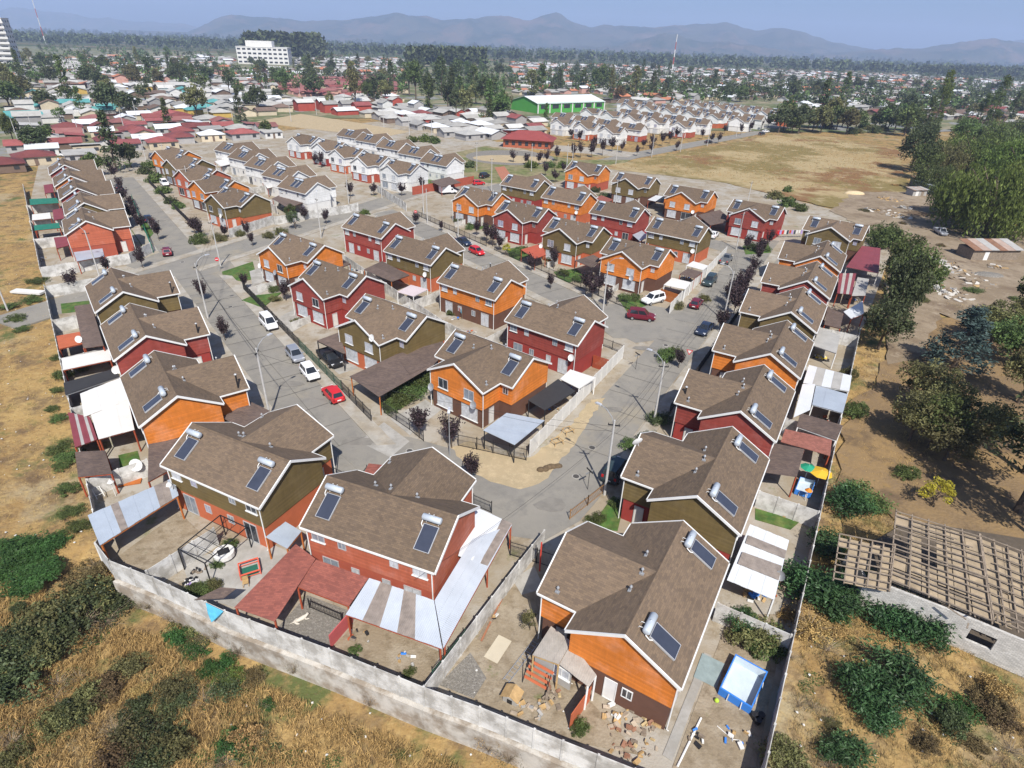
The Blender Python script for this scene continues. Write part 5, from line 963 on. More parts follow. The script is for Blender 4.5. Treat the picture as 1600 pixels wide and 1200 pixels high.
def wood(name, pts, leaf, size, seed, label, per=46):
    g = np.random.default_rng(seed); C = []; S = []
    for x, y, h, r in pts:
        p = g.normal(size=(per, 3)); p /= np.linalg.norm(p, axis=1)[:, None]; p *= g.uniform(.4, 1, per)[:, None]; C.append(np.array([x, y, h * .55]) + p * np.array([r, r, h * .48])); S.append(np.full(per, size * max(1, r / 3.5)))
    me = leaf_mesh(name, np.concatenate(C), np.concatenate(S), g, .3, .8); TAG(OBJ(name, me, LEAF[leaf]), label, 'wood', kind='stuff')
def wpts(n, y0, y1, seed, hmin, hmax, dens=None):
    r = random.Random(seed); o = []
    while len(o) < n:
        px = r.uniform(-40, 1640); py_h = 68 + (px - 800) * math.tan(ROLL); py = py_h + y0 + (y1 - y0) * r.random()
        p = G(px, py); h = r.uniform(hmin, hmax); q = (p.x, p.y)
        if dens and not dens(px, py, r): continue
        o.append((p.x, p.y, h, h * r.uniform(.25, .5)))
    return o
okp = lambda px, py, r: not (any(in_poly(px, py, q) for q in NOBUILD[1:5]))
wood('distant_trees', wpts(1250, 22, 75, 1, 6, 11, okp) + [q for q in wpts(1700, 24, 85, 31, 6, 12, okp) if q[0] > 60], 'dark', 1.6, 1, 'dark trees scattered thickly between the far town roofs')
wood('distant_trees', wpts(1100, 22, 85, 2, 5, 10, okp), 'green', 1.6, 2, 'green trees scattered thickly between the far town roofs')
wood('distant_wood', wpts(2200, 7, 26, 3, 12, 26), 'dark', 3.2, 3, 'dark band of woodland along the foot of the hills')
wood('distant_wood', wpts(800, 3, 9, 4, 16, 32), 'dark', 6.0, 4, 'farthest band of woodland fading into haze', 60)
wood('eucalyptus_wood', [(G(px, 92 + (px - 440) * .02)[0], G(px, 92 + (px - 440) * .02)[1], 42, 12) for px in range(390, 505, 4)], 'dark', 3.0, 6, 'tall dark wood behind the white hospital', 160)
wood('eucalyptus_wood', [(G(px, 104)[0], G(px, 104)[1], 30, 9) for px in range(640, 760, 4)], 'dark', 2.6, 7, 'dark tall wood behind the tree clump', 120)
wood('eucalyptus_wood', [(G(px, 118 + (px - 1480) * .03)[0], G(px, 118 + (px - 1480) * .03)[1], 24, 8) for px in range(1440, 1610, 6)], 'dark', 2.2, 8, 'dark tall wood over the roofs at the far end', 120)
# ============================================================ lean-to roofs, carports and canopies
M_cw = M('white_corrugated', (.60, .62, .64), .45, .05, .6, pat='corr'); M_cg3 = M('zinc_corrugated', (.50, .54, .59), .4, .1, .5, pat='corr', metal=.15); M_cg2 = M('galvanised_corrugated', (.42, .47, .53), .4, .1, .5, pat='corr', metal=.2); M_tl = M('translucent_sheet', (.25, .21, .18), .4, .25, 1.5, pat='corr'); M_rsh = M('red_shingle', (.27, .092, .070), .9, .1, .8, pat='shingle'); M_bsh = M('brown_felt', (.125, .092, .078), .9, .12, .8, pat='shingle'); M_tile = M('red_tile_sheet', (.30, .12, .09), .8, .2, 2, pat='brick')
M_net = M('dark_net', (.035, .035, .038), .9, .1, 1); M_gnet = M('green_shade_net', (.02, .16, .11), .8, .15, 1); M_canv = M('white_canvas', (.62, .61, .58), .8, .05, .6); M_gflat = M('grey_board', (.36, .35, .33), .85, .12, .7); M_mar = M('maroon_sheet', (.21, .05, .06), .6, .12, .6, pat='corr'); M_post = M('red_brown_timber', (.33, .07, .03), .8, .15, 3); M_opost = M('orange_timber', (.42, .13, .03), .8, .15, 3); M_tim = M('raw_timber', (.42, .28, .13), .85, .2, 3); M_dwood = M('weathered_wood', (.23, .185, .14), .92, .3, 3)
CANO = 'lean-to roofs and canopies in the yards'
def canopy(pts, z, mat, label, n=1, alt=None, post=None, posts=(0, 1, 2, 3), th=.05, name='canopy', cat='canopy', flat=None):
    """pts: four corners of the roof, in order round it; z: their heights; n sheets side by side along the first edge"""
    zs = z if isinstance(z, (list, tuple)) else [z] * 4; P = [G(*p, z=h) for p, h in zip(pts, zs)]; c = sum(P, Vector()) / 4; c.z = 0; e = EMPTY(name, c, 0, label, cat, CANO)
    P = [p - c for p in P]; nrm = (P[1] - P[0]).cross(P[2] - P[0])
    for i in range(n):
        a, b = i / n, (i + 1) / n; q = [P[0].lerp(P[1], a), P[0].lerp(P[1], b), P[3].lerp(P[2], b), P[3].lerp(P[2], a)]
        if nrm.z < 0: q = q[::-1]
        dz = Vector((0, 0, .022 * (i % 2))); OBJ('roof_sheet', MB().plate([p + dz for p in q], th), alt[1] if alt and i in alt[0] else mat, e)
    if posts:
        for i in posts: 
            p = P[i] * .96; OBJ('post', MB().box(p.x - .06, p.x + .06, p.y - .06, p.y + .06, 0, P[i].z - th - .03), post or M_post, e)
        for i, j in zip(posts, posts[1:]):
            a, b = P[i] * .96, P[j] * .96; a.z = P[i].z - th - .08; b.z = P[j].z - th - .08; OBJ('beam', MB().bar(a, b, .07, .1), post or M_post, e)
    return e
# around the brick red house
canopy([(462, 850), (493, 873), (429, 971), (366, 949)], [3.0, 3.0, 2.45, 2.45], M_rsh, 'red shingle porch roof running out to the field wall', 1, posts=(2, 3))
canopy([(494, 874), (576, 903), (545, 947), (463, 916)], [3.0, 3.0, 2.5, 2.5], M_rsh, 'red shingle porch roof under the four small rear windows', 1, posts=(2, 3))
canopy([(577, 903), (678, 938), (691, 1014), (540, 960)], [3.0, 3.0, 2.45, 2.45], M_cg3, 'white corrugated porch roof with two brown translucent strips', 11, ((2, 3, 6, 7), M_tl), posts=(2, 3))
canopy([(738, 842), (800, 820), (693, 1013), (679, 938)], [3.0, 2.5, 2.4, 2.95], M_cg3, 'white corrugated side roof down the brick red house', 6, posts=(1, 2))
canopy([(739, 790), (800, 818), (762, 884), (716, 868)], [3.02, 2.55, 2.52, 3.0], M_cw, 'white corrugated side roof with a brown pane near the gate', 4, ((3,), M_tl), posts=(1, 2))
canopy([(576, 724), (604, 727), (589, 750), (566, 744)], [2.6] * 4, M_rsh, 'small red entrance roof behind the brick red house', 1, posts=(0, 1))
# around the olive and terracotta house
canopy([(137, 805), (272, 746), (279, 774), (156, 852)], [2.7, 2.9, 2.7, 2.45], M_cg2, 'galvanised shelter roof over the dirt yard', 12, ((3, 9, 10), M_tl), M_opost, (2, 3, 0, 1))
canopy([(415, 839), (446, 815), (471, 830), (449, 857)], [2.5] * 4, M_cg2, 'small corrugated roof over an orange shed between two houses', 3, None, M_opost)
canopy([(347, 652), (390, 627), (430, 646), (385, 674)], [2.9, 2.8, 2.7, 2.8], M_bsh, 'brown porch roof between the orange and olive house fronts', 2, posts=(1, 2))
canopy([(232, 694), (294, 682), (262, 736), (231, 753)], [2.9, 2.9, 2.6, 2.6], M_bsh, 'brown lean-to roof behind the orange house gable', 2, posts=(2, 3))
# along the field wall
canopy([(125, 615), (199, 586), (212, 621), (131, 651)], [2.5, 2.9, 2.9, 2.5], M_canv, 'large white flat canopy roof, first behind the field wall', 6); canopy([(141, 645), (200, 624), (210, 671), (154, 686)], [2.45, 2.8, 2.8, 2.45], M_canv, 'bright white canopy roof beside the striped maroon one', 3)
canopy([(106, 644), (140, 651), (152, 686), (117, 699)], [2.3, 2.4, 2.4, 2.3], M_mar, 'maroon and white striped lean-to at the field wall', 7, ((2, 5), M_gflat)); canopy([(99, 598), (182, 575), (187, 588), (102, 617)], [2.2, 2.3, 2.3, 2.2], M_net, 'black shade net stretched beside the white canopies', 1, None, M_vent)
canopy([(117, 706), (164, 704), (175, 740), (122, 745)], [2.4] * 4, M_bsh, 'small brown square roof near the leaning white ladder', 2); canopy([(116, 478), (142, 475), (162, 540), (130, 544)], [2.7, 2.9, 2.9, 2.6], M_bsh, 'brown lean-to roof behind the olive and red houses', 2)
canopy([(88, 525), (126, 518), (131, 536), (92, 545)], [2.2] * 4, M('terracotta_board', (.42, .11, .05), .8, .1, 1), 'terracotta board roof with a dish at the field wall', 1)
canopy([(96, 560), (170, 545), (174, 562), (98, 578)], [2.0] * 4, M_canv, 'white board strip beyond the black shade net', 1)
# stepped row yards
for q in (([(46, 311), (89, 309), (92, 317), (47, 320)], M_gnet, 'green shade net in the upper yard of the stepped row'), ([(53, 352), (92, 348), (94, 356), (54, 360)], M_gnet, 'green shade net in the lower yard of the stepped row'), ([(50, 335), (78, 332), (80, 341), (50, 344)], M_canv, 'cream canopy in a stepped row yard'), ([(82, 328), (97, 325), (100, 341), (84, 344)], M_mar, 'maroon lean-to in a stepped row yard'), ([(84, 371), (106, 369), (108, 383), (88, 388)], M_mar, 'maroon lean-to behind the brick red corner house'), ([(68, 289), (82, 287), (84, 300), (70, 302)], M_mar, 'small maroon lean-to high in the stepped row'), ([(115, 394), (160, 388), (163, 400), (120, 408)], M_cg2, 'pale lean-to roof under the brick red gable')): canopy(q[0], 2.4, q[1], q[2])
# orchard-side row
canopy([(1172, 819), (1233, 844), (1210, 937), (1136, 906)], [2.9, 2.5, 2.4, 2.8], M_cw, 'white corrugated patio roof with dark translucent bands', 7, None, M_white, (1, 2))
canopy([(1169, 836), (1229, 860), (1226, 872), (1165, 848)], [2.97, 2.59, 2.58, 2.96], M_tl, 'upper dark translucent band on the white patio roof', 1, None, posts=()); canopy([(1160, 862), (1222, 884), (1217, 906), (1153, 880)], [2.97, 2.58, 2.55, 2.95], M_tl, 'lower dark translucent band on the white patio roof', 1, None, posts=())
canopy([(1207, 692), (1257, 702), (1245, 745), (1195, 738)], [2.9, 2.6, 2.6, 2.9], M_bsh, 'brown flat roof beside the yellow parasol', 1, posts=(1, 2)); canopy([(1227, 670), (1300, 687), (1297, 712), (1220, 690)], [2.6, 2.5, 2.5, 2.6], M_tile, 'brick-red tile-pattern lean-to roof in the orchard-side row', 3, posts=(1, 2))
canopy([(1251, 645), (1317, 665), (1307, 688), (1245, 666)], [2.6] * 4, M_bsh, 'brown double shed roof with white gutter', 2, None, M_white); canopy([(1264, 570), (1331, 587), (1327, 611), (1255, 598)], [2.7, 2.5, 2.5, 2.7], M_cw, 'long white corrugated roof with grey strips in the orchard-side row', 5, ((1, 3), M_gflat), M_white)
canopy([(1275, 602), (1325, 616), (1317, 645), (1269, 632)], [2.5] * 4, M_cg2, 'pale blue-grey corrugated roof in the orchard-side row', 3, None, M_white); canopy([(1254, 600), (1274, 600), (1266, 640), (1240, 652)], [2.7] * 4, M_cw, 'white lean-to strip behind the orange house in the orchard-side row', 1, posts=())
canopy([(1282, 512), (1313, 524), (1307, 552), (1269, 539)], [2.5] * 4, M_gflat, 'flat grey slab roof over a cluttered patio', 1, None, M_white); canopy([(1293, 480), (1318, 490), (1313, 513), (1288, 507)], [2.5] * 4, M_bsh, 'dark brown lean-to in the shade of the big tree', 1)
canopy([(1312, 427), (1338, 427), (1331, 460), (1308, 458)], [2.5] * 4, M_mar, 'pink and maroon patched lean-to roof', 5, ((1, 3), M_gflat)); canopy([(1340, 433), (1358, 436), (1352, 462), (1331, 462)], [2.4] * 4, M_gflat, 'grey fibre-cement lean-to roof beneath the big tree', 2); canopy([(1318, 487), (1348, 470), (1350, 490), (1330, 498)], [2.3] * 4, M_cw, 'small white roof beneath the big tree', 1)
canopy([(1347, 384), (1376, 388), (1373, 427), (1322, 417)], [2.9, 2.7, 2.7, 2.9], M_mar, 'large maroon corrugated roof beside the orchard', 4, None, M_white)
# inner blocks
canopy([(546, 588), (617, 555), (697, 560), (592, 620)], [2.7, 2.9, 2.9, 2.6], M_bsh, 'long brown carport roof over the hedge beside the olive house', 2, None, M_opost, (0, 3)); canopy([(617, 554), (692, 533), (702, 556), (640, 585)], [2.9, 3.0, 2.95, 2.85], M_bsh, 'brown carport roof extension towards the orange corner house', 1, posts=())
canopy([(495, 532), (530, 519), (540, 552), (536, 552)], [2.7, 2.8, 2.8, 2.7], M_bsh, 'brown carport roof over the black pickup', 1, None, M_dark, (0, 3))
canopy([(755, 672), (792, 645), (851, 657), (804, 695)], [2.5, 2.7, 2.5, 2.4], M_cg2, 'pale metal carport roof in the sandy corner yard', 2, None, M_dark); canopy([(825, 625), (872, 592), (899, 611), (851, 641)], [2.5] * 4, M_net, 'black netting roof beside the orange corner house', 1, None, M_dark); canopy([(875, 592), (891, 577), (931, 590), (905, 607)], [2.4] * 4, M_canv, 'white canvas canopy by the long white wall', 1, None, M_white)
canopy([(568, 421), (597, 408), (640, 430), (612, 440)], [2.7, 2.9, 2.8, 2.6], M_bsh, 'brown rear porch roof with orange posts at the olive house', 2, None, M_opost); canopy([(620, 456), (642, 445), (669, 452), (646, 463)], [2.3] * 4, M('pale_pink_canvas', (.55, .47, .48), .8, .05, .6), 'pale pink canvas canopy in the back yard', 1, None, M_white); canopy([(492, 410), (520, 396), (548, 412), (515, 425)], [2.6] * 4, M_bsh, 'brown rear lean-to between the orange and red houses', 1)
canopy([(814, 390), (846, 380), (853, 398), (836, 404)], [2.5] * 4, M('red_porch_sheet', (.40, .09, .05), .7, .1, .8), 'red porch roof beside the olive house', 1, None, M_post); canopy([(898, 407), (927, 398), (939, 405), (925, 418)], [2.6] * 4, M_bsh, 'brown carport between the olive and orange fronts', 2, None, M_dark); canopy([(1037, 445), (1050, 434), (1080, 441), (1071, 452)], [2.4] * 4, M_canv, 'white canvas canopy behind the wooden gate', 1, None, M_white)
canopy([(1072, 415), (1083, 408), (1107, 415), (1099, 422)], [2.4] * 4, M_canv, 'white canvas canopy near the white wall end', 1, None, M_white); canopy([(1062, 428), (1075, 419), (1098, 425), (1085, 435)], [2.3] * 4, M_bsh, 'small brown shed roof between two white canopies', 1); canopy([(988, 367), (1003, 360), (1013, 369), (1000, 377)], [2.4] * 4, M_cg2, 'pale awning between the red and olive rears', 1)
canopy([(930, 330), (985, 315), (1020, 335), (985, 350)], [2.7] * 4, M_bsh, 'brown carport roof in front of the olive field-side house', 2); canopy([(1090, 336), (1125, 328), (1145, 345), (1110, 352)], [2.7] * 4, M_bsh, 'brown carport roof between the orange and bright red houses', 2); canopy([(1050, 320), (1012, 312), (1025, 305), (1060, 310)], [2.5] * 4, M_cw, 'white striped lean-to by the vacant field', 3, ((1,), M_dark)); canopy([(925, 310), (940, 305), (958, 312), (940, 320)], [2.6] * 4, M_rsh, 'red lean-to at the orange avenue house', 1)
canopy([(425, 310), (452, 298), (478, 315), (450, 325)], [2.6] * 4, M_bsh, 'brown lean-to between the olive and white houses', 2); canopy([(378, 258), (395, 252), (410, 259), (392, 266)], [2.4] * 4, M_canv, 'white canopy behind the second orange roof', 1); canopy([(410, 285), (428, 280), (438, 290), (418, 294)], [2.4] * 4, M_canv, 'white canopy behind the white row', 1); canopy([(335, 252), (352, 248), (362, 256), (345, 260)], [2.4] * 4, M_canv, 'white canopy at the far yards', 1); canopy([(672, 283), (702, 276), (720, 285), (690, 292)], [2.6] * 4, M_bsh, 'brown lean-to behind the brick red street wall', 1)
# ============================================================ yard floors
def floor(P, mat, z=.03, name='yard_floor', zl=0): SHEET(name, [G(*p)[:2] for p in P], z, mat)
floor([(285, 880), (400, 840), (470, 870), (370, 950), (300, 930)], M_conc, .03, 'patio'); floor([(170, 880), (280, 800), (330, 850), (240, 905)], M_dirt, .034); floor([(430, 985), (480, 930), (560, 960), (515, 1015)], M_gravel, .034); floor([(520, 1015), (560, 965), (690, 1020), (660, 1072)], M_dirt, .034)
floor([(800, 890), (860, 900), (880, 1050), (1000, 1180), (900, 1160), (700, 1080), (690, 1050)], M_dirt, .038); floor([(1050, 1200), (1140, 960), (1230, 960), (1180, 1200)], M_dirt, .034); floor([(685, 1070), (735, 1020), (760, 1060), (740, 1092)], M_gravel, .046); floor([(800, 905), (835, 885), (850, 920), (815, 930)], M_conc, .046)
floor([(1035, 1180), (1100, 1020), (1112, 1025), (1050, 1190)], M_conc, .05, 'path'); floor([(560, 690), (600, 660), (640, 690), (610, 715)], M_conc, .045, 'driveway'); floor([(610, 655), (665, 625), (690, 640), (640, 680)], M_conc, .045, 'driveway'); floor([(500, 560), (530, 585), (560, 575), (540, 555)], M_conc, .045, 'driveway'); floor([(430, 500), (465, 480), (490, 500), (455, 520)], M_conc, .05, 'driveway')
floor([(385, 448), (405, 440), (425, 450), (400, 462)], M_conc, .052, 'driveway'); floor([(390, 425), (412, 418), (415, 440), (395, 448)], M_conc, .15, 'driveway')
# ============================================================ the pool yard and the clutter of the corner lot
M_blue = M('pool_blue', (.04, .20, .62), .5, .08, 1); M_pin = M('pool_lining', (.50, .58, .64), .5, .1, 1); M_blk = M('black_plastic', (.02, .02, .022), .5, .1, 2)
def pool(pts, h, label):
    P = [G(*p) for p in pts]; c = sum(P, Vector()) / 4; P = [p - c for p in P]; e = EMPTY('frame_pool', c, 0, label, 'pool'); sc_ = lambda s, z: [(p.x * s, p.y * s, z) for p in P]
    a, b, t, bo = sc_(1, .05), sc_(1.0, h), sc_(.93, h), sc_(.90, .1)
    OBJ('side', MB().add(a + b, [(i, (i + 1) % 4, (i + 1) % 4 + 4, i + 4) for i in range(4)]), M_blue, e); OBJ('rim', MB().add(b + t, [(i, (i + 1) % 4, (i + 1) % 4 + 4, i + 4) for i in range(4)]), M_blue, e); OBJ('lining', MB().add(t + bo, [(i, (i + 1) % 4, (i + 1) % 4 + 4, i + 4) for i in range(4)] + [(4, 5, 6, 7)]), M_pin, e)
    for i in range(4):
        for k in range(2): p = Vector(b[i]).lerp(Vector(b[(i + 1) % 4]), .3 + .4 * k); OBJ('leg', MB().bar((p.x * 1.06, p.y * 1.06, .05), (p.x, p.y, h - .05), .05), M_white, e)
pool([(1121, 1085), (1146, 1032), (1196, 1060), (1171, 1117)], .75, 'blue framed pool with pale lining, almost empty'); pool([(1240, 772), (1248, 752), (1272, 758), (1265, 780)], .6, 'small blue pool beside the yellow parasol')
def slab(px, py, L, W, deg, mat, label, name='board', cat='board', z=.06, th=.03, tilt=0.0):
    p = G(px, py); o = OBJ(name, MB().box(-L/2, L/2, -W/2, W/2, 0, th), mat, None, (p.x, p.y, z), rot=(tilt, 0, R(deg))); return TAG(o, label, cat)
slab(778, 1015, 2.1, 1.1, 62, M('beige_board', (.50, .44, .33), .8, .06, 1), 'beige board lying on the dirt of the corner lot', z=.07); slab(1108, 1048, 2.2, 1.6, 60, M('grey_tarp', (.24, .30, .30), .7, .15, 2), 'grey-green tarpaulin spread beside the pool', 'tarpaulin', 'tarpaulin', .05, .015)
for k, (a, b, lab) in enumerate((((748, 1000), (803, 893), 'long dark plank lying along the lot wall'), ((752, 1003), (795, 915), 'long reddish plank beside the dark one'))):
    p, q = G(*a), G(*b); TAG(OBJ('plank', MB().bar(p + Vector((0, 0, .1)), q + Vector((0, 0, .1)), .14, .05), M_dwood if k == 0 else M('red_plank', (.30, .13, .07), .85, .2, 2)), lab, 'plank')
TAG(OBJ('white_pipe', MB().tube([G(1058, 1199) + Vector((0, 0, .1)), G(1095, 1123) + Vector((0, 0, .1))], .07, 8), M_white), 'white plastic pipe lying on the pool yard dirt', 'pipe'); TAG(OBJ('garden_hose', MB().tube([G(*p) + Vector((0, 0, .07)) for p in ((1120, 1135), (1135, 1148), (1145, 1156), (1157, 1158))], .025, 5), M_white), 'pale hose curled on the pool yard dirt', 'hose')
def ladder(a, b, w_, n, label, mat, za=.1, zb=.1):
    a = G(*a) + Vector((0, 0, za)); b = G(*b) + Vector((0, 0, zb)); c = a.copy(); t = (b - a).normalized(); s = t.cross(Vector((0, 0, 1))).normalized() * w_ / 2; e = EMPTY('ladder', c, 0, label, 'ladder')
    for q in (-1, 1): OBJ('rail', MB().bar(s * q, b - a + s * q, .05), mat, e)
    for i in range(n): p = (b - a) * ((i + .5) / n); OBJ('rung', MB().bar(p - s, p + s, .035), mat, e)
ladder((790, 1066), (838, 1003), .45, 12, 'aluminium ladder lying in the corner lot', M_vent); ladder((160, 783), (136, 745), .6, 6, 'white ladder leaning on the field wall', M_white, .4, 2.1)
# glazed lean-to against the orange corner house
e = canopy([(861, 978), (893, 1003), (873, 1038), (832, 1023)], [2.7, 2.9, 2.7, 2.5], M('polycarbonate', (.36, .33, .29), .35, .15, 2, pat='corr'), 'grimy polycarbonate lean-to roof against the orange corner house', 4, None, M_tim); canopy([(893, 1004), (932, 1055), (919, 1073), (874, 1038)], [2.9, 2.7, 2.5, 2.65], MATS['polycarbonate'], 'lower polycarbonate porch roof beside the white door', 4, None, M_white, (1, 2))
sh = EMPTY('lean_to_shed', G(862, 1062), R(-32), 'grey board shed with a white window under the polycarbonate roof', 'shed'); OBJ('wall', MB().box(-1.4, 1.4, -.05, .05, 0, 2.3), M_gflat, sh); window(sh, 'mid', .7, -.05, 1.0, 0, M_panes[0], fm=M_white)
TAG(OBJ('red_partition', MB().plate([G(890, 1140) , G(921, 1096), G(921, 1096) + Vector((0, 0, 1.6)), G(890, 1140) + Vector((0, 0, 1.6))], .05), LO['terra']), 'terracotta board partition between the shed yard and the rubble', 'partition')
def pile(cx, cy, n, spread, mats, label, seed, smin=.12, smax=.5, name='debris_pile', cat='debris'):
    r = random.Random(seed); p0 = G(cx, cy); e = EMPTY(name, p0, 0, label, cat)
    for i in range(n):
        a, d = r.uniform(0, 6.28), spread * r.random() ** .6; s = r.uniform(smin, smax); OBJ('piece', MB().box(-s/2, s/2, -s * r.uniform(.1, .4), s * r.uniform(.1, .4), -.03, r.uniform(.03, .18)), r.choice(mats), e, (d * math.cos(a), d * math.sin(a), .06 + .25 * (1 - d / spread) * r.random()), rot=(r.uniform(-.4, .4), r.uniform(-.4, .4), r.uniform(0, 6.28)))
LM = [M_tim, M_dwood, M('rubble', (.40, .33, .25), .95, .2, 3), M('offcut', (.48, .37, .2), .9, .15, 3), M('dull_brick', (.27, .14, .09), .9, .2, 3)]
pile(985, 1150, 46, 1.7, LM, 'heap of timber offcuts and rubble behind the orange corner house', 1); pile(960, 1120, 18, .8, [M_white, LM[2], M_tim], 'pile of white boards and scraps beside the white door', 2); pile(1020, 1128, 14, .7, LM, 'stack of wooden crates and sticks against the brown wall', 3); pile(805, 1100, 14, .8, [M_gflat, M_tim, LM[2]], 'broken doghouse boards near the field wall', 4); pile(860, 1095, 18, .9, LM, 'rubble and rusty frames beside the shed', 5); pile(835, 1110, 10, .7, [M_gflat, LM[2]], 'grey pallets in the corner lot', 6)
rk_ = EMPTY('metal_rack', G(835, 1075), R(-30), 'terracotta metal rack in the corner lot', 'rack')
for i in range(4): OBJ('shelf', MB().box(-.9, .9, -.02, .02, .3 + i * .28, .5 + i * .28), LO['terra'], rk_, (0, i * .12, 0), rot=(-.5, 0, 0))
for s in (-1, 1): OBJ('leg', MB().bar((s * .9, -.1, 0), (s * .9, .5, 1.5), .05), M_dark, rk_)
dh = EMPTY('doghouse', G(800, 1092), R(-25), 'small grey doghouse near the field wall', 'doghouse'); OBJ('wall', MB().box(-.5, .5, -.4, .4, 0, .6), M_gflat, dh); OBJ('roof', MB().extr([(-.65, .58), (0, .95), (.65, .58), (.65, .53), (0, .88), (-.65, .53)], -.5, .5, 'y'), M_tim, dh); OBJ('opening_shade', MB().box(-.18, .18, -.42, -.39, .05, .45), M_dark, dh)  # doorway is a dark plate on the closed box, its inner shade put in as colour
for i, (px, py) in enumerate(((1178, 1122), (1188, 1122), (1183, 1130))): TAG(OBJ('flower_pot', MB().tube([(0, 0, 0), (0, 0, .38)], .18, 10, True, .24), M_blk, None, G(px, py) + Vector((0, 0, .03))), ('black pot by the pool corner', 'black pot nearer the precast wall by the pool', 'black pot in front of the pair by the pool')[i], 'pot', 'black pots by the pool')
TAG(OBJ('ball', MB().dome((0, 0, .16), .16, .16, .16, 10, 5, -1.5), LEAF['yellow'] if False else M('lime_plastic', (.42, .62, .06), .4, .05, 2), None, G(1119, 1097) + Vector((0, 0, .03))), 'lime green ball beside the pool', 'ball')
TAG(OBJ('gate_post', MB().box(-.06, .06, -.06, .06, 0, 3.2), M('red_post', (.5, .06, .04), .6, .1, 2), None, G(843, 892)), 'tall red post at the corner lot gate', 'post')
# ============================================================ pergola patio
pg = EMPTY('pergola', G(330, 868), 0, 'black iron pergola frame over the concrete patio', 'pergola'); c0 = G(330, 868); PP = [G(*p, z=2.3) - c0 for p in ((278, 858), (344, 805), (385, 824), (320, 880))]
for i in range(4):
    OBJ('post', MB().box(PP[i].x - .04, PP[i].x + .04, PP[i].y - .04, PP[i].y + .04, 0, 2.3), M_iron, pg); OBJ('beam', MB().bar(PP[i], PP[(i + 1) % 4], .07), M_iron, pg)
for k in range(1, 5): OBJ('bar', MB().bar(PP[0].lerp(PP[1], k / 5), PP[3].lerp(PP[2], k / 5), .035), M_iron, pg)
for k in range(1, 3): OBJ('bar', MB().bar(PP[0].lerp(PP[3], k / 3) + Vector((0, 0, .04)), PP[1].lerp(PP[2], k / 3) + Vector((0, 0, .04)), .03), M_iron, pg)
tb = EMPTY('patio_table', G(352, 872), 0, 'round patio table under a white cloth with a dark cover', 'table'); OBJ('tablecloth', MB().tube([(0, 0, .35), (0, 0, .74), (0, 0, .75)], .85, 16, True, .82), M_canv, tb); OBJ('table_top', MB().box(-.45, .45, -.35, .35, .752, .77), M_dark, tb, rz=.6)
for k in range(4): OBJ('leg', MB().box(-.03, .03, -.03, .03, 0, .36), M_dark, tb, (.45 * math.cos(k * 1.57), .45 * math.sin(k * 1.57), 0))
pp = EMPTY('playpen', G(391, 893), .5, 'orange mesh playpen with a dark green mat', 'playpen'); OBJ('mat', MB().box(-.6, .6, -.55, .55, 0, .08), M('green_mat', (.02, .12, .08), .8, .1, 2), pp)
for k in range(4):
    a, b = [(-.75, -.7), (.75, -.7), (.75, .7), (-.75, .7)][k], [(.75, -.7), (.75, .7), (-.75, .7), (-.75, -.7)][k]; OBJ('side', MB().bar((*a, .55), (*b, .55), .09).bar((*a, .2), (*b, .2), .05), M('orange_mesh', (.65, .12, .07), .6, .1, 2), pp); OBJ('leg', MB().bar((*a, 0), (*a, .6), .06), MATS['orange_mesh'], pp)
TAG(OBJ('blue_tarpaulin', MB().plate([G(322, 942, 2.15), G(349, 955, 2.15), G(345, 962, 1.2), G(331, 972, .6), G(325, 958, 1.2)], .03), M('sky_blue_sheet', (.12, .50, .72), .6, .2, 2)), 'sky blue and white sheet hung over the field wall', 'sheet'); TAG(OBJ('brown_board', MB().plate([G(303, 938, 2.05), G(345, 918, 2.1), G(369, 920, 2.1), G(350, 935, 2.06)], .04), M_bsh), 'brown board resting on the field wall by the blue sheet', 'board')
pile(300, 912, 16, .6, [M('lilac_bag', (.36, .26, .55), .7, .2, 2), M_canv, M_blk], 'lilac and white bags heaped beside the pergola', 8, .2, .5); pile(312, 895, 8, .6, [M_dwood, M_iron], 'old iron stand leaning at the pergola', 9)
bench = EMPTY('yellow_chair', G(385, 915), .4, 'small yellow wooden chair near the playpen', 'chair'); OBJ('seat', MB().box(-.22, .22, -.22, .22, .4, .44), M_tim, bench); OBJ('backrest', MB().box(-.22, .22, .18, .22, .44, .85), M_tim, bench)
for a in (-1, 1):
    for b in (-1, 1): OBJ('leg', MB().box(a * .2 - .02, a * .2 + .02, b * .2 - .02, b * .2 + .02, 0, .4), M_tim, bench)
TAG(OBJ('red_yard_partition', MB().plate([G(518, 1012), G(552, 972), G(552, 972) + Vector((0, 0, 1.3)), G(518, 1012) + Vector((0, 0, 1.3))], .08), M('pink_red_board', (.46, .10, .10), .8, .08, 1)), 'pinkish red partition between the two yards of the brick red house', 'partition'); picket([G(484, 950)[:2], G(535, 972)[:2]], 'black railing under the red shingle porch', h=1.0)
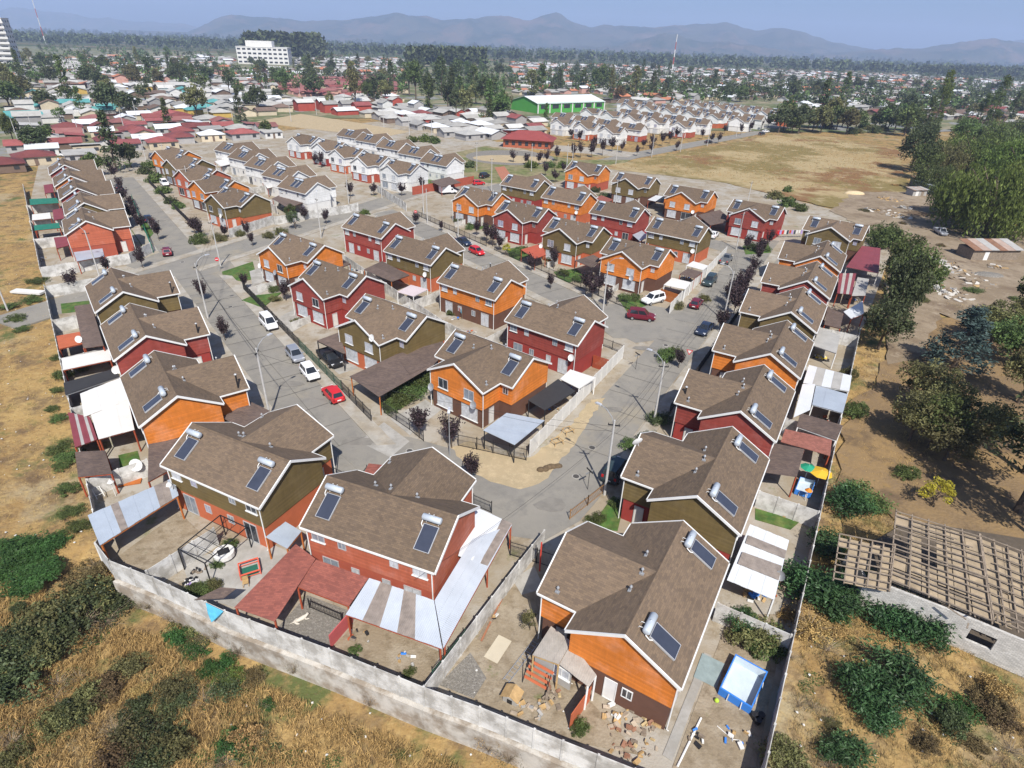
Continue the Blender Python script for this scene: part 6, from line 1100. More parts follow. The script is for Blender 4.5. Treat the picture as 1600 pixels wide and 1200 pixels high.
# ============================================================ dog
def dog():
    e = EMPTY('dog', G(470, 970) + Vector((0, 0, .035)), R(35), 'white dog lying on the gravel below the red porch roof', 'dog'); pts = [((-.42, 0, .13), .10), ((-.2, 0, .16), .15), ((.1, 0, .17), .16), ((.32, 0, .18), .13), ((.46, .02, .26), .085), ((.58, .05, .30), .08), ((.68, .07, .27), .045), ((-.55, .05, .08), .03), ((-.75, .12, .05), .018), ((.34, -.16, .08), .05), ((.6, -.2, .05), .04), ((.32, .16, .07), .05), ((.55, .22, .05), .04), ((-.35, -.2, .08), .07), ((-.15, -.3, .05), .045), ((-.36, .2, .07), .06), ((-.16, .3, .05), .04), ((.56, -.02, .40), .02), ((.56, .13, .40), .02)]
    ed = [(0, 1), (1, 2), (2, 3), (3, 4), (4, 5), (5, 6), (0, 7), (7, 8), (3, 9), (9, 10), (3, 11), (11, 12), (0, 13), (13, 14), (0, 15), (15, 16), (5, 17), (5, 18)]
    me = bpy.data.meshes.new('body'); me.from_pydata([p for p, r in pts], ed, []); me.materials.append(M('dog_fur', (.58, .54, .47), .9, .15, 6)); o = bpy.data.objects.new('body', me); COL.objects.link(o); o.parent = e
    sk = o.modifiers.new('skin', 'SKIN'); 
    for i, (p, r) in enumerate(pts): me.skin_vertices[0].data[i].radius = (r, r)
    me.skin_vertices[0].data[2].use_root = True; sm = o.modifiers.new('sub', 'SUBSURF'); sm.levels = 1; sm.render_levels = 2
dog()
# ============================================================ parasols, dishes, street clutter
def parasol(px, py, mat, label, r=1.1, h=2.1):
    e = EMPTY('parasol', G(px, py), 0, label, 'parasol'); n = 8; OBJ('canopy', MB().add([(r * math.cos(6.283 * i / n), r * math.sin(6.283 * i / n), h - .35) for i in range(n)] + [(0, 0, h)], [(i, (i + 1) % n, n) for i in range(n)]), mat, e); OBJ('pole', MB().tube([(0, 0, 0), (0, 0, h)], .03, 6), M_white, e)
parasol(1275, 760, M('yellow_canvas', (.62, .38, .03), .7, .08, 1), 'yellow parasol in the orchard-side yard'); parasol(1256, 752, M('green_canvas', (.02, .28, .16), .7, .08, 1), 'green parasol beside the yellow one', .8); parasol(1258, 782, M('orange_canvas', (.65, .22, .02), .7, .08, 1), 'folded orange parasol beside the blue pool', .35, 1.6); parasol(181, 775, M_canv, 'folded white parasol near the white ladder', .3, 2.0)
def dish(x, y, z, deg, label, s=.45, mat=None):
    e = EMPTY('satellite_dish', (x, y, z), R(deg), label, 'satellite dish', 'satellite dishes on the houses'); b = MB(); n, m = 14, 4
    for i in range(m + 1):
        for j in range(n): a = 6.283 * j / n; rr = s * i / m; b.v.append((rr * math.cos(a), -.25 - .12 * (i / m) ** 2, .1 + rr * math.sin(a) * 1.05))
    for i in range(m):
        for j in range(n): j2 = (j + 1) % n; b.f.append((i * n + j, i * n + j2, (i + 1) * n + j2, (i + 1) * n + j))
    OBJ('reflector', b, mat or M_white, e, rot=(-.35, 0, 0)); OBJ('bracket', MB().bar((0, -.22, .1), (0, 0, -.1), .04), M_vent, e); OBJ('feed_arm', MB().bar((0, -.3, -.25), (0, -.75, .05), .025), M_vent, e)
def on_house(i, lx, ly): c = CH[i]; a = R(c[2]); return c[0] + lx * math.cos(a) - ly * math.sin(a), c[1] + lx * math.sin(a) + ly * math.cos(a)
for i, lx, ly, z, lab, mt in ((9, 5.2, 3.75, 2.7, 'white dish on the terracotta wall above the patio', M_white), (9, 4.7, 3.75, 2.6, 'grey mesh dish beside the white one above the patio', M_vent), (13, -3.6, -6.7, 2.7, 'grey dish at the corner of the orange corner house', M_vent), (13, 2.9, -6.7, 2.8, 'grey dish between the lower windows of the orange corner house', M_vent), (15, 3.0, -6.6, 5.4, 'white dish at the eave of the olive carport house', M_white), (14, -5.2, 3.75, 2.9, 'white dish on the rear of the red house by the white wall', M_white), (19, -3.7, -6.7, 2.9, 'white dish on the orange lawn-corner house', M_white), (19, .8, -6.7, 2.7, 'grey dish above the windows of the orange lawn-corner house', M_vent), (18, -4.6, 3.75, 2.9, 'white dish on the olive and terracotta rear wall', M_white), (22, -4.0, -6.7, 2.7, 'white dish beside the red porch', M_white), (21, 2.5, -6.7, 2.7, 'grey dish on the orange house with the wooden gate', M_vent), (25, -5.0, 3.75, 2.8, 'white dish on the olive house with purple curtains', M_white), (33, 2.5, -6.7, 2.8, 'white dish on the olive cross street house', M_white), (29, 3.8, -6.7, 2.7, 'white dish on the orange field-side house', M_white), (27, -4.8, 3.75, 2.9, 'white dish on the orange rear facade', M_white)):
    x, y = on_house(i, lx, ly); dish(x, y, z, CH[i][2] + (180 if ly > 0 else 0), lab, .45, mt)
dish(*G(126, 533, 2.3)[:2], 2.5, 10, 'white dish on the terracotta board roof'); dish(*G(222, 747)[:2], 1.6, 10, 'large white dish above the wooden pallet by the field wall', .6); dish(*G(183, 580, 2.4)[:2], 2.5, 30, 'white dish at the end of the black shade net', .5); dish(*G(1222, 902, 2.2)[:2], 2.3, -60, 'grey dish on the edge of the white patio roof', .4, M_vent); x, y = on_house(1, 1.5, -6.5); dish(x, y, 6.9, 200, 'white dish on the ridge of the olive house by the bend', .5)
for i, lx, ly, hh, lab in ((2, 2.9, -6.2, 1.5, 'black stove pipe on the dark red house front eave'), (12, -3.9, -6.0, 1.7, 'black stove pipe on the olive corner house'), (11, -3.7, -5.7, 1.5, 'black stove pipe on the red house by the field'), (10, -3.8, -5.9, 1.8, 'black stove pipe on the orange house by the white canopies'), (16, 2.9, -5.8, 1.3, 'black stove pipe on the orange rear-facing house'), (25, -1.2, -.9, .9, 'grey flue pair on the olive house with purple curtains')):
    x, y = on_house(i, lx, ly); e = EMPTY('stove_pipe', (x, y, EV), 0, lab, 'chimney', 'stove pipes'); OBJ('flue', MB().tube([(0, 0, -.4), (0, 0, hh)], .09, 8), M_dark, e); OBJ('cowl', MB().tube([(0, 0, hh), (0, 0, hh + .12)], .17, 8, True, .03), M_vent, e)
def timber_stool(px, py, lab):
    e = EMPTY('wooden_trestle', G(px, py) + Vector((0, 0, .05)), .6, lab, 'trestle')
    for a in (-1, 1):
        for b in (-1, 1): OBJ('leg', MB().bar((a * .6, b * .45, 0), (a * .4, b * .3, .6), .06), M_tim, e)
        OBJ('rail', MB().bar((a * .5, -.5, .5), (a * .5, .5, .5), .06), M_tim, e); OBJ('rail', MB().bar((-.6, a * .4, .55), (.6, a * .4, .55), .06), M_tim, e)
timber_stool(887, 677, 'wooden trestle on the sand nearer the pole'); timber_stool(870, 694, 'wooden trestle on the sand nearer the picket fence')
p0 = G(858, 732); dm = MB(); g_ = np.random.default_rng(4)
for k in range(9): dm.dome((-1.0 + .25 * k + g_.uniform(-.1, .1), -.4 + .1 * k + g_.uniform(-.15, .15), 0), .42, .36, g_.uniform(.2, .34), 9, 3)
TAG(OBJ('earth_heap', dm, M('damp_earth', (.12, .085, .05), .95, .25, 4), None, p0 + Vector((0, 0, .05))), 'heap of damp dark earth on the sandy verge', 'earth heap')
gt = EMPTY('timber_gate', G(1045, 478), R(58), 'orange timber side gate beside the white off-roader', 'gate')
for k in range(22): OBJ('plank', cached('gplank', lambda: MB().box(-.07, .07, -.015, .015, 0, 1.9)), M_opost, gt, ((k - 11) * .17, 0, 0), rz=0)
gt.rotation_euler = (0, 0, math.atan2(*(G(1062, 478) - G(1028, 466)).yx)); gt.location = G(1045, 472)
gt = EMPTY('timber_gate', G(938, 578), 0, 'red timber fence between the red house and the white wall', 'gate'); gt.rotation_euler = (0, 0, math.atan2(*(G(952, 585) - G(922, 575)).yx))
for k in range(14): OBJ('plank', CACHE['gplank'], M_post, gt, ((k - 7) * .17, 0, 0))
# white sheet and kerb planters
slab(45, 458, 5.2, 1.4, -5, M_canv, 'white panel lying at the field edge by the street end', 'panel', 'panel', .1, .3)
TAG(OBJ('wooden_pallet', MB().box(-1, 1, -.4, .4, 0, .12), M_opost, None, G(203, 755) + Vector((0, 0, .04)), R(20)), 'orange wooden pallet below the large white dish', 'pallet')
TAG(OBJ('water_tank', MB().tube([(0, 0, 0), (0, 0, 1.1)], .5, 12), M_blk, None, G(1268, 590) + Vector((0, 0, .03))), 'black water drum on the cluttered patio', 'drum')
pile(1283, 560, 22, 1.0, [M_white, M_gflat, M('yellow_toy', (.7, .5, .05), .6, .1, 2), M_dark], 'clutter of white garden furniture under the grey slab', 21, .2, .7); pile(1180, 935, 10, .9, [M_blue, M_white, M_tim], 'blue bags and boxes under the white patio roof', 22, .25, .7); pile(75, 420, 8, .9, [M_dark, M_mar], 'dark scrap in the corner yard', 23, .2, .7); pile(640, 470, 12, 1.2, [M_tim, M_gflat, LO['terra']], 'orange carts and boards in the back yard', 24, .2, .8); pile(575, 425, 8, 1.0, [M_blue, M_white, M_canv], 'blue and white laundry tubs in the back yard', 25, .2, .5)
ln = EMPTY('washing_line', G(1232, 372), R(10), 'washing line of white and blue clothes behind the bright red house', 'washing line'); OBJ('line', MB().tube([(-4, 0, 1.9), (4, 0, 1.9)], .012, 4), M_white, ln)
for s in (-4, 4): OBJ('post', MB().tube([(s, 0, 0), (s, 0, 2)], .04, 6), M_dwood, ln)
r_ = random.Random(3)
for k in range(13): OBJ('garment', MB().box(-.22, .22, -.01, .01, -.7 - .3 * r_.random(), 0), r_.choice((M_white, M_canv, MATS['lilac_bag'], MATS['paint_navy'], MATS['paint_red'])), ln, (-3.6 + k * .6, 0, 1.88), rot=(0, r_.uniform(-.05, .05), r_.uniform(-.3, .3)))
# ============================================================ street and garden plants
SG = 'dark plum trees along the streets'
PL = [(115, 456, 1.25), (224, 420, 1.2), (168, 428, 1.0), (352, 532, 1.1), (318, 470, 1.25), (655, 684, 1.15), (706, 700, 1.25), (737, 752, 1.1), (205, 345, 1.3), (214, 352, 1.4), (222, 362, 1.2), (249, 376, 1.35), (242, 362, 1.1), (196, 318, 1.3), (190, 300, 1.2), (180, 280, 1.3), (172, 268, 1.2), (208, 330, 1.1),
 (1152, 472, 1.6), (1146, 492, 1.5), (1165, 450, 1.5), (1138, 480, 1.3), (1182, 412, 1.3), (1188, 398, 1.2), (1176, 430, 1.2), (1060, 575, 1.0), (1124, 520, 1.2), (1158, 462, 1.4), (312, 372, 1.5), (305, 366, 1.3), (388, 372, 1.1), (352, 372, .9), (395, 385, 1.0), (477, 345, 1.2), (510, 350, 1.0), (548, 308, 1.3), (584, 306, 1.2), (628, 306, 1.3), (660, 300, 1.3), (502, 262, 1.6), (492, 258, 1.4),
 (745, 368, 1.2), (770, 385, 1.3), (760, 378, 1.3), (780, 392, 1.1), (830, 425, 1.2), (865, 420, 1.3), (915, 460, 1.4), (925, 468, 1.3), (948, 478, 1.2), (935, 462, 1.2), (860, 452, .9), (650, 352, 1.0), (690, 362, .9), (1200, 385, 1.1), (1165, 392, 1.1), (1000, 340, 1.1), (690, 430, .8), (447, 470, 1.0), (384, 452, .9),
 (905, 222, 1.7), (926, 231, 1.7), (941, 243, 1.9), (956, 237, 1.8), (971, 239, 1.6), (892, 217, 1.6), (870, 252, 1.6), (854, 256, 1.5), (842, 258, 1.5), (896, 247, 1.9), (907, 246, 1.7), (924, 246, 1.8), (942, 222, 1.8), (1020, 229, 1.7), (1034, 228, 1.7), (1046, 224, 1.7), (1057, 217, 1.7), (1097, 217, 1.6), (1111, 223, 1.6), (1122, 224, 1.4), (1157, 211, 1.8), (1172, 206, 1.9), (1187, 202, 1.9), (1212, 195, 1.9), (1200, 199, 1.8), (1226, 192, 1.9), (1005, 232, 1.4), (995, 244, 1.3), (1017, 241, 1.6), (1057, 236, 1.4), (1132, 209, 1.6), (802, 254, 1.3), (822, 258, 1.3), (880, 270, 1.2), (868, 285, 1.4), (852, 275, 1.3), (1240, 190, 1.8)]
LAND = [(420, 480, 'by the white van corner'), (420, 300, 'on the cross street corner')]
for i, (px, py, s) in enumerate(PL):
    zone = 'beside the stepped row street' if px < 260 and py < 400 else 'at the field-side street end' if px < 260 else 'near the sandy corner lot' if 600 < px < 760 and py > 650 else 'in the orchard-side street' if px > 1040 and py > 380 else 'on the curved street' if px < 460 and py > 440 else 'by the cross street' if px < 700 and py > 240 else ('along the avenue near the park' if px < 1000 else 'along the avenue towards its far end') if py < 245 else 'around the park' if py < 290 else 'in the inner street gardens'
    sz = 'tall' if s > 1.4 else 'small' if s < 1.1 else 'medium'
    tree('plum_tree', *G(px, py)[:2], 'plum', 'plum', s * 1.08, None, f'{sz} dark-leaved plum tree {zone}', SG, near=py > 330)
GB = 'green shrubs in the front gardens'
for i, (px, py, l, s, k) in enumerate([(235, 262, 'green', 1.3, 'bush'), (228, 272, 'dark', 1.4, 'bush'), (245, 285, 'green', 1.3, 'bush'), (256, 302, 'green', 1.1, 'bush'), (268, 318, 'dark', 1.0, 'bush'), (280, 325, 'green', .9, 'bush'), (312, 380, 'green', 1.1, 'bush'), (455, 350, 'green', 1.2, 'round'), (462, 358, 'dark', 1.1, 'round'), (375, 368, 'olive', .8, 'bush'), (345, 376, 'olive', .8, 'bush'), (420, 372, 'olive', .8, 'bush'), (440, 366, 'olive', .9, 'bush'), (640, 618, 'green', 1.1, 'bush'), (655, 605, 'green', 1.1, 'bush'), (668, 596, 'green', 1.1, 'bush'), (625, 630, 'green', 1.0, 'bush'), (612, 640, 'green', .8, 'bush'), (680, 590, 'green', .9, 'bush'), (718, 480, 'green', .6, 'bush'), (705, 492, 'green', .5, 'bush'),
    (430, 455, 'green', .6, 'bush'), (445, 448, 'green', .5, 'bush'), (430, 470, 'olive', .5, 'bush'), (465, 505, 'olive', .5, 'bush'), (790, 400, 'yellow', .75, 'round'), (815, 395, 'green', .8, 'bush'), (805, 400, 'green', .8, 'bush'), (735, 358, 'green', .8, 'bush'), (718, 348, 'green', .8, 'bush'), (880, 430, 'green', .8, 'bush'), (905, 440, 'green', .7, 'bush'), (860, 408, 'dark', .7, 'bush'), (1175, 390, 'dark', 1.0, 'bush'), (1195, 392, 'green', .7, 'bush'), (1040, 562, 'green', .9, 'bush'), (1052, 555, 'green', .7, 'bush'), (930, 815, 'green', .5, 'bush'), (962, 790, 'green', .5, 'bush'), (1100, 470, 'olive', .6, 'bush'), (1058, 482, 'olive', .7, 'bush'), (975, 470, 'green', .8, 'bush'), (990, 468, 'green', .7, 'bush'),
    (1155, 985, 'castor', .7, 'castor'), (1175, 1000, 'olive', 1.0, 'bush'), (1195, 1010, 'green', .8, 'bush'), (1165, 970, 'green', .6, 'bush'), (828, 985, 'olive', .45, 'round'), (905, 1140, 'green', .4, 'bush'), (695, 570, 'olive', .5, 'bush'), (320, 925, 'green', .45, 'bush'), (335, 920, 'olive', .45, 'bush'), (305, 925, 'green', .4, 'bush'), (340, 885, 'green', .35, 'bush'), (360, 852, 'green', .4, 'bush'), (100, 590, 'green', .6, 'bush'), (130, 580, 'olive', .4, 'bush'), (555, 1018, 'green', .25, 'bush'), (640, 1052, 'green', .25, 'bush'), (1230, 300, 'green', .9, 'bush'), (570, 335, 'bright', .7, 'bush'), (615, 252, 'green', 1.0, 'bush'), (735, 262, 'dark', 1.3, 'bush'), (830, 262, 'bright', 1.3, 'bush'), (860, 262, 'green', 1.2, 'bush'), (880, 262, 'bright', 1.2, 'bush'), (645, 222, 'bright', 1.6, 'bush'), (665, 222, 'bright', 1.6, 'bush'), (680, 224, 'green', 1.5, 'bush'), (930, 300, 'dark', 1.0, 'bush'), (945, 310, 'dark', 1.0, 'bush'), (1230, 322, 'green', 1.3, 'bush'), (1250, 330, 'green', 1.2, 'bush'), (1210, 310, 'olive', 1.3, 'bush'), (985, 700, 'green', .7, 'bush'), (1010, 690, 'dark', .7, 'bush'), (1030, 660, 'dark', .8, 'bush')]):
    z = 'by the orchard-side row' if px > 1020 else 'in the corner lot' if py > 930 and px > 600 else 'on the pergola patio' if py > 840 and px < 400 else 'beside the brown carport hedge' if 600 < px < 690 and py > 560 else 'in the front gardens facing the stepped row' if px < 330 and py < 390 else 'by the cross street wall' if px < 480 and py < 390 else 'in the lawn corner garden' if px < 480 else 'near the park' if py < 270 else 'in the inner block gardens'
    tree('garden_shrub', *G(px, py)[:2], k, l, s, None, f'{"low " if s < .6 else ""}{ {"green": "green", "dark": "dark green", "olive": "olive green", "bright": "bright green", "yellow": "yellow", "castor": "broad-leaved"}[l]} shrub {z}', GB, 'shrub', near=py > 330)
# ============================================================ orchard side
OG = 'trees and bushes of the orchard'
for px, py, k, l, s, sz, lab, z in [(1385, 525, 'broad', 'dark', 1.15, 1.9, 'big dark tree overhanging the orchard-side roofs', 0), (1408, 490, 'broad', 'green', 1.15, 1.8, 'second big dark tree beside the orchard-side roofs', 0), (1372, 545, 'broad', 'dark', 1.1, 1.2, 'lower dark tree at the orchard path', 0), (1395, 455, 'broad', 'green', 1.2, 1.4, 'dark green tree behind the maroon roof', 0), (1382, 385, 'bush', 'green', 2.3, 2.6, 'dense round bush at the scrapyard fence', 0), (1380, 372, 'bush', 'green', 1.9, 2.2, 'dense bush behind the round one', 0),
 (1487, 580, 'conifer', 'blue', 1.25, .8, 'blue-grey spruce in the orchard', 0), (1440, 640, 'broad', 'olive', .85, .75, 'yellowish orchard tree nearest the wall path', 0), (1470, 665, 'broad', 'olive', .85, .7, 'olive orchard tree beside the path', 0), (1545, 540, 'broad', 'olive', .9, .9, 'orchard tree at the scrapyard edge', 0), (1580, 570, 'broad', 'green', 1.1, 1.0, 'dark orchard tree near the edge', 0), (1590, 630, 'broad', 'olive', 1.0, .9, 'dark orchard tree in the far corner', 0), (1475, 720, 'broad', 'olive', .8, .65, 'dark orchard tree over the shaded soil', 0), (1530, 700, 'broad', 'olive', .85, .75, 'brownish orchard tree over the shaded soil', 0), (1560, 660, 'bush', 'olive', 1.0, 1.0, 'olive bush among the orchard trees', 0),
 (1420, 690, 'broad', 'olive', .9, .8, 'olive orchard tree leaning over the path', 0), (1450, 700, 'broad', 'green', .85, .8, 'green orchard tree over the path shade', 0), (1600, 540, 'broad', 'olive', 1.0, 1.0, 'olive orchard tree at the far edge', 0), (1415, 745, 'bush', 'green', .8, .8, 'green bush beside the shaded path', 0), (1600, 740, 'pine', 'dark', 1.4, 1.2, 'large dark pine at the edge shading the orchard', 0), (1590, 800, 'pine', 'dark', 1.2, 1.0, 'dark pine behind the ruined shed', 0), (1640, 860, 'pine', 'dark', 1.3, 1.15, 'dark pine beside the ruined shed', 0), (1455, 790, 'round', 'yellow', .9, .8, 'thin yellow-leaved sapling behind the ruin', 0), (1610, 520, 'broad', 'green', 1.2, 1.2, 'green tree at the scrapyard edge', 0),
 (1325, 800, 'castor', 'castor', 1.25, 1.0, 'tall castor bush beside the patio wall', 0), (1345, 790, 'castor', 'green', 1.1, .9, 'castor bush behind the tall one', 0), (1290, 860, 'castor', 'castor', 1.05, .85, 'castor bush by the white patio roof', 0), (1270, 930, 'castor', 'castor', 1.15, .9, 'castor bush near the pool yard corner', 0), (1310, 950, 'castor', 'castor', 1.0, .8, 'castor bush before the ruin wall', 0), (1335, 920, 'castor', 'castor', 1.05, .85, 'castor bush covering the ruin corner', 0), (1400, 975, 'castor', 'castor', 1.1, .9, 'castor bush against the white ruin wall', 0), (1440, 990, 'castor', 'castor', .95, .8, 'castor bush under the ruin window side', 0), (1345, 1085, 'castor', 'castor', 1.1, .8, 'castor bush in the dry grass below the ruin', 0), (1400, 1070, 'castor', 'castor', 1.15, .85, 'wide castor bush in the dry grass', 0), (1365, 1120, 'castor', 'castor', .9, .6, 'low castor bush in the dry grass', 0), (1320, 1185, 'castor', 'castor', .7, .5, 'small castor bush low in the dry grass', 0), (1225, 1190, 'bush', 'olive', .8, .6, 'scrubby bush outside the pool yard wall', -.1), (1260, 990, 'twiggy', 'straw', 1.2, 1.0, 'dry twiggy shrub outside the pool wall', 0), (1290, 620, 'bush', 'green', .7, .8, 'bush outside the pale blue roof wall', 0), (1335, 650, 'bush', 'green', .9, 1.0, 'bush growing at the orchard path wall', 0), (1325, 590, 'bush', 'olive', .8, .9, 'olive bush at the orchard path wall', 0)]:
    tree('orchard_tree' if k in ('broad', 'pine', 'conifer', 'round') else 'wild_bush', *G(px, py)[:2], k, l, s * (1.15 if px > 1430 and py < 830 else 1), sz * (1.15 if px > 1430 and py < 830 else 1), lab, OG, 'tree' if k in ('broad', 'pine', 'conifer', 'round') else 'bush', True, z)
# ============================================================ field side scrub
FG = 'scrub on the dry grass bank'
r3 = random.Random(8)
for i, (px, py, k, l, s, sz) in enumerate([(30, 1050, 'bush', 'dark', 1.0, .75), (60, 1015, 'bush', 'dark', 1.0, .8), (90, 985, 'bush', 'olive', 1.0, .8), (125, 965, 'bush', 'dark', 1.0, .8), (155, 945, 'bush', 'olive', .9, .75), (180, 950, 'bush', 'dark', .8, .6), (60, 1045, 'bush', 'olive', .9, .7), (15, 1090, 'bush', 'dark', .9, .7), (100, 1010, 'bush', 'dark', .9, .7), (135, 985, 'twiggy', 'brown', 1.0, .8), (165, 975, 'twiggy', 'brown', .9, .7), (185, 925, 'twiggy', 'straw', .9, .7), (160, 905, 'twiggy', 'brown', .8, .6), (140, 920, 'bush', 'brown', .8, .5),
    (140, 1100, 'bush', 'olive', .8, .65), (120, 1120, 'bush', 'dark', .6, .5), (165, 1085, 'bush', 'brown', .6, .5), (215, 1165, 'bush', 'olive', .9, .7), (250, 1150, 'bush', 'dark', .8, .65), (270, 1180, 'bush', 'olive', .8, .6), (190, 1190, 'bush', 'brown', .7, .6), (235, 1195, 'bush', 'dark', .7, .6), (180, 1150, 'twiggy', 'brown', .8, .6), (20, 1190, 'bush', 'olive', .5, .4), (350, 1040, 'bush', 'weed', .45, .3), (370, 1060, 'bush', 'bright', .5, .3), (340, 1070, 'bush', 'bright', .45, .3), (395, 1065, 'bush', 'brown', .5, .35), (280, 1000, 'bush', 'weed', .5, .35), (300, 1010, 'bush', 'olive', .45, .3), (285, 970, 'bush', 'olive', .5, .4), (310, 985, 'bush', 'olive', .45, .35)]):
    p = G(px, py, -2.2); tree('scrub_bush', p.x, p.y, k, l, s * (1.25 if k == 'bush' and py < 1100 and px < 260 else 1.1), sz * 1.35, f'{ {"dark": "dark green bramble", "olive": "olive green scrub bush", "brown": "dry brownish scrub bush", "straw": "straw-coloured twiggy bush", "weed": "fresh green weed clump", "bright": "bright green weed clump"}[l]} {"in the long thicket by the wall corner" if px < 200 and py < 1060 else "low on the bank at the corner" if px < 300 and py > 1060 else "below the footing"}', FG, 'bush', True, terrain_z(p.x, p.y))
for i, (px, py, s) in enumerate([(35, 870, 1.5), (15, 895, 1.5), (55, 900, 1.4), (70, 860, 1.2), (20, 860, 1.2), (40, 915, 1.2), (75, 890, 1.1), (88, 845, .8), (120, 825, .9), (105, 765, .8), (112, 800, .8), (98, 730, .8), (108, 715, 1.0), (95, 700, .9), (82, 640, .7), (92, 655, .7), (88, 560, .7), (90, 610, .6), (60, 440, 1.2), (25, 500, 1.2), (15, 480, 1.0), (35, 515, .8), (50, 470, 1.2), (80, 420, .8), (55, 360, .8)]):
    tree('weed_patch', *G(px, py)[:2], 'bush', 'weed' if px < 90 and py > 840 else 'green', s * .75, s * .32, f'{"broad fresh green" if py > 840 and px < 90 else "small green"} weed patch {"in the dry field corner" if py > 840 else "along the outer face of the field wall" if px > 80 else "at the field street end"}', 'weeds outside the field wall', 'weeds', True)
# ============================================================ dry grass: one mass each
def grass(name, P, n, L, leaf, seed, label, z=None, thin=None):
    g = np.random.default_rng(seed); Q = [tuple(p[:2]) for p in P]; x0, x1 = min(q[0] for q in Q), max(q[0] for q in Q); y0, y1 = min(q[1] for q in Q), max(q[1] for q in Q); C = []
    while len(C) < n:
        x, y = g.uniform(x0, x1), g.uniform(y0, y1)
        if not in_poly(x, y, Q): continue
        f = math.sin(x * .9 + 2 * math.sin(y * .5)) * math.sin(y * 1.1 + 1.5 * math.sin(x * .35)) + .6 * math.sin(x * 2.3 + y * 1.7)
        if g.uniform(-1.2, 1.2) > f + .25: continue
        k = int(g.integers(4, 9)); zz = terrain_z(x, y)
        for _ in range(k): C.append((x + g.normal() * .12, y + g.normal() * .12, zz + L * .4))
    me = leaf_mesh(name, np.array(C), L, g, 0, .055, np.array([.15, .2, .7])); TAG(OBJ(name, me, LEAF[leaf]), label, 'grass', kind='stuff')
bank = [(-33, 30.5), (-26, 29.5), (-20, 27), (-12, 24.2), (-5, 21.8), (3, 18.8), (8, 16.5), (10, 12), (-8, 12), (-30, 16), (-45, 26), (-38, 33)]
grass('dry_grass', bank, 70000, .6, 'straw', 1, 'tall golden dry grass on the bank below the wall'); grass('dry_grass', bank, 15000, .45, 'brown', 2, 'brown dry stalks on the bank below the wall')
lf = [UV(-5.2, 118), UV(-5.2, 50), (-38, 33), (-55, 30), (-80, 60), (-110, 110), (-120, 150), UV(-5.2, 160)]
grass('dry_grass', lf, 26000, .30, 'straw', 3, 'short dry grass of the field beside the wall')
rf_ = [(15.5, 17), ST(45, -4.4), ST(62, -4.6), (40, 40), (46, 28), (40, 18), (28, 10), (16, 12)]
grass('dry_grass', rf_, 26000, .36, 'straw', 5, 'dry grass between the pool wall and the ruin'); grass('dry_grass', rf_, 20000, .45, 'brown', 6, 'brown dry stalks between the pool wall and the ruin')
grass('dry_grass', [ST(62, -4.5), ST(95, -4.5), ST(95, -12), ST(62, -14)], 7000, .4, 'straw', 7, 'dry grass along the orchard path')
vf = [tuple(G(*p)[:2]) for p in ((950, 262), (1080, 237), (1215, 214), (1300, 218), (1400, 238), (1395, 290), (1240, 300), (1130, 280))]
grass('field_grass', vf, 3500, .7, 'olive', 8, 'patchy tall grass of the vacant field'); grass('field_grass', vf, 20000, .7, 'straw', 9, 'pale dry grass of the vacant field')
for i, (px, py, s, l) in enumerate([(330, 1095, .6, 'weed'), (360, 1110, .5, 'weed'), (380, 1090, .5, 'bright'), (395, 1130, .5, 'weed'), (370, 1150, .55, 'weed'), (345, 1165, .5, 'weed'), (430, 1180, .5, 'weed'), (460, 1185, .5, 'weed'), (520, 1190, .45, 'weed'), (320, 1060, .6, 'bright'), (355, 1045, .7, 'bright'), (300, 1020, .6, 'olive'), (560, 1150, .4, 'olive'), (620, 1180, .4, 'weed'), (310, 1190, .5, 'weed'), (25, 1000, .5, 'weed'), (270, 985, .6, 'olive'), (290, 960, .5, 'straw'), (460, 1035, .4, 'straw'), (500, 1055, .35, 'straw'), (560, 1068, .4, 'olive'), (600, 1090, .35, 'straw')]):
    p = G(px, py, -2.2); tree('bank_weed', p.x, p.y, 'herb', l, s * 1.3, s * 1.2, f'{ {"weed": "small green", "bright": "bright green", "olive": "olive", "straw": "dry straw"}[l]} weed tuft on the dry bank', 'weeds on the dry bank', 'weeds', True, terrain_z(p.x, p.y))
sr = random.Random(77)
for i in range(95):
    if i < 60: px, py = sr.uniform(0, 420), 0; py = sr.uniform(max(940, 930 + px * .28), 1200)
    elif i < 80: px, py = sr.uniform(1225, 1330), sr.uniform(960, 1200)
    else: px, py = sr.uniform(1430, 1600), sr.uniform(1060, 1200)
    p = G(px, py, -2.2 if i < 60 else 0); l = sr.choice(('olive', 'brown', 'straw', 'brown', 'olive', 'weed', 'dark')); k = sr.choice(('bush', 'twiggy', 'herb', 'bush', 'twiggy')); q = sr.uniform(.3, .75)
    if i < 60 and p.y > (bottom_y(min(max(p.x, -33.1), 13.9)) - 1.2): continue
    tree('bank_scrub', p.x, p.y, k, l, q * (1.6 if k == 'herb' else 1), q * sr.uniform(.6, 1.1), f'{ {"olive": "olive", "brown": "dry brown", "straw": "straw-coloured", "weed": "fresh green", "dark": "dark green"}[l]} {"leafy" if k == "bush" else "twiggy" if k == "twiggy" else "creeping"} scrub {"on the bank below the wall" if i < 60 else "outside the pool wall" if i < 80 else "in the grass below the ruin"}', 'low scrub in the dry grass', 'scrub', True, terrain_z(p.x, p.y))
fr_ = random.Random(14)
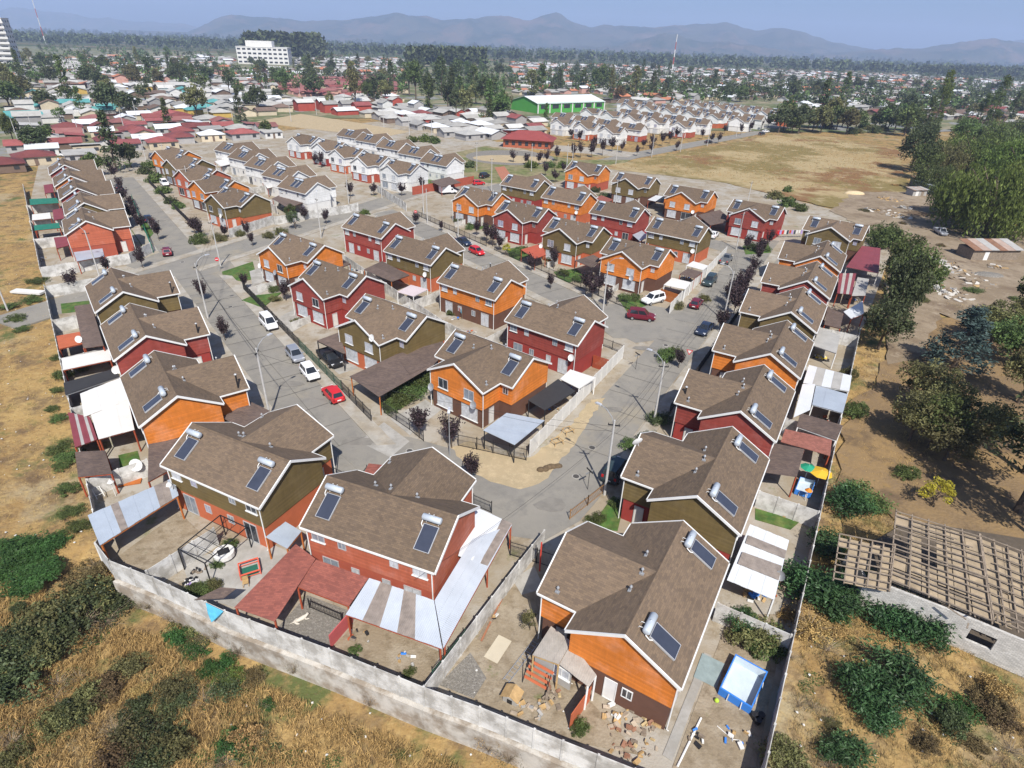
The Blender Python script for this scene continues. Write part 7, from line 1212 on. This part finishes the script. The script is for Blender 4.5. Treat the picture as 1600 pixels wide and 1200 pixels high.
for i in range(12):
    t = fr_.random(); k = min(len(BOT) - 2, 1 + int(t * (len(BOT) - 2))); a, b = BOT[k], BOT[k + 1]; q = fr_.random(); x, y = a[0] + (b[0] - a[0]) * q, a[1] + (b[1] - a[1]) * q - .35
    tree('footing_weed', x, y - .2, 'twiggy', fr_.choice(('straw', 'brown', 'olive')), fr_.uniform(.3, .6), fr_.uniform(.5, 1.0), 'dry creeper clinging to the concrete footing', 'dry creepers on the footing', 'weeds', True, -2.2 + fr_.uniform(0, 1.0))
# ============================================================ the ruined shed
def ruin():
    e = EMPTY('ruined_building', G(1400, 930), 0, 'roofless white brick building with bare rotten rafters', 'building'); o = G(1400, 930); wmat = M('whitewashed_brick', (.55, .53, .49), .9, .12, 1, pat='brick'); L = lambda px, py, z: G(px, py, z) - o
    def wseg(a, b, h, hole=None):
        A, B = G(*a) - o, G(*b) - o; t = B - A; n = Vector((-t.y, t.x, 0)).normalized() * .2
        if hole is None: OBJ('wall', MB().prism([(A.x, A.y), (B.x, B.y), (B.x + n.x, B.y + n.y), (A.x + n.x, A.y + n.y)], -.1, h), wmat, e); return
        u0, u1, z0, z1 = hole
        for p, q, zb, zt in ((0, u0, -.1, h), (u1, 1, -.1, h), (u0, u1, -.1, z0), (u0, u1, z1, h)):
            P, Q = A.lerp(B, p), A.lerp(B, q); OBJ('wall', MB().prism([(P.x, P.y), (Q.x, Q.y), (Q.x + n.x, Q.y + n.y), (P.x + n.x, P.y + n.y)], zb, zt), wmat, e)
    wseg((1335, 945), (1470, 1000), 3.0); wseg((1470, 1000), (1640, 1075), 3.0, (.18, .42, 1.0, 2.2)); wseg((1310, 895), (1335, 945), 2.8)
    OBJ('floor', MB().prism([tuple((G(*p) - o)[:2]) for p in ((1310, 880), (1420, 815), (1640, 850), (1640, 1070), (1470, 995), (1335, 940))], -.05, .16), M('ruin_floor', (.10, .08, .06), .95, .2, 2), e)
    rr = random.Random(2); mud = M('mud_ceiling', (.31, .245, .165), .95, .25, 1.2, bump=.5, bs=6)
    def field(q, z, nr, nl, boards):
        Q = [L(*p, z=h) for p, h in zip(q, z)]; f = lambda u, v: Q[0].lerp(Q[1], u).lerp(Q[3].lerp(Q[2], u), v)
        for i in range(boards):
            for j in range(5):
                if rr.random() < .2: continue
                a, b, c, d = f(i / boards + .004, j / 5 + .005), f((i + 1) / boards - .004, j / 5 + .005), f((i + 1) / boards - .004, (j + 1) / 5 - .005), f(i / boards + .004, (j + 1) / 5 - .005); dz = Vector((0, 0, -.18 + rr.uniform(-.05, .05))); P = [p + dz for p in (a, b, c, d)]
                if (P[1] - P[0]).cross(P[2] - P[0]).z < 0: P = P[::-1]
                OBJ('ceiling_board', MB().plate(P, .04), mud, e)
        for i in range(nr + 1):
            a, b = f(i / nr, -.03), f(i / nr, 1.03); OBJ('rafter', MB().bar(a + Vector((0, 0, rr.uniform(-.05, .05))), b + Vector((0, 0, rr.uniform(-.1, .1))), .09, .12), M_dwood, e)
        for j in range(nl + 1):
            v = j / nl + rr.uniform(-.012, .012); u0, u1 = (0, 1) if rr.random() < .7 else (rr.uniform(0, .3), rr.uniform(.7, 1)); OBJ('batten', MB().bar(f(u0, v) + Vector((0, 0, .1 + rr.uniform(-.02, .05))), f(u1, min(1.02, v + rr.uniform(-.02, .02))) + Vector((0, 0, .1 + rr.uniform(-.02, .05))), .10, .05), M_dwood, e)
    field([(1400, 800), (1530, 838), (1550, 970), (1390, 905)], [5.2, 5.2, 3.3, 3.3], 5, 14, 6); field([(1312, 836), (1398, 855), (1390, 922), (1302, 905)], [4.2, 4.2, 3.1, 3.1], 5, 7, 5); field([(1532, 838), (1640, 880), (1650, 1010), (1552, 968)], [5.2, 5.0, 3.2, 3.3], 5, 10, 3)
    for k in range(16):
        u = rr.random(); p = L(1500 + 120 * rr.random(), 900 + 90 * rr.random(), 3.4); q = p + Vector((rr.uniform(-1.5, 1.5), rr.uniform(-1.5, 1.5), rr.uniform(-.3, .5))); OBJ('broken_batten', MB().bar(p, q, .1, .05), M_dwood, e)
ruin()
# ============================================================ scrapyard
def shed(px, py, L, W, H, deg, rm, wm, label, tilt=.25):
    e = EMPTY('shed', G(px, py), R(deg), label, 'shed', 'scrapyard sheds'); OBJ('wall', MB().box(-L/2, L/2, -W/2, W/2, 0, H), wm, e); n = 6
    for i in range(n):
        x0, x1 = -L/2 - .3 + (L + .6) * i / n, -L/2 - .3 + (L + .6) * (i + 1) / n; OBJ('roof_sheet', MB().plate([(x0, -W/2 - .5, H + .05 + .03 * (i % 3)), (x1 + .05, -W/2 - .5, H + .05 + .03 * (i % 3)), (x1 + .05, W/2 + .4, H + tilt * W + .03 * (i % 3)), (x0, W/2 + .4, H + tilt * W + .03 * (i % 3))], .04), rm[i % len(rm)], e)
    OBJ('door', MB().box(-.5, .5, -W/2 - .04, -W/2, 0, 1.9), M_white, e, (-L * .2, 0, 0)); OBJ('door', MB().box(-.5, .5, -W/2 - .04, -W/2, 0, 1.8), M_dwood, e, (L * .2, 0, 0))
RS = [M('rusty_sheet', (.22, .12, .075), .85, .25, 1, pat='corr'), M('faded_sheet', (.36, .27, .22), .8, .2, 1, pat='corr'), M_gflat]
shed(1540, 402, 11, 4.5, 2.3, 6, RS, M_dwood, 'long rusty roofed shed in the scrapyard'); shed(1462, 300, 13, 7, 2.6, 25, [M_cg2, M_gflat, M_canv], M_gflat, 'white sheet roofed shed beneath the willows', .1); shed(1440, 290, 7, 4, 2.3, 15, RS, M_dwood, 'rusty lean-to beside the white roofed shed', .15); shed(1430, 305, 5, 3, 1.9, 12, RS[1:], M_gflat, 'low broken shed next to the lumber pile', .12)
YM = [M_dwood, M('pale_rubble', (.50, .47, .42), .95, .15, 2), M_gflat, M_tim, M('earth_clod', (.2, .15, .1), .95, .2, 2)]
for i, (px, py, n, sp, lab, mm) in enumerate([(1452, 408, 46, 4.0, 'pale rubble heap nearest the rusty shed', YM[1:3]), (1478, 412, 26, 3.0, 'rubble scatter before the rusty shed', YM), (1465, 450, 44, 3.4, 'light rubble heap in the middle of the scrapyard', YM[1:4]), (1490, 462, 30, 3.0, 'brick rubble spread beside the light heap', [YM[1], YM[4]]), (1390, 312, 34, 3.2, 'stack of scrap lumber by the low shed', [M_dwood, M_tim]), (1410, 325, 26, 3.0, 'heap of grey timber at the scrapyard entrance', [M_dwood, M_gflat]), (1500, 395, 18, 2.0, 'planks leaning by the rusty shed', [M_dwood]), (1555, 418, 14, 2.0, 'junk in front of the rusty shed', YM)]): pile(px, py, n, sp, mm, lab, 40 + i, .3, 1.6)
for i, (px, py) in enumerate(((1420, 420), (1440, 470), (1500, 480), (1520, 455), (1410, 350), (1480, 430), (1560, 500), (1590, 470), (1430, 395), (1350, 330), (1400, 290), (1540, 520), (1470, 385), (1450, 430))):
    tree('scrap_weed', *G(px, py)[:2], ('bush', 'twiggy')[i % 3 == 2], ('brown', 'olive', 'straw', 'green')[i % 4], .7 + .1 * (i % 4), .35, ('dry brown', 'olive', 'straw-coloured', 'green')[i % 4] + ' scrub on the scrapyard ground', 'scrub in the scrapyard', 'bush', True)
for i, (px, py, n, sp, lab) in enumerate(((1375, 330, 30, 4, 'long timber stack beside the sand heap'), (1405, 338, 30, 4, 'scattered timber behind the grey heap'), (1440, 440, 34, 4.5, 'mixed rubble strip along the dark trees'), (1520, 440, 24, 4, 'thin rubble scatter before the gravel heap'), (1500, 425, 30, 3.5, 'broken board heap by the rusty shed corner'))): pile(px, py, n, sp, YM, lab, 60 + i, .3, 1.8)
TAG(OBJ('sand_heap', MB().dome((0, 0, 0), 3.2, 1.8, .9, 14, 4), M('pale_sand', (.58, .46, .28), .95, .1, 2), None, G(1335, 303) + Vector((0, 0, .02))), 'pale sand heap at the scrapyard edge', 'sand heap'); TAG(OBJ('gravel_heap', MB().dome((0, 0, 0), 3.0, 1.8, .5, 12, 3), M_gravel, None, G(1545, 430) + Vector((0, 0, .02))), 'grey gravel heap beside the rusty shed', 'gravel heap')
fl = EMPTY('flag', G(1578, 376), 0, 'flag of red, white and blue on a pole by the rusty shed', 'flag'); OBJ('pole', MB().tube([(0, 0, 0), (0, 0, 4.5)], .04, 6), M_dwood, fl); OBJ('cloth', MB().box(-1.3, -.05, -.01, .01, 3.5, 4.0), MATS['paint_red'], fl); OBJ('cloth', MB().box(-1.3, -.5, -.01, .01, 4.0, 4.45), M_white, fl); OBJ('cloth', MB().box(-.5, -.05, -.01, .01, 4.0, 4.45), MATS['pool_blue'], fl)
fr = EMPTY('furrowed_bed', G(1436, 335), R(20), 'dark furrowed soil beds below the white roofed shed', 'soil bed')
for k in range(5): OBJ('ridge', MB().extr([(-.5, 0), (0, .35), (.5, 0)], -3, 3, 'y'), M('furrow_soil', (.12, .085, .055), .95, .2, 2), fr, ((k - 2) * 1.3, 0, 0), .4)

# ============================================================ small clutter of the back yards, litter on the field
CM = [M_white, M_gflat, M_dwood, M_blue, M_canv, M_dark, M_tim, MATS['terracotta_board'], M_vent]
for i, (px, py, lab) in enumerate(((590, 445, 'behind the red and orange roofs'), (660, 475, 'below the pink canopy'), (715, 500, 'at the brown ground floor'), (735, 520, 'by the rear sliding doors'), (540, 425, 'beside the orange rear gable'), (1285, 655, 'under the brown double roof'), (1300, 620, 'by the pale blue-grey roof'), (1330, 470, 'under the grey fibre-cement roof'), (1230, 800, 'on the small lawn by the patio wall'), (1200, 925, 'under the white patio roof edge'), (105, 500, 'behind the olive corner house'), (110, 560, 'beside the terracotta roof'), (150, 760, 'near the folded parasol'), (205, 735, 'by the little lawn'), (870, 640, 'under the black netting'), (895, 612, 'by the white canvas canopy'), (1075, 435, 'behind the wooden gate'), (1085, 425, 'between white canopies'), (960, 365, 'between the red and olive rears'), (855, 330, 'behind the orange rear'), (65, 405, 'in the grey walled corner yard'), (60, 340, 'beside the cream canopy'), (560, 1000, 'along the red partition'), (640, 1030, 'under the zinc porch'), (730, 900, 'beneath the side roof'), (770, 960, 'along the pale lot wall'), (1090, 1150, 'in the pool yard'), (1150, 1150, 'beyond the white pipe'))):
    pile(px, py, 7 + i % 5, .9, CM, 'small household clutter ' + lab, 100 + i, .12, .45, 'yard_clutter', 'clutter')
def line_of_washing(a, b, lab, seed):
    A, B = G(*a), G(*b); t = B - A; L = t.length; e = EMPTY('washing_line', A, math.atan2(t.y, t.x), lab, 'washing line'); r = random.Random(seed); OBJ('line', MB().tube([(0, 0, 1.8), (L, 0, 1.8)], .012, 4), M_white, e)
    for x in (0, L): OBJ('post', MB().tube([(x, 0, 0), (x, 0, 1.9)], .035, 6), M_dwood, e)
    for k in range(int(L / .6)): OBJ('garment', MB().box(-.2, .2, -.01, .01, -.5 - .3 * r.random(), 0), r.choice((M_white, M_canv, MATS['lilac_bag'], MATS['paint_navy'], MATS['paint_red'], MATS['sky_blue_sheet'])), e, (.4 + k * .6, 0, 1.78), rot=(0, r.uniform(-.05, .05), r.uniform(-.3, .3)))
line_of_washing((690, 478), (722, 500), 'washing line behind the orange rear facade', 1); line_of_washing((545, 432), (575, 440), 'washing line behind the red house yard', 2); line_of_washing((1000, 372), (1030, 380), 'washing line behind the olive house with purple curtains', 3); line_of_washing((105, 590), (160, 575), 'washing line behind the red house by the field', 4)
lt = MB(); lr = random.Random(9)
for i in range(170):
    if i < 90: p = G(lr.uniform(0, 140), lr.uniform(420, 860))
    elif i < 130: p = G(lr.uniform(150, 900), 1100 + lr.uniform(-30, 95), -2.2)
    else: p = G(lr.uniform(1240, 1600), lr.uniform(1000, 1200))
    z = terrain_z(p.x, p.y) + .12; s_ = lr.uniform(.03, .11); a = lr.uniform(0, 6.28); lt.plate([(p.x + s_ * math.cos(a + k * 1.57 + lr.uniform(-.3, .3)), p.y + s_ * math.sin(a + k * 1.57), z + lr.uniform(0, .06)) for k in range(4)], .015)
TAG(OBJ('litter', lt, M_canv), 'scraps of pale litter scattered in the dry grass', 'litter', kind='stuff')
# ============================================================ one label for one thing where the place in the picture can tell them apart
by = {}
for o in bpy.data.objects:
    if o.parent is None and o.get('label'): by.setdefault(o['label'], []).append(o)
NUM = ('first', 'second', 'third', 'fourth', 'fifth', 'sixth', 'seventh', 'eighth', 'ninth', 'tenth', 'eleventh', 'twelfth', 'thirteenth', 'fourteenth', 'fifteenth', 'sixteenth')
for lab, L in by.items():
    if 1 < len(L) <= 16 and len(lab.split()) <= 13:
        L.sort(key=lambda o: px_of(*o.matrix_basis.translation)[0])
        for i, o in enumerate(L): o['label'] = lab + f', {NUM[i]} from left'
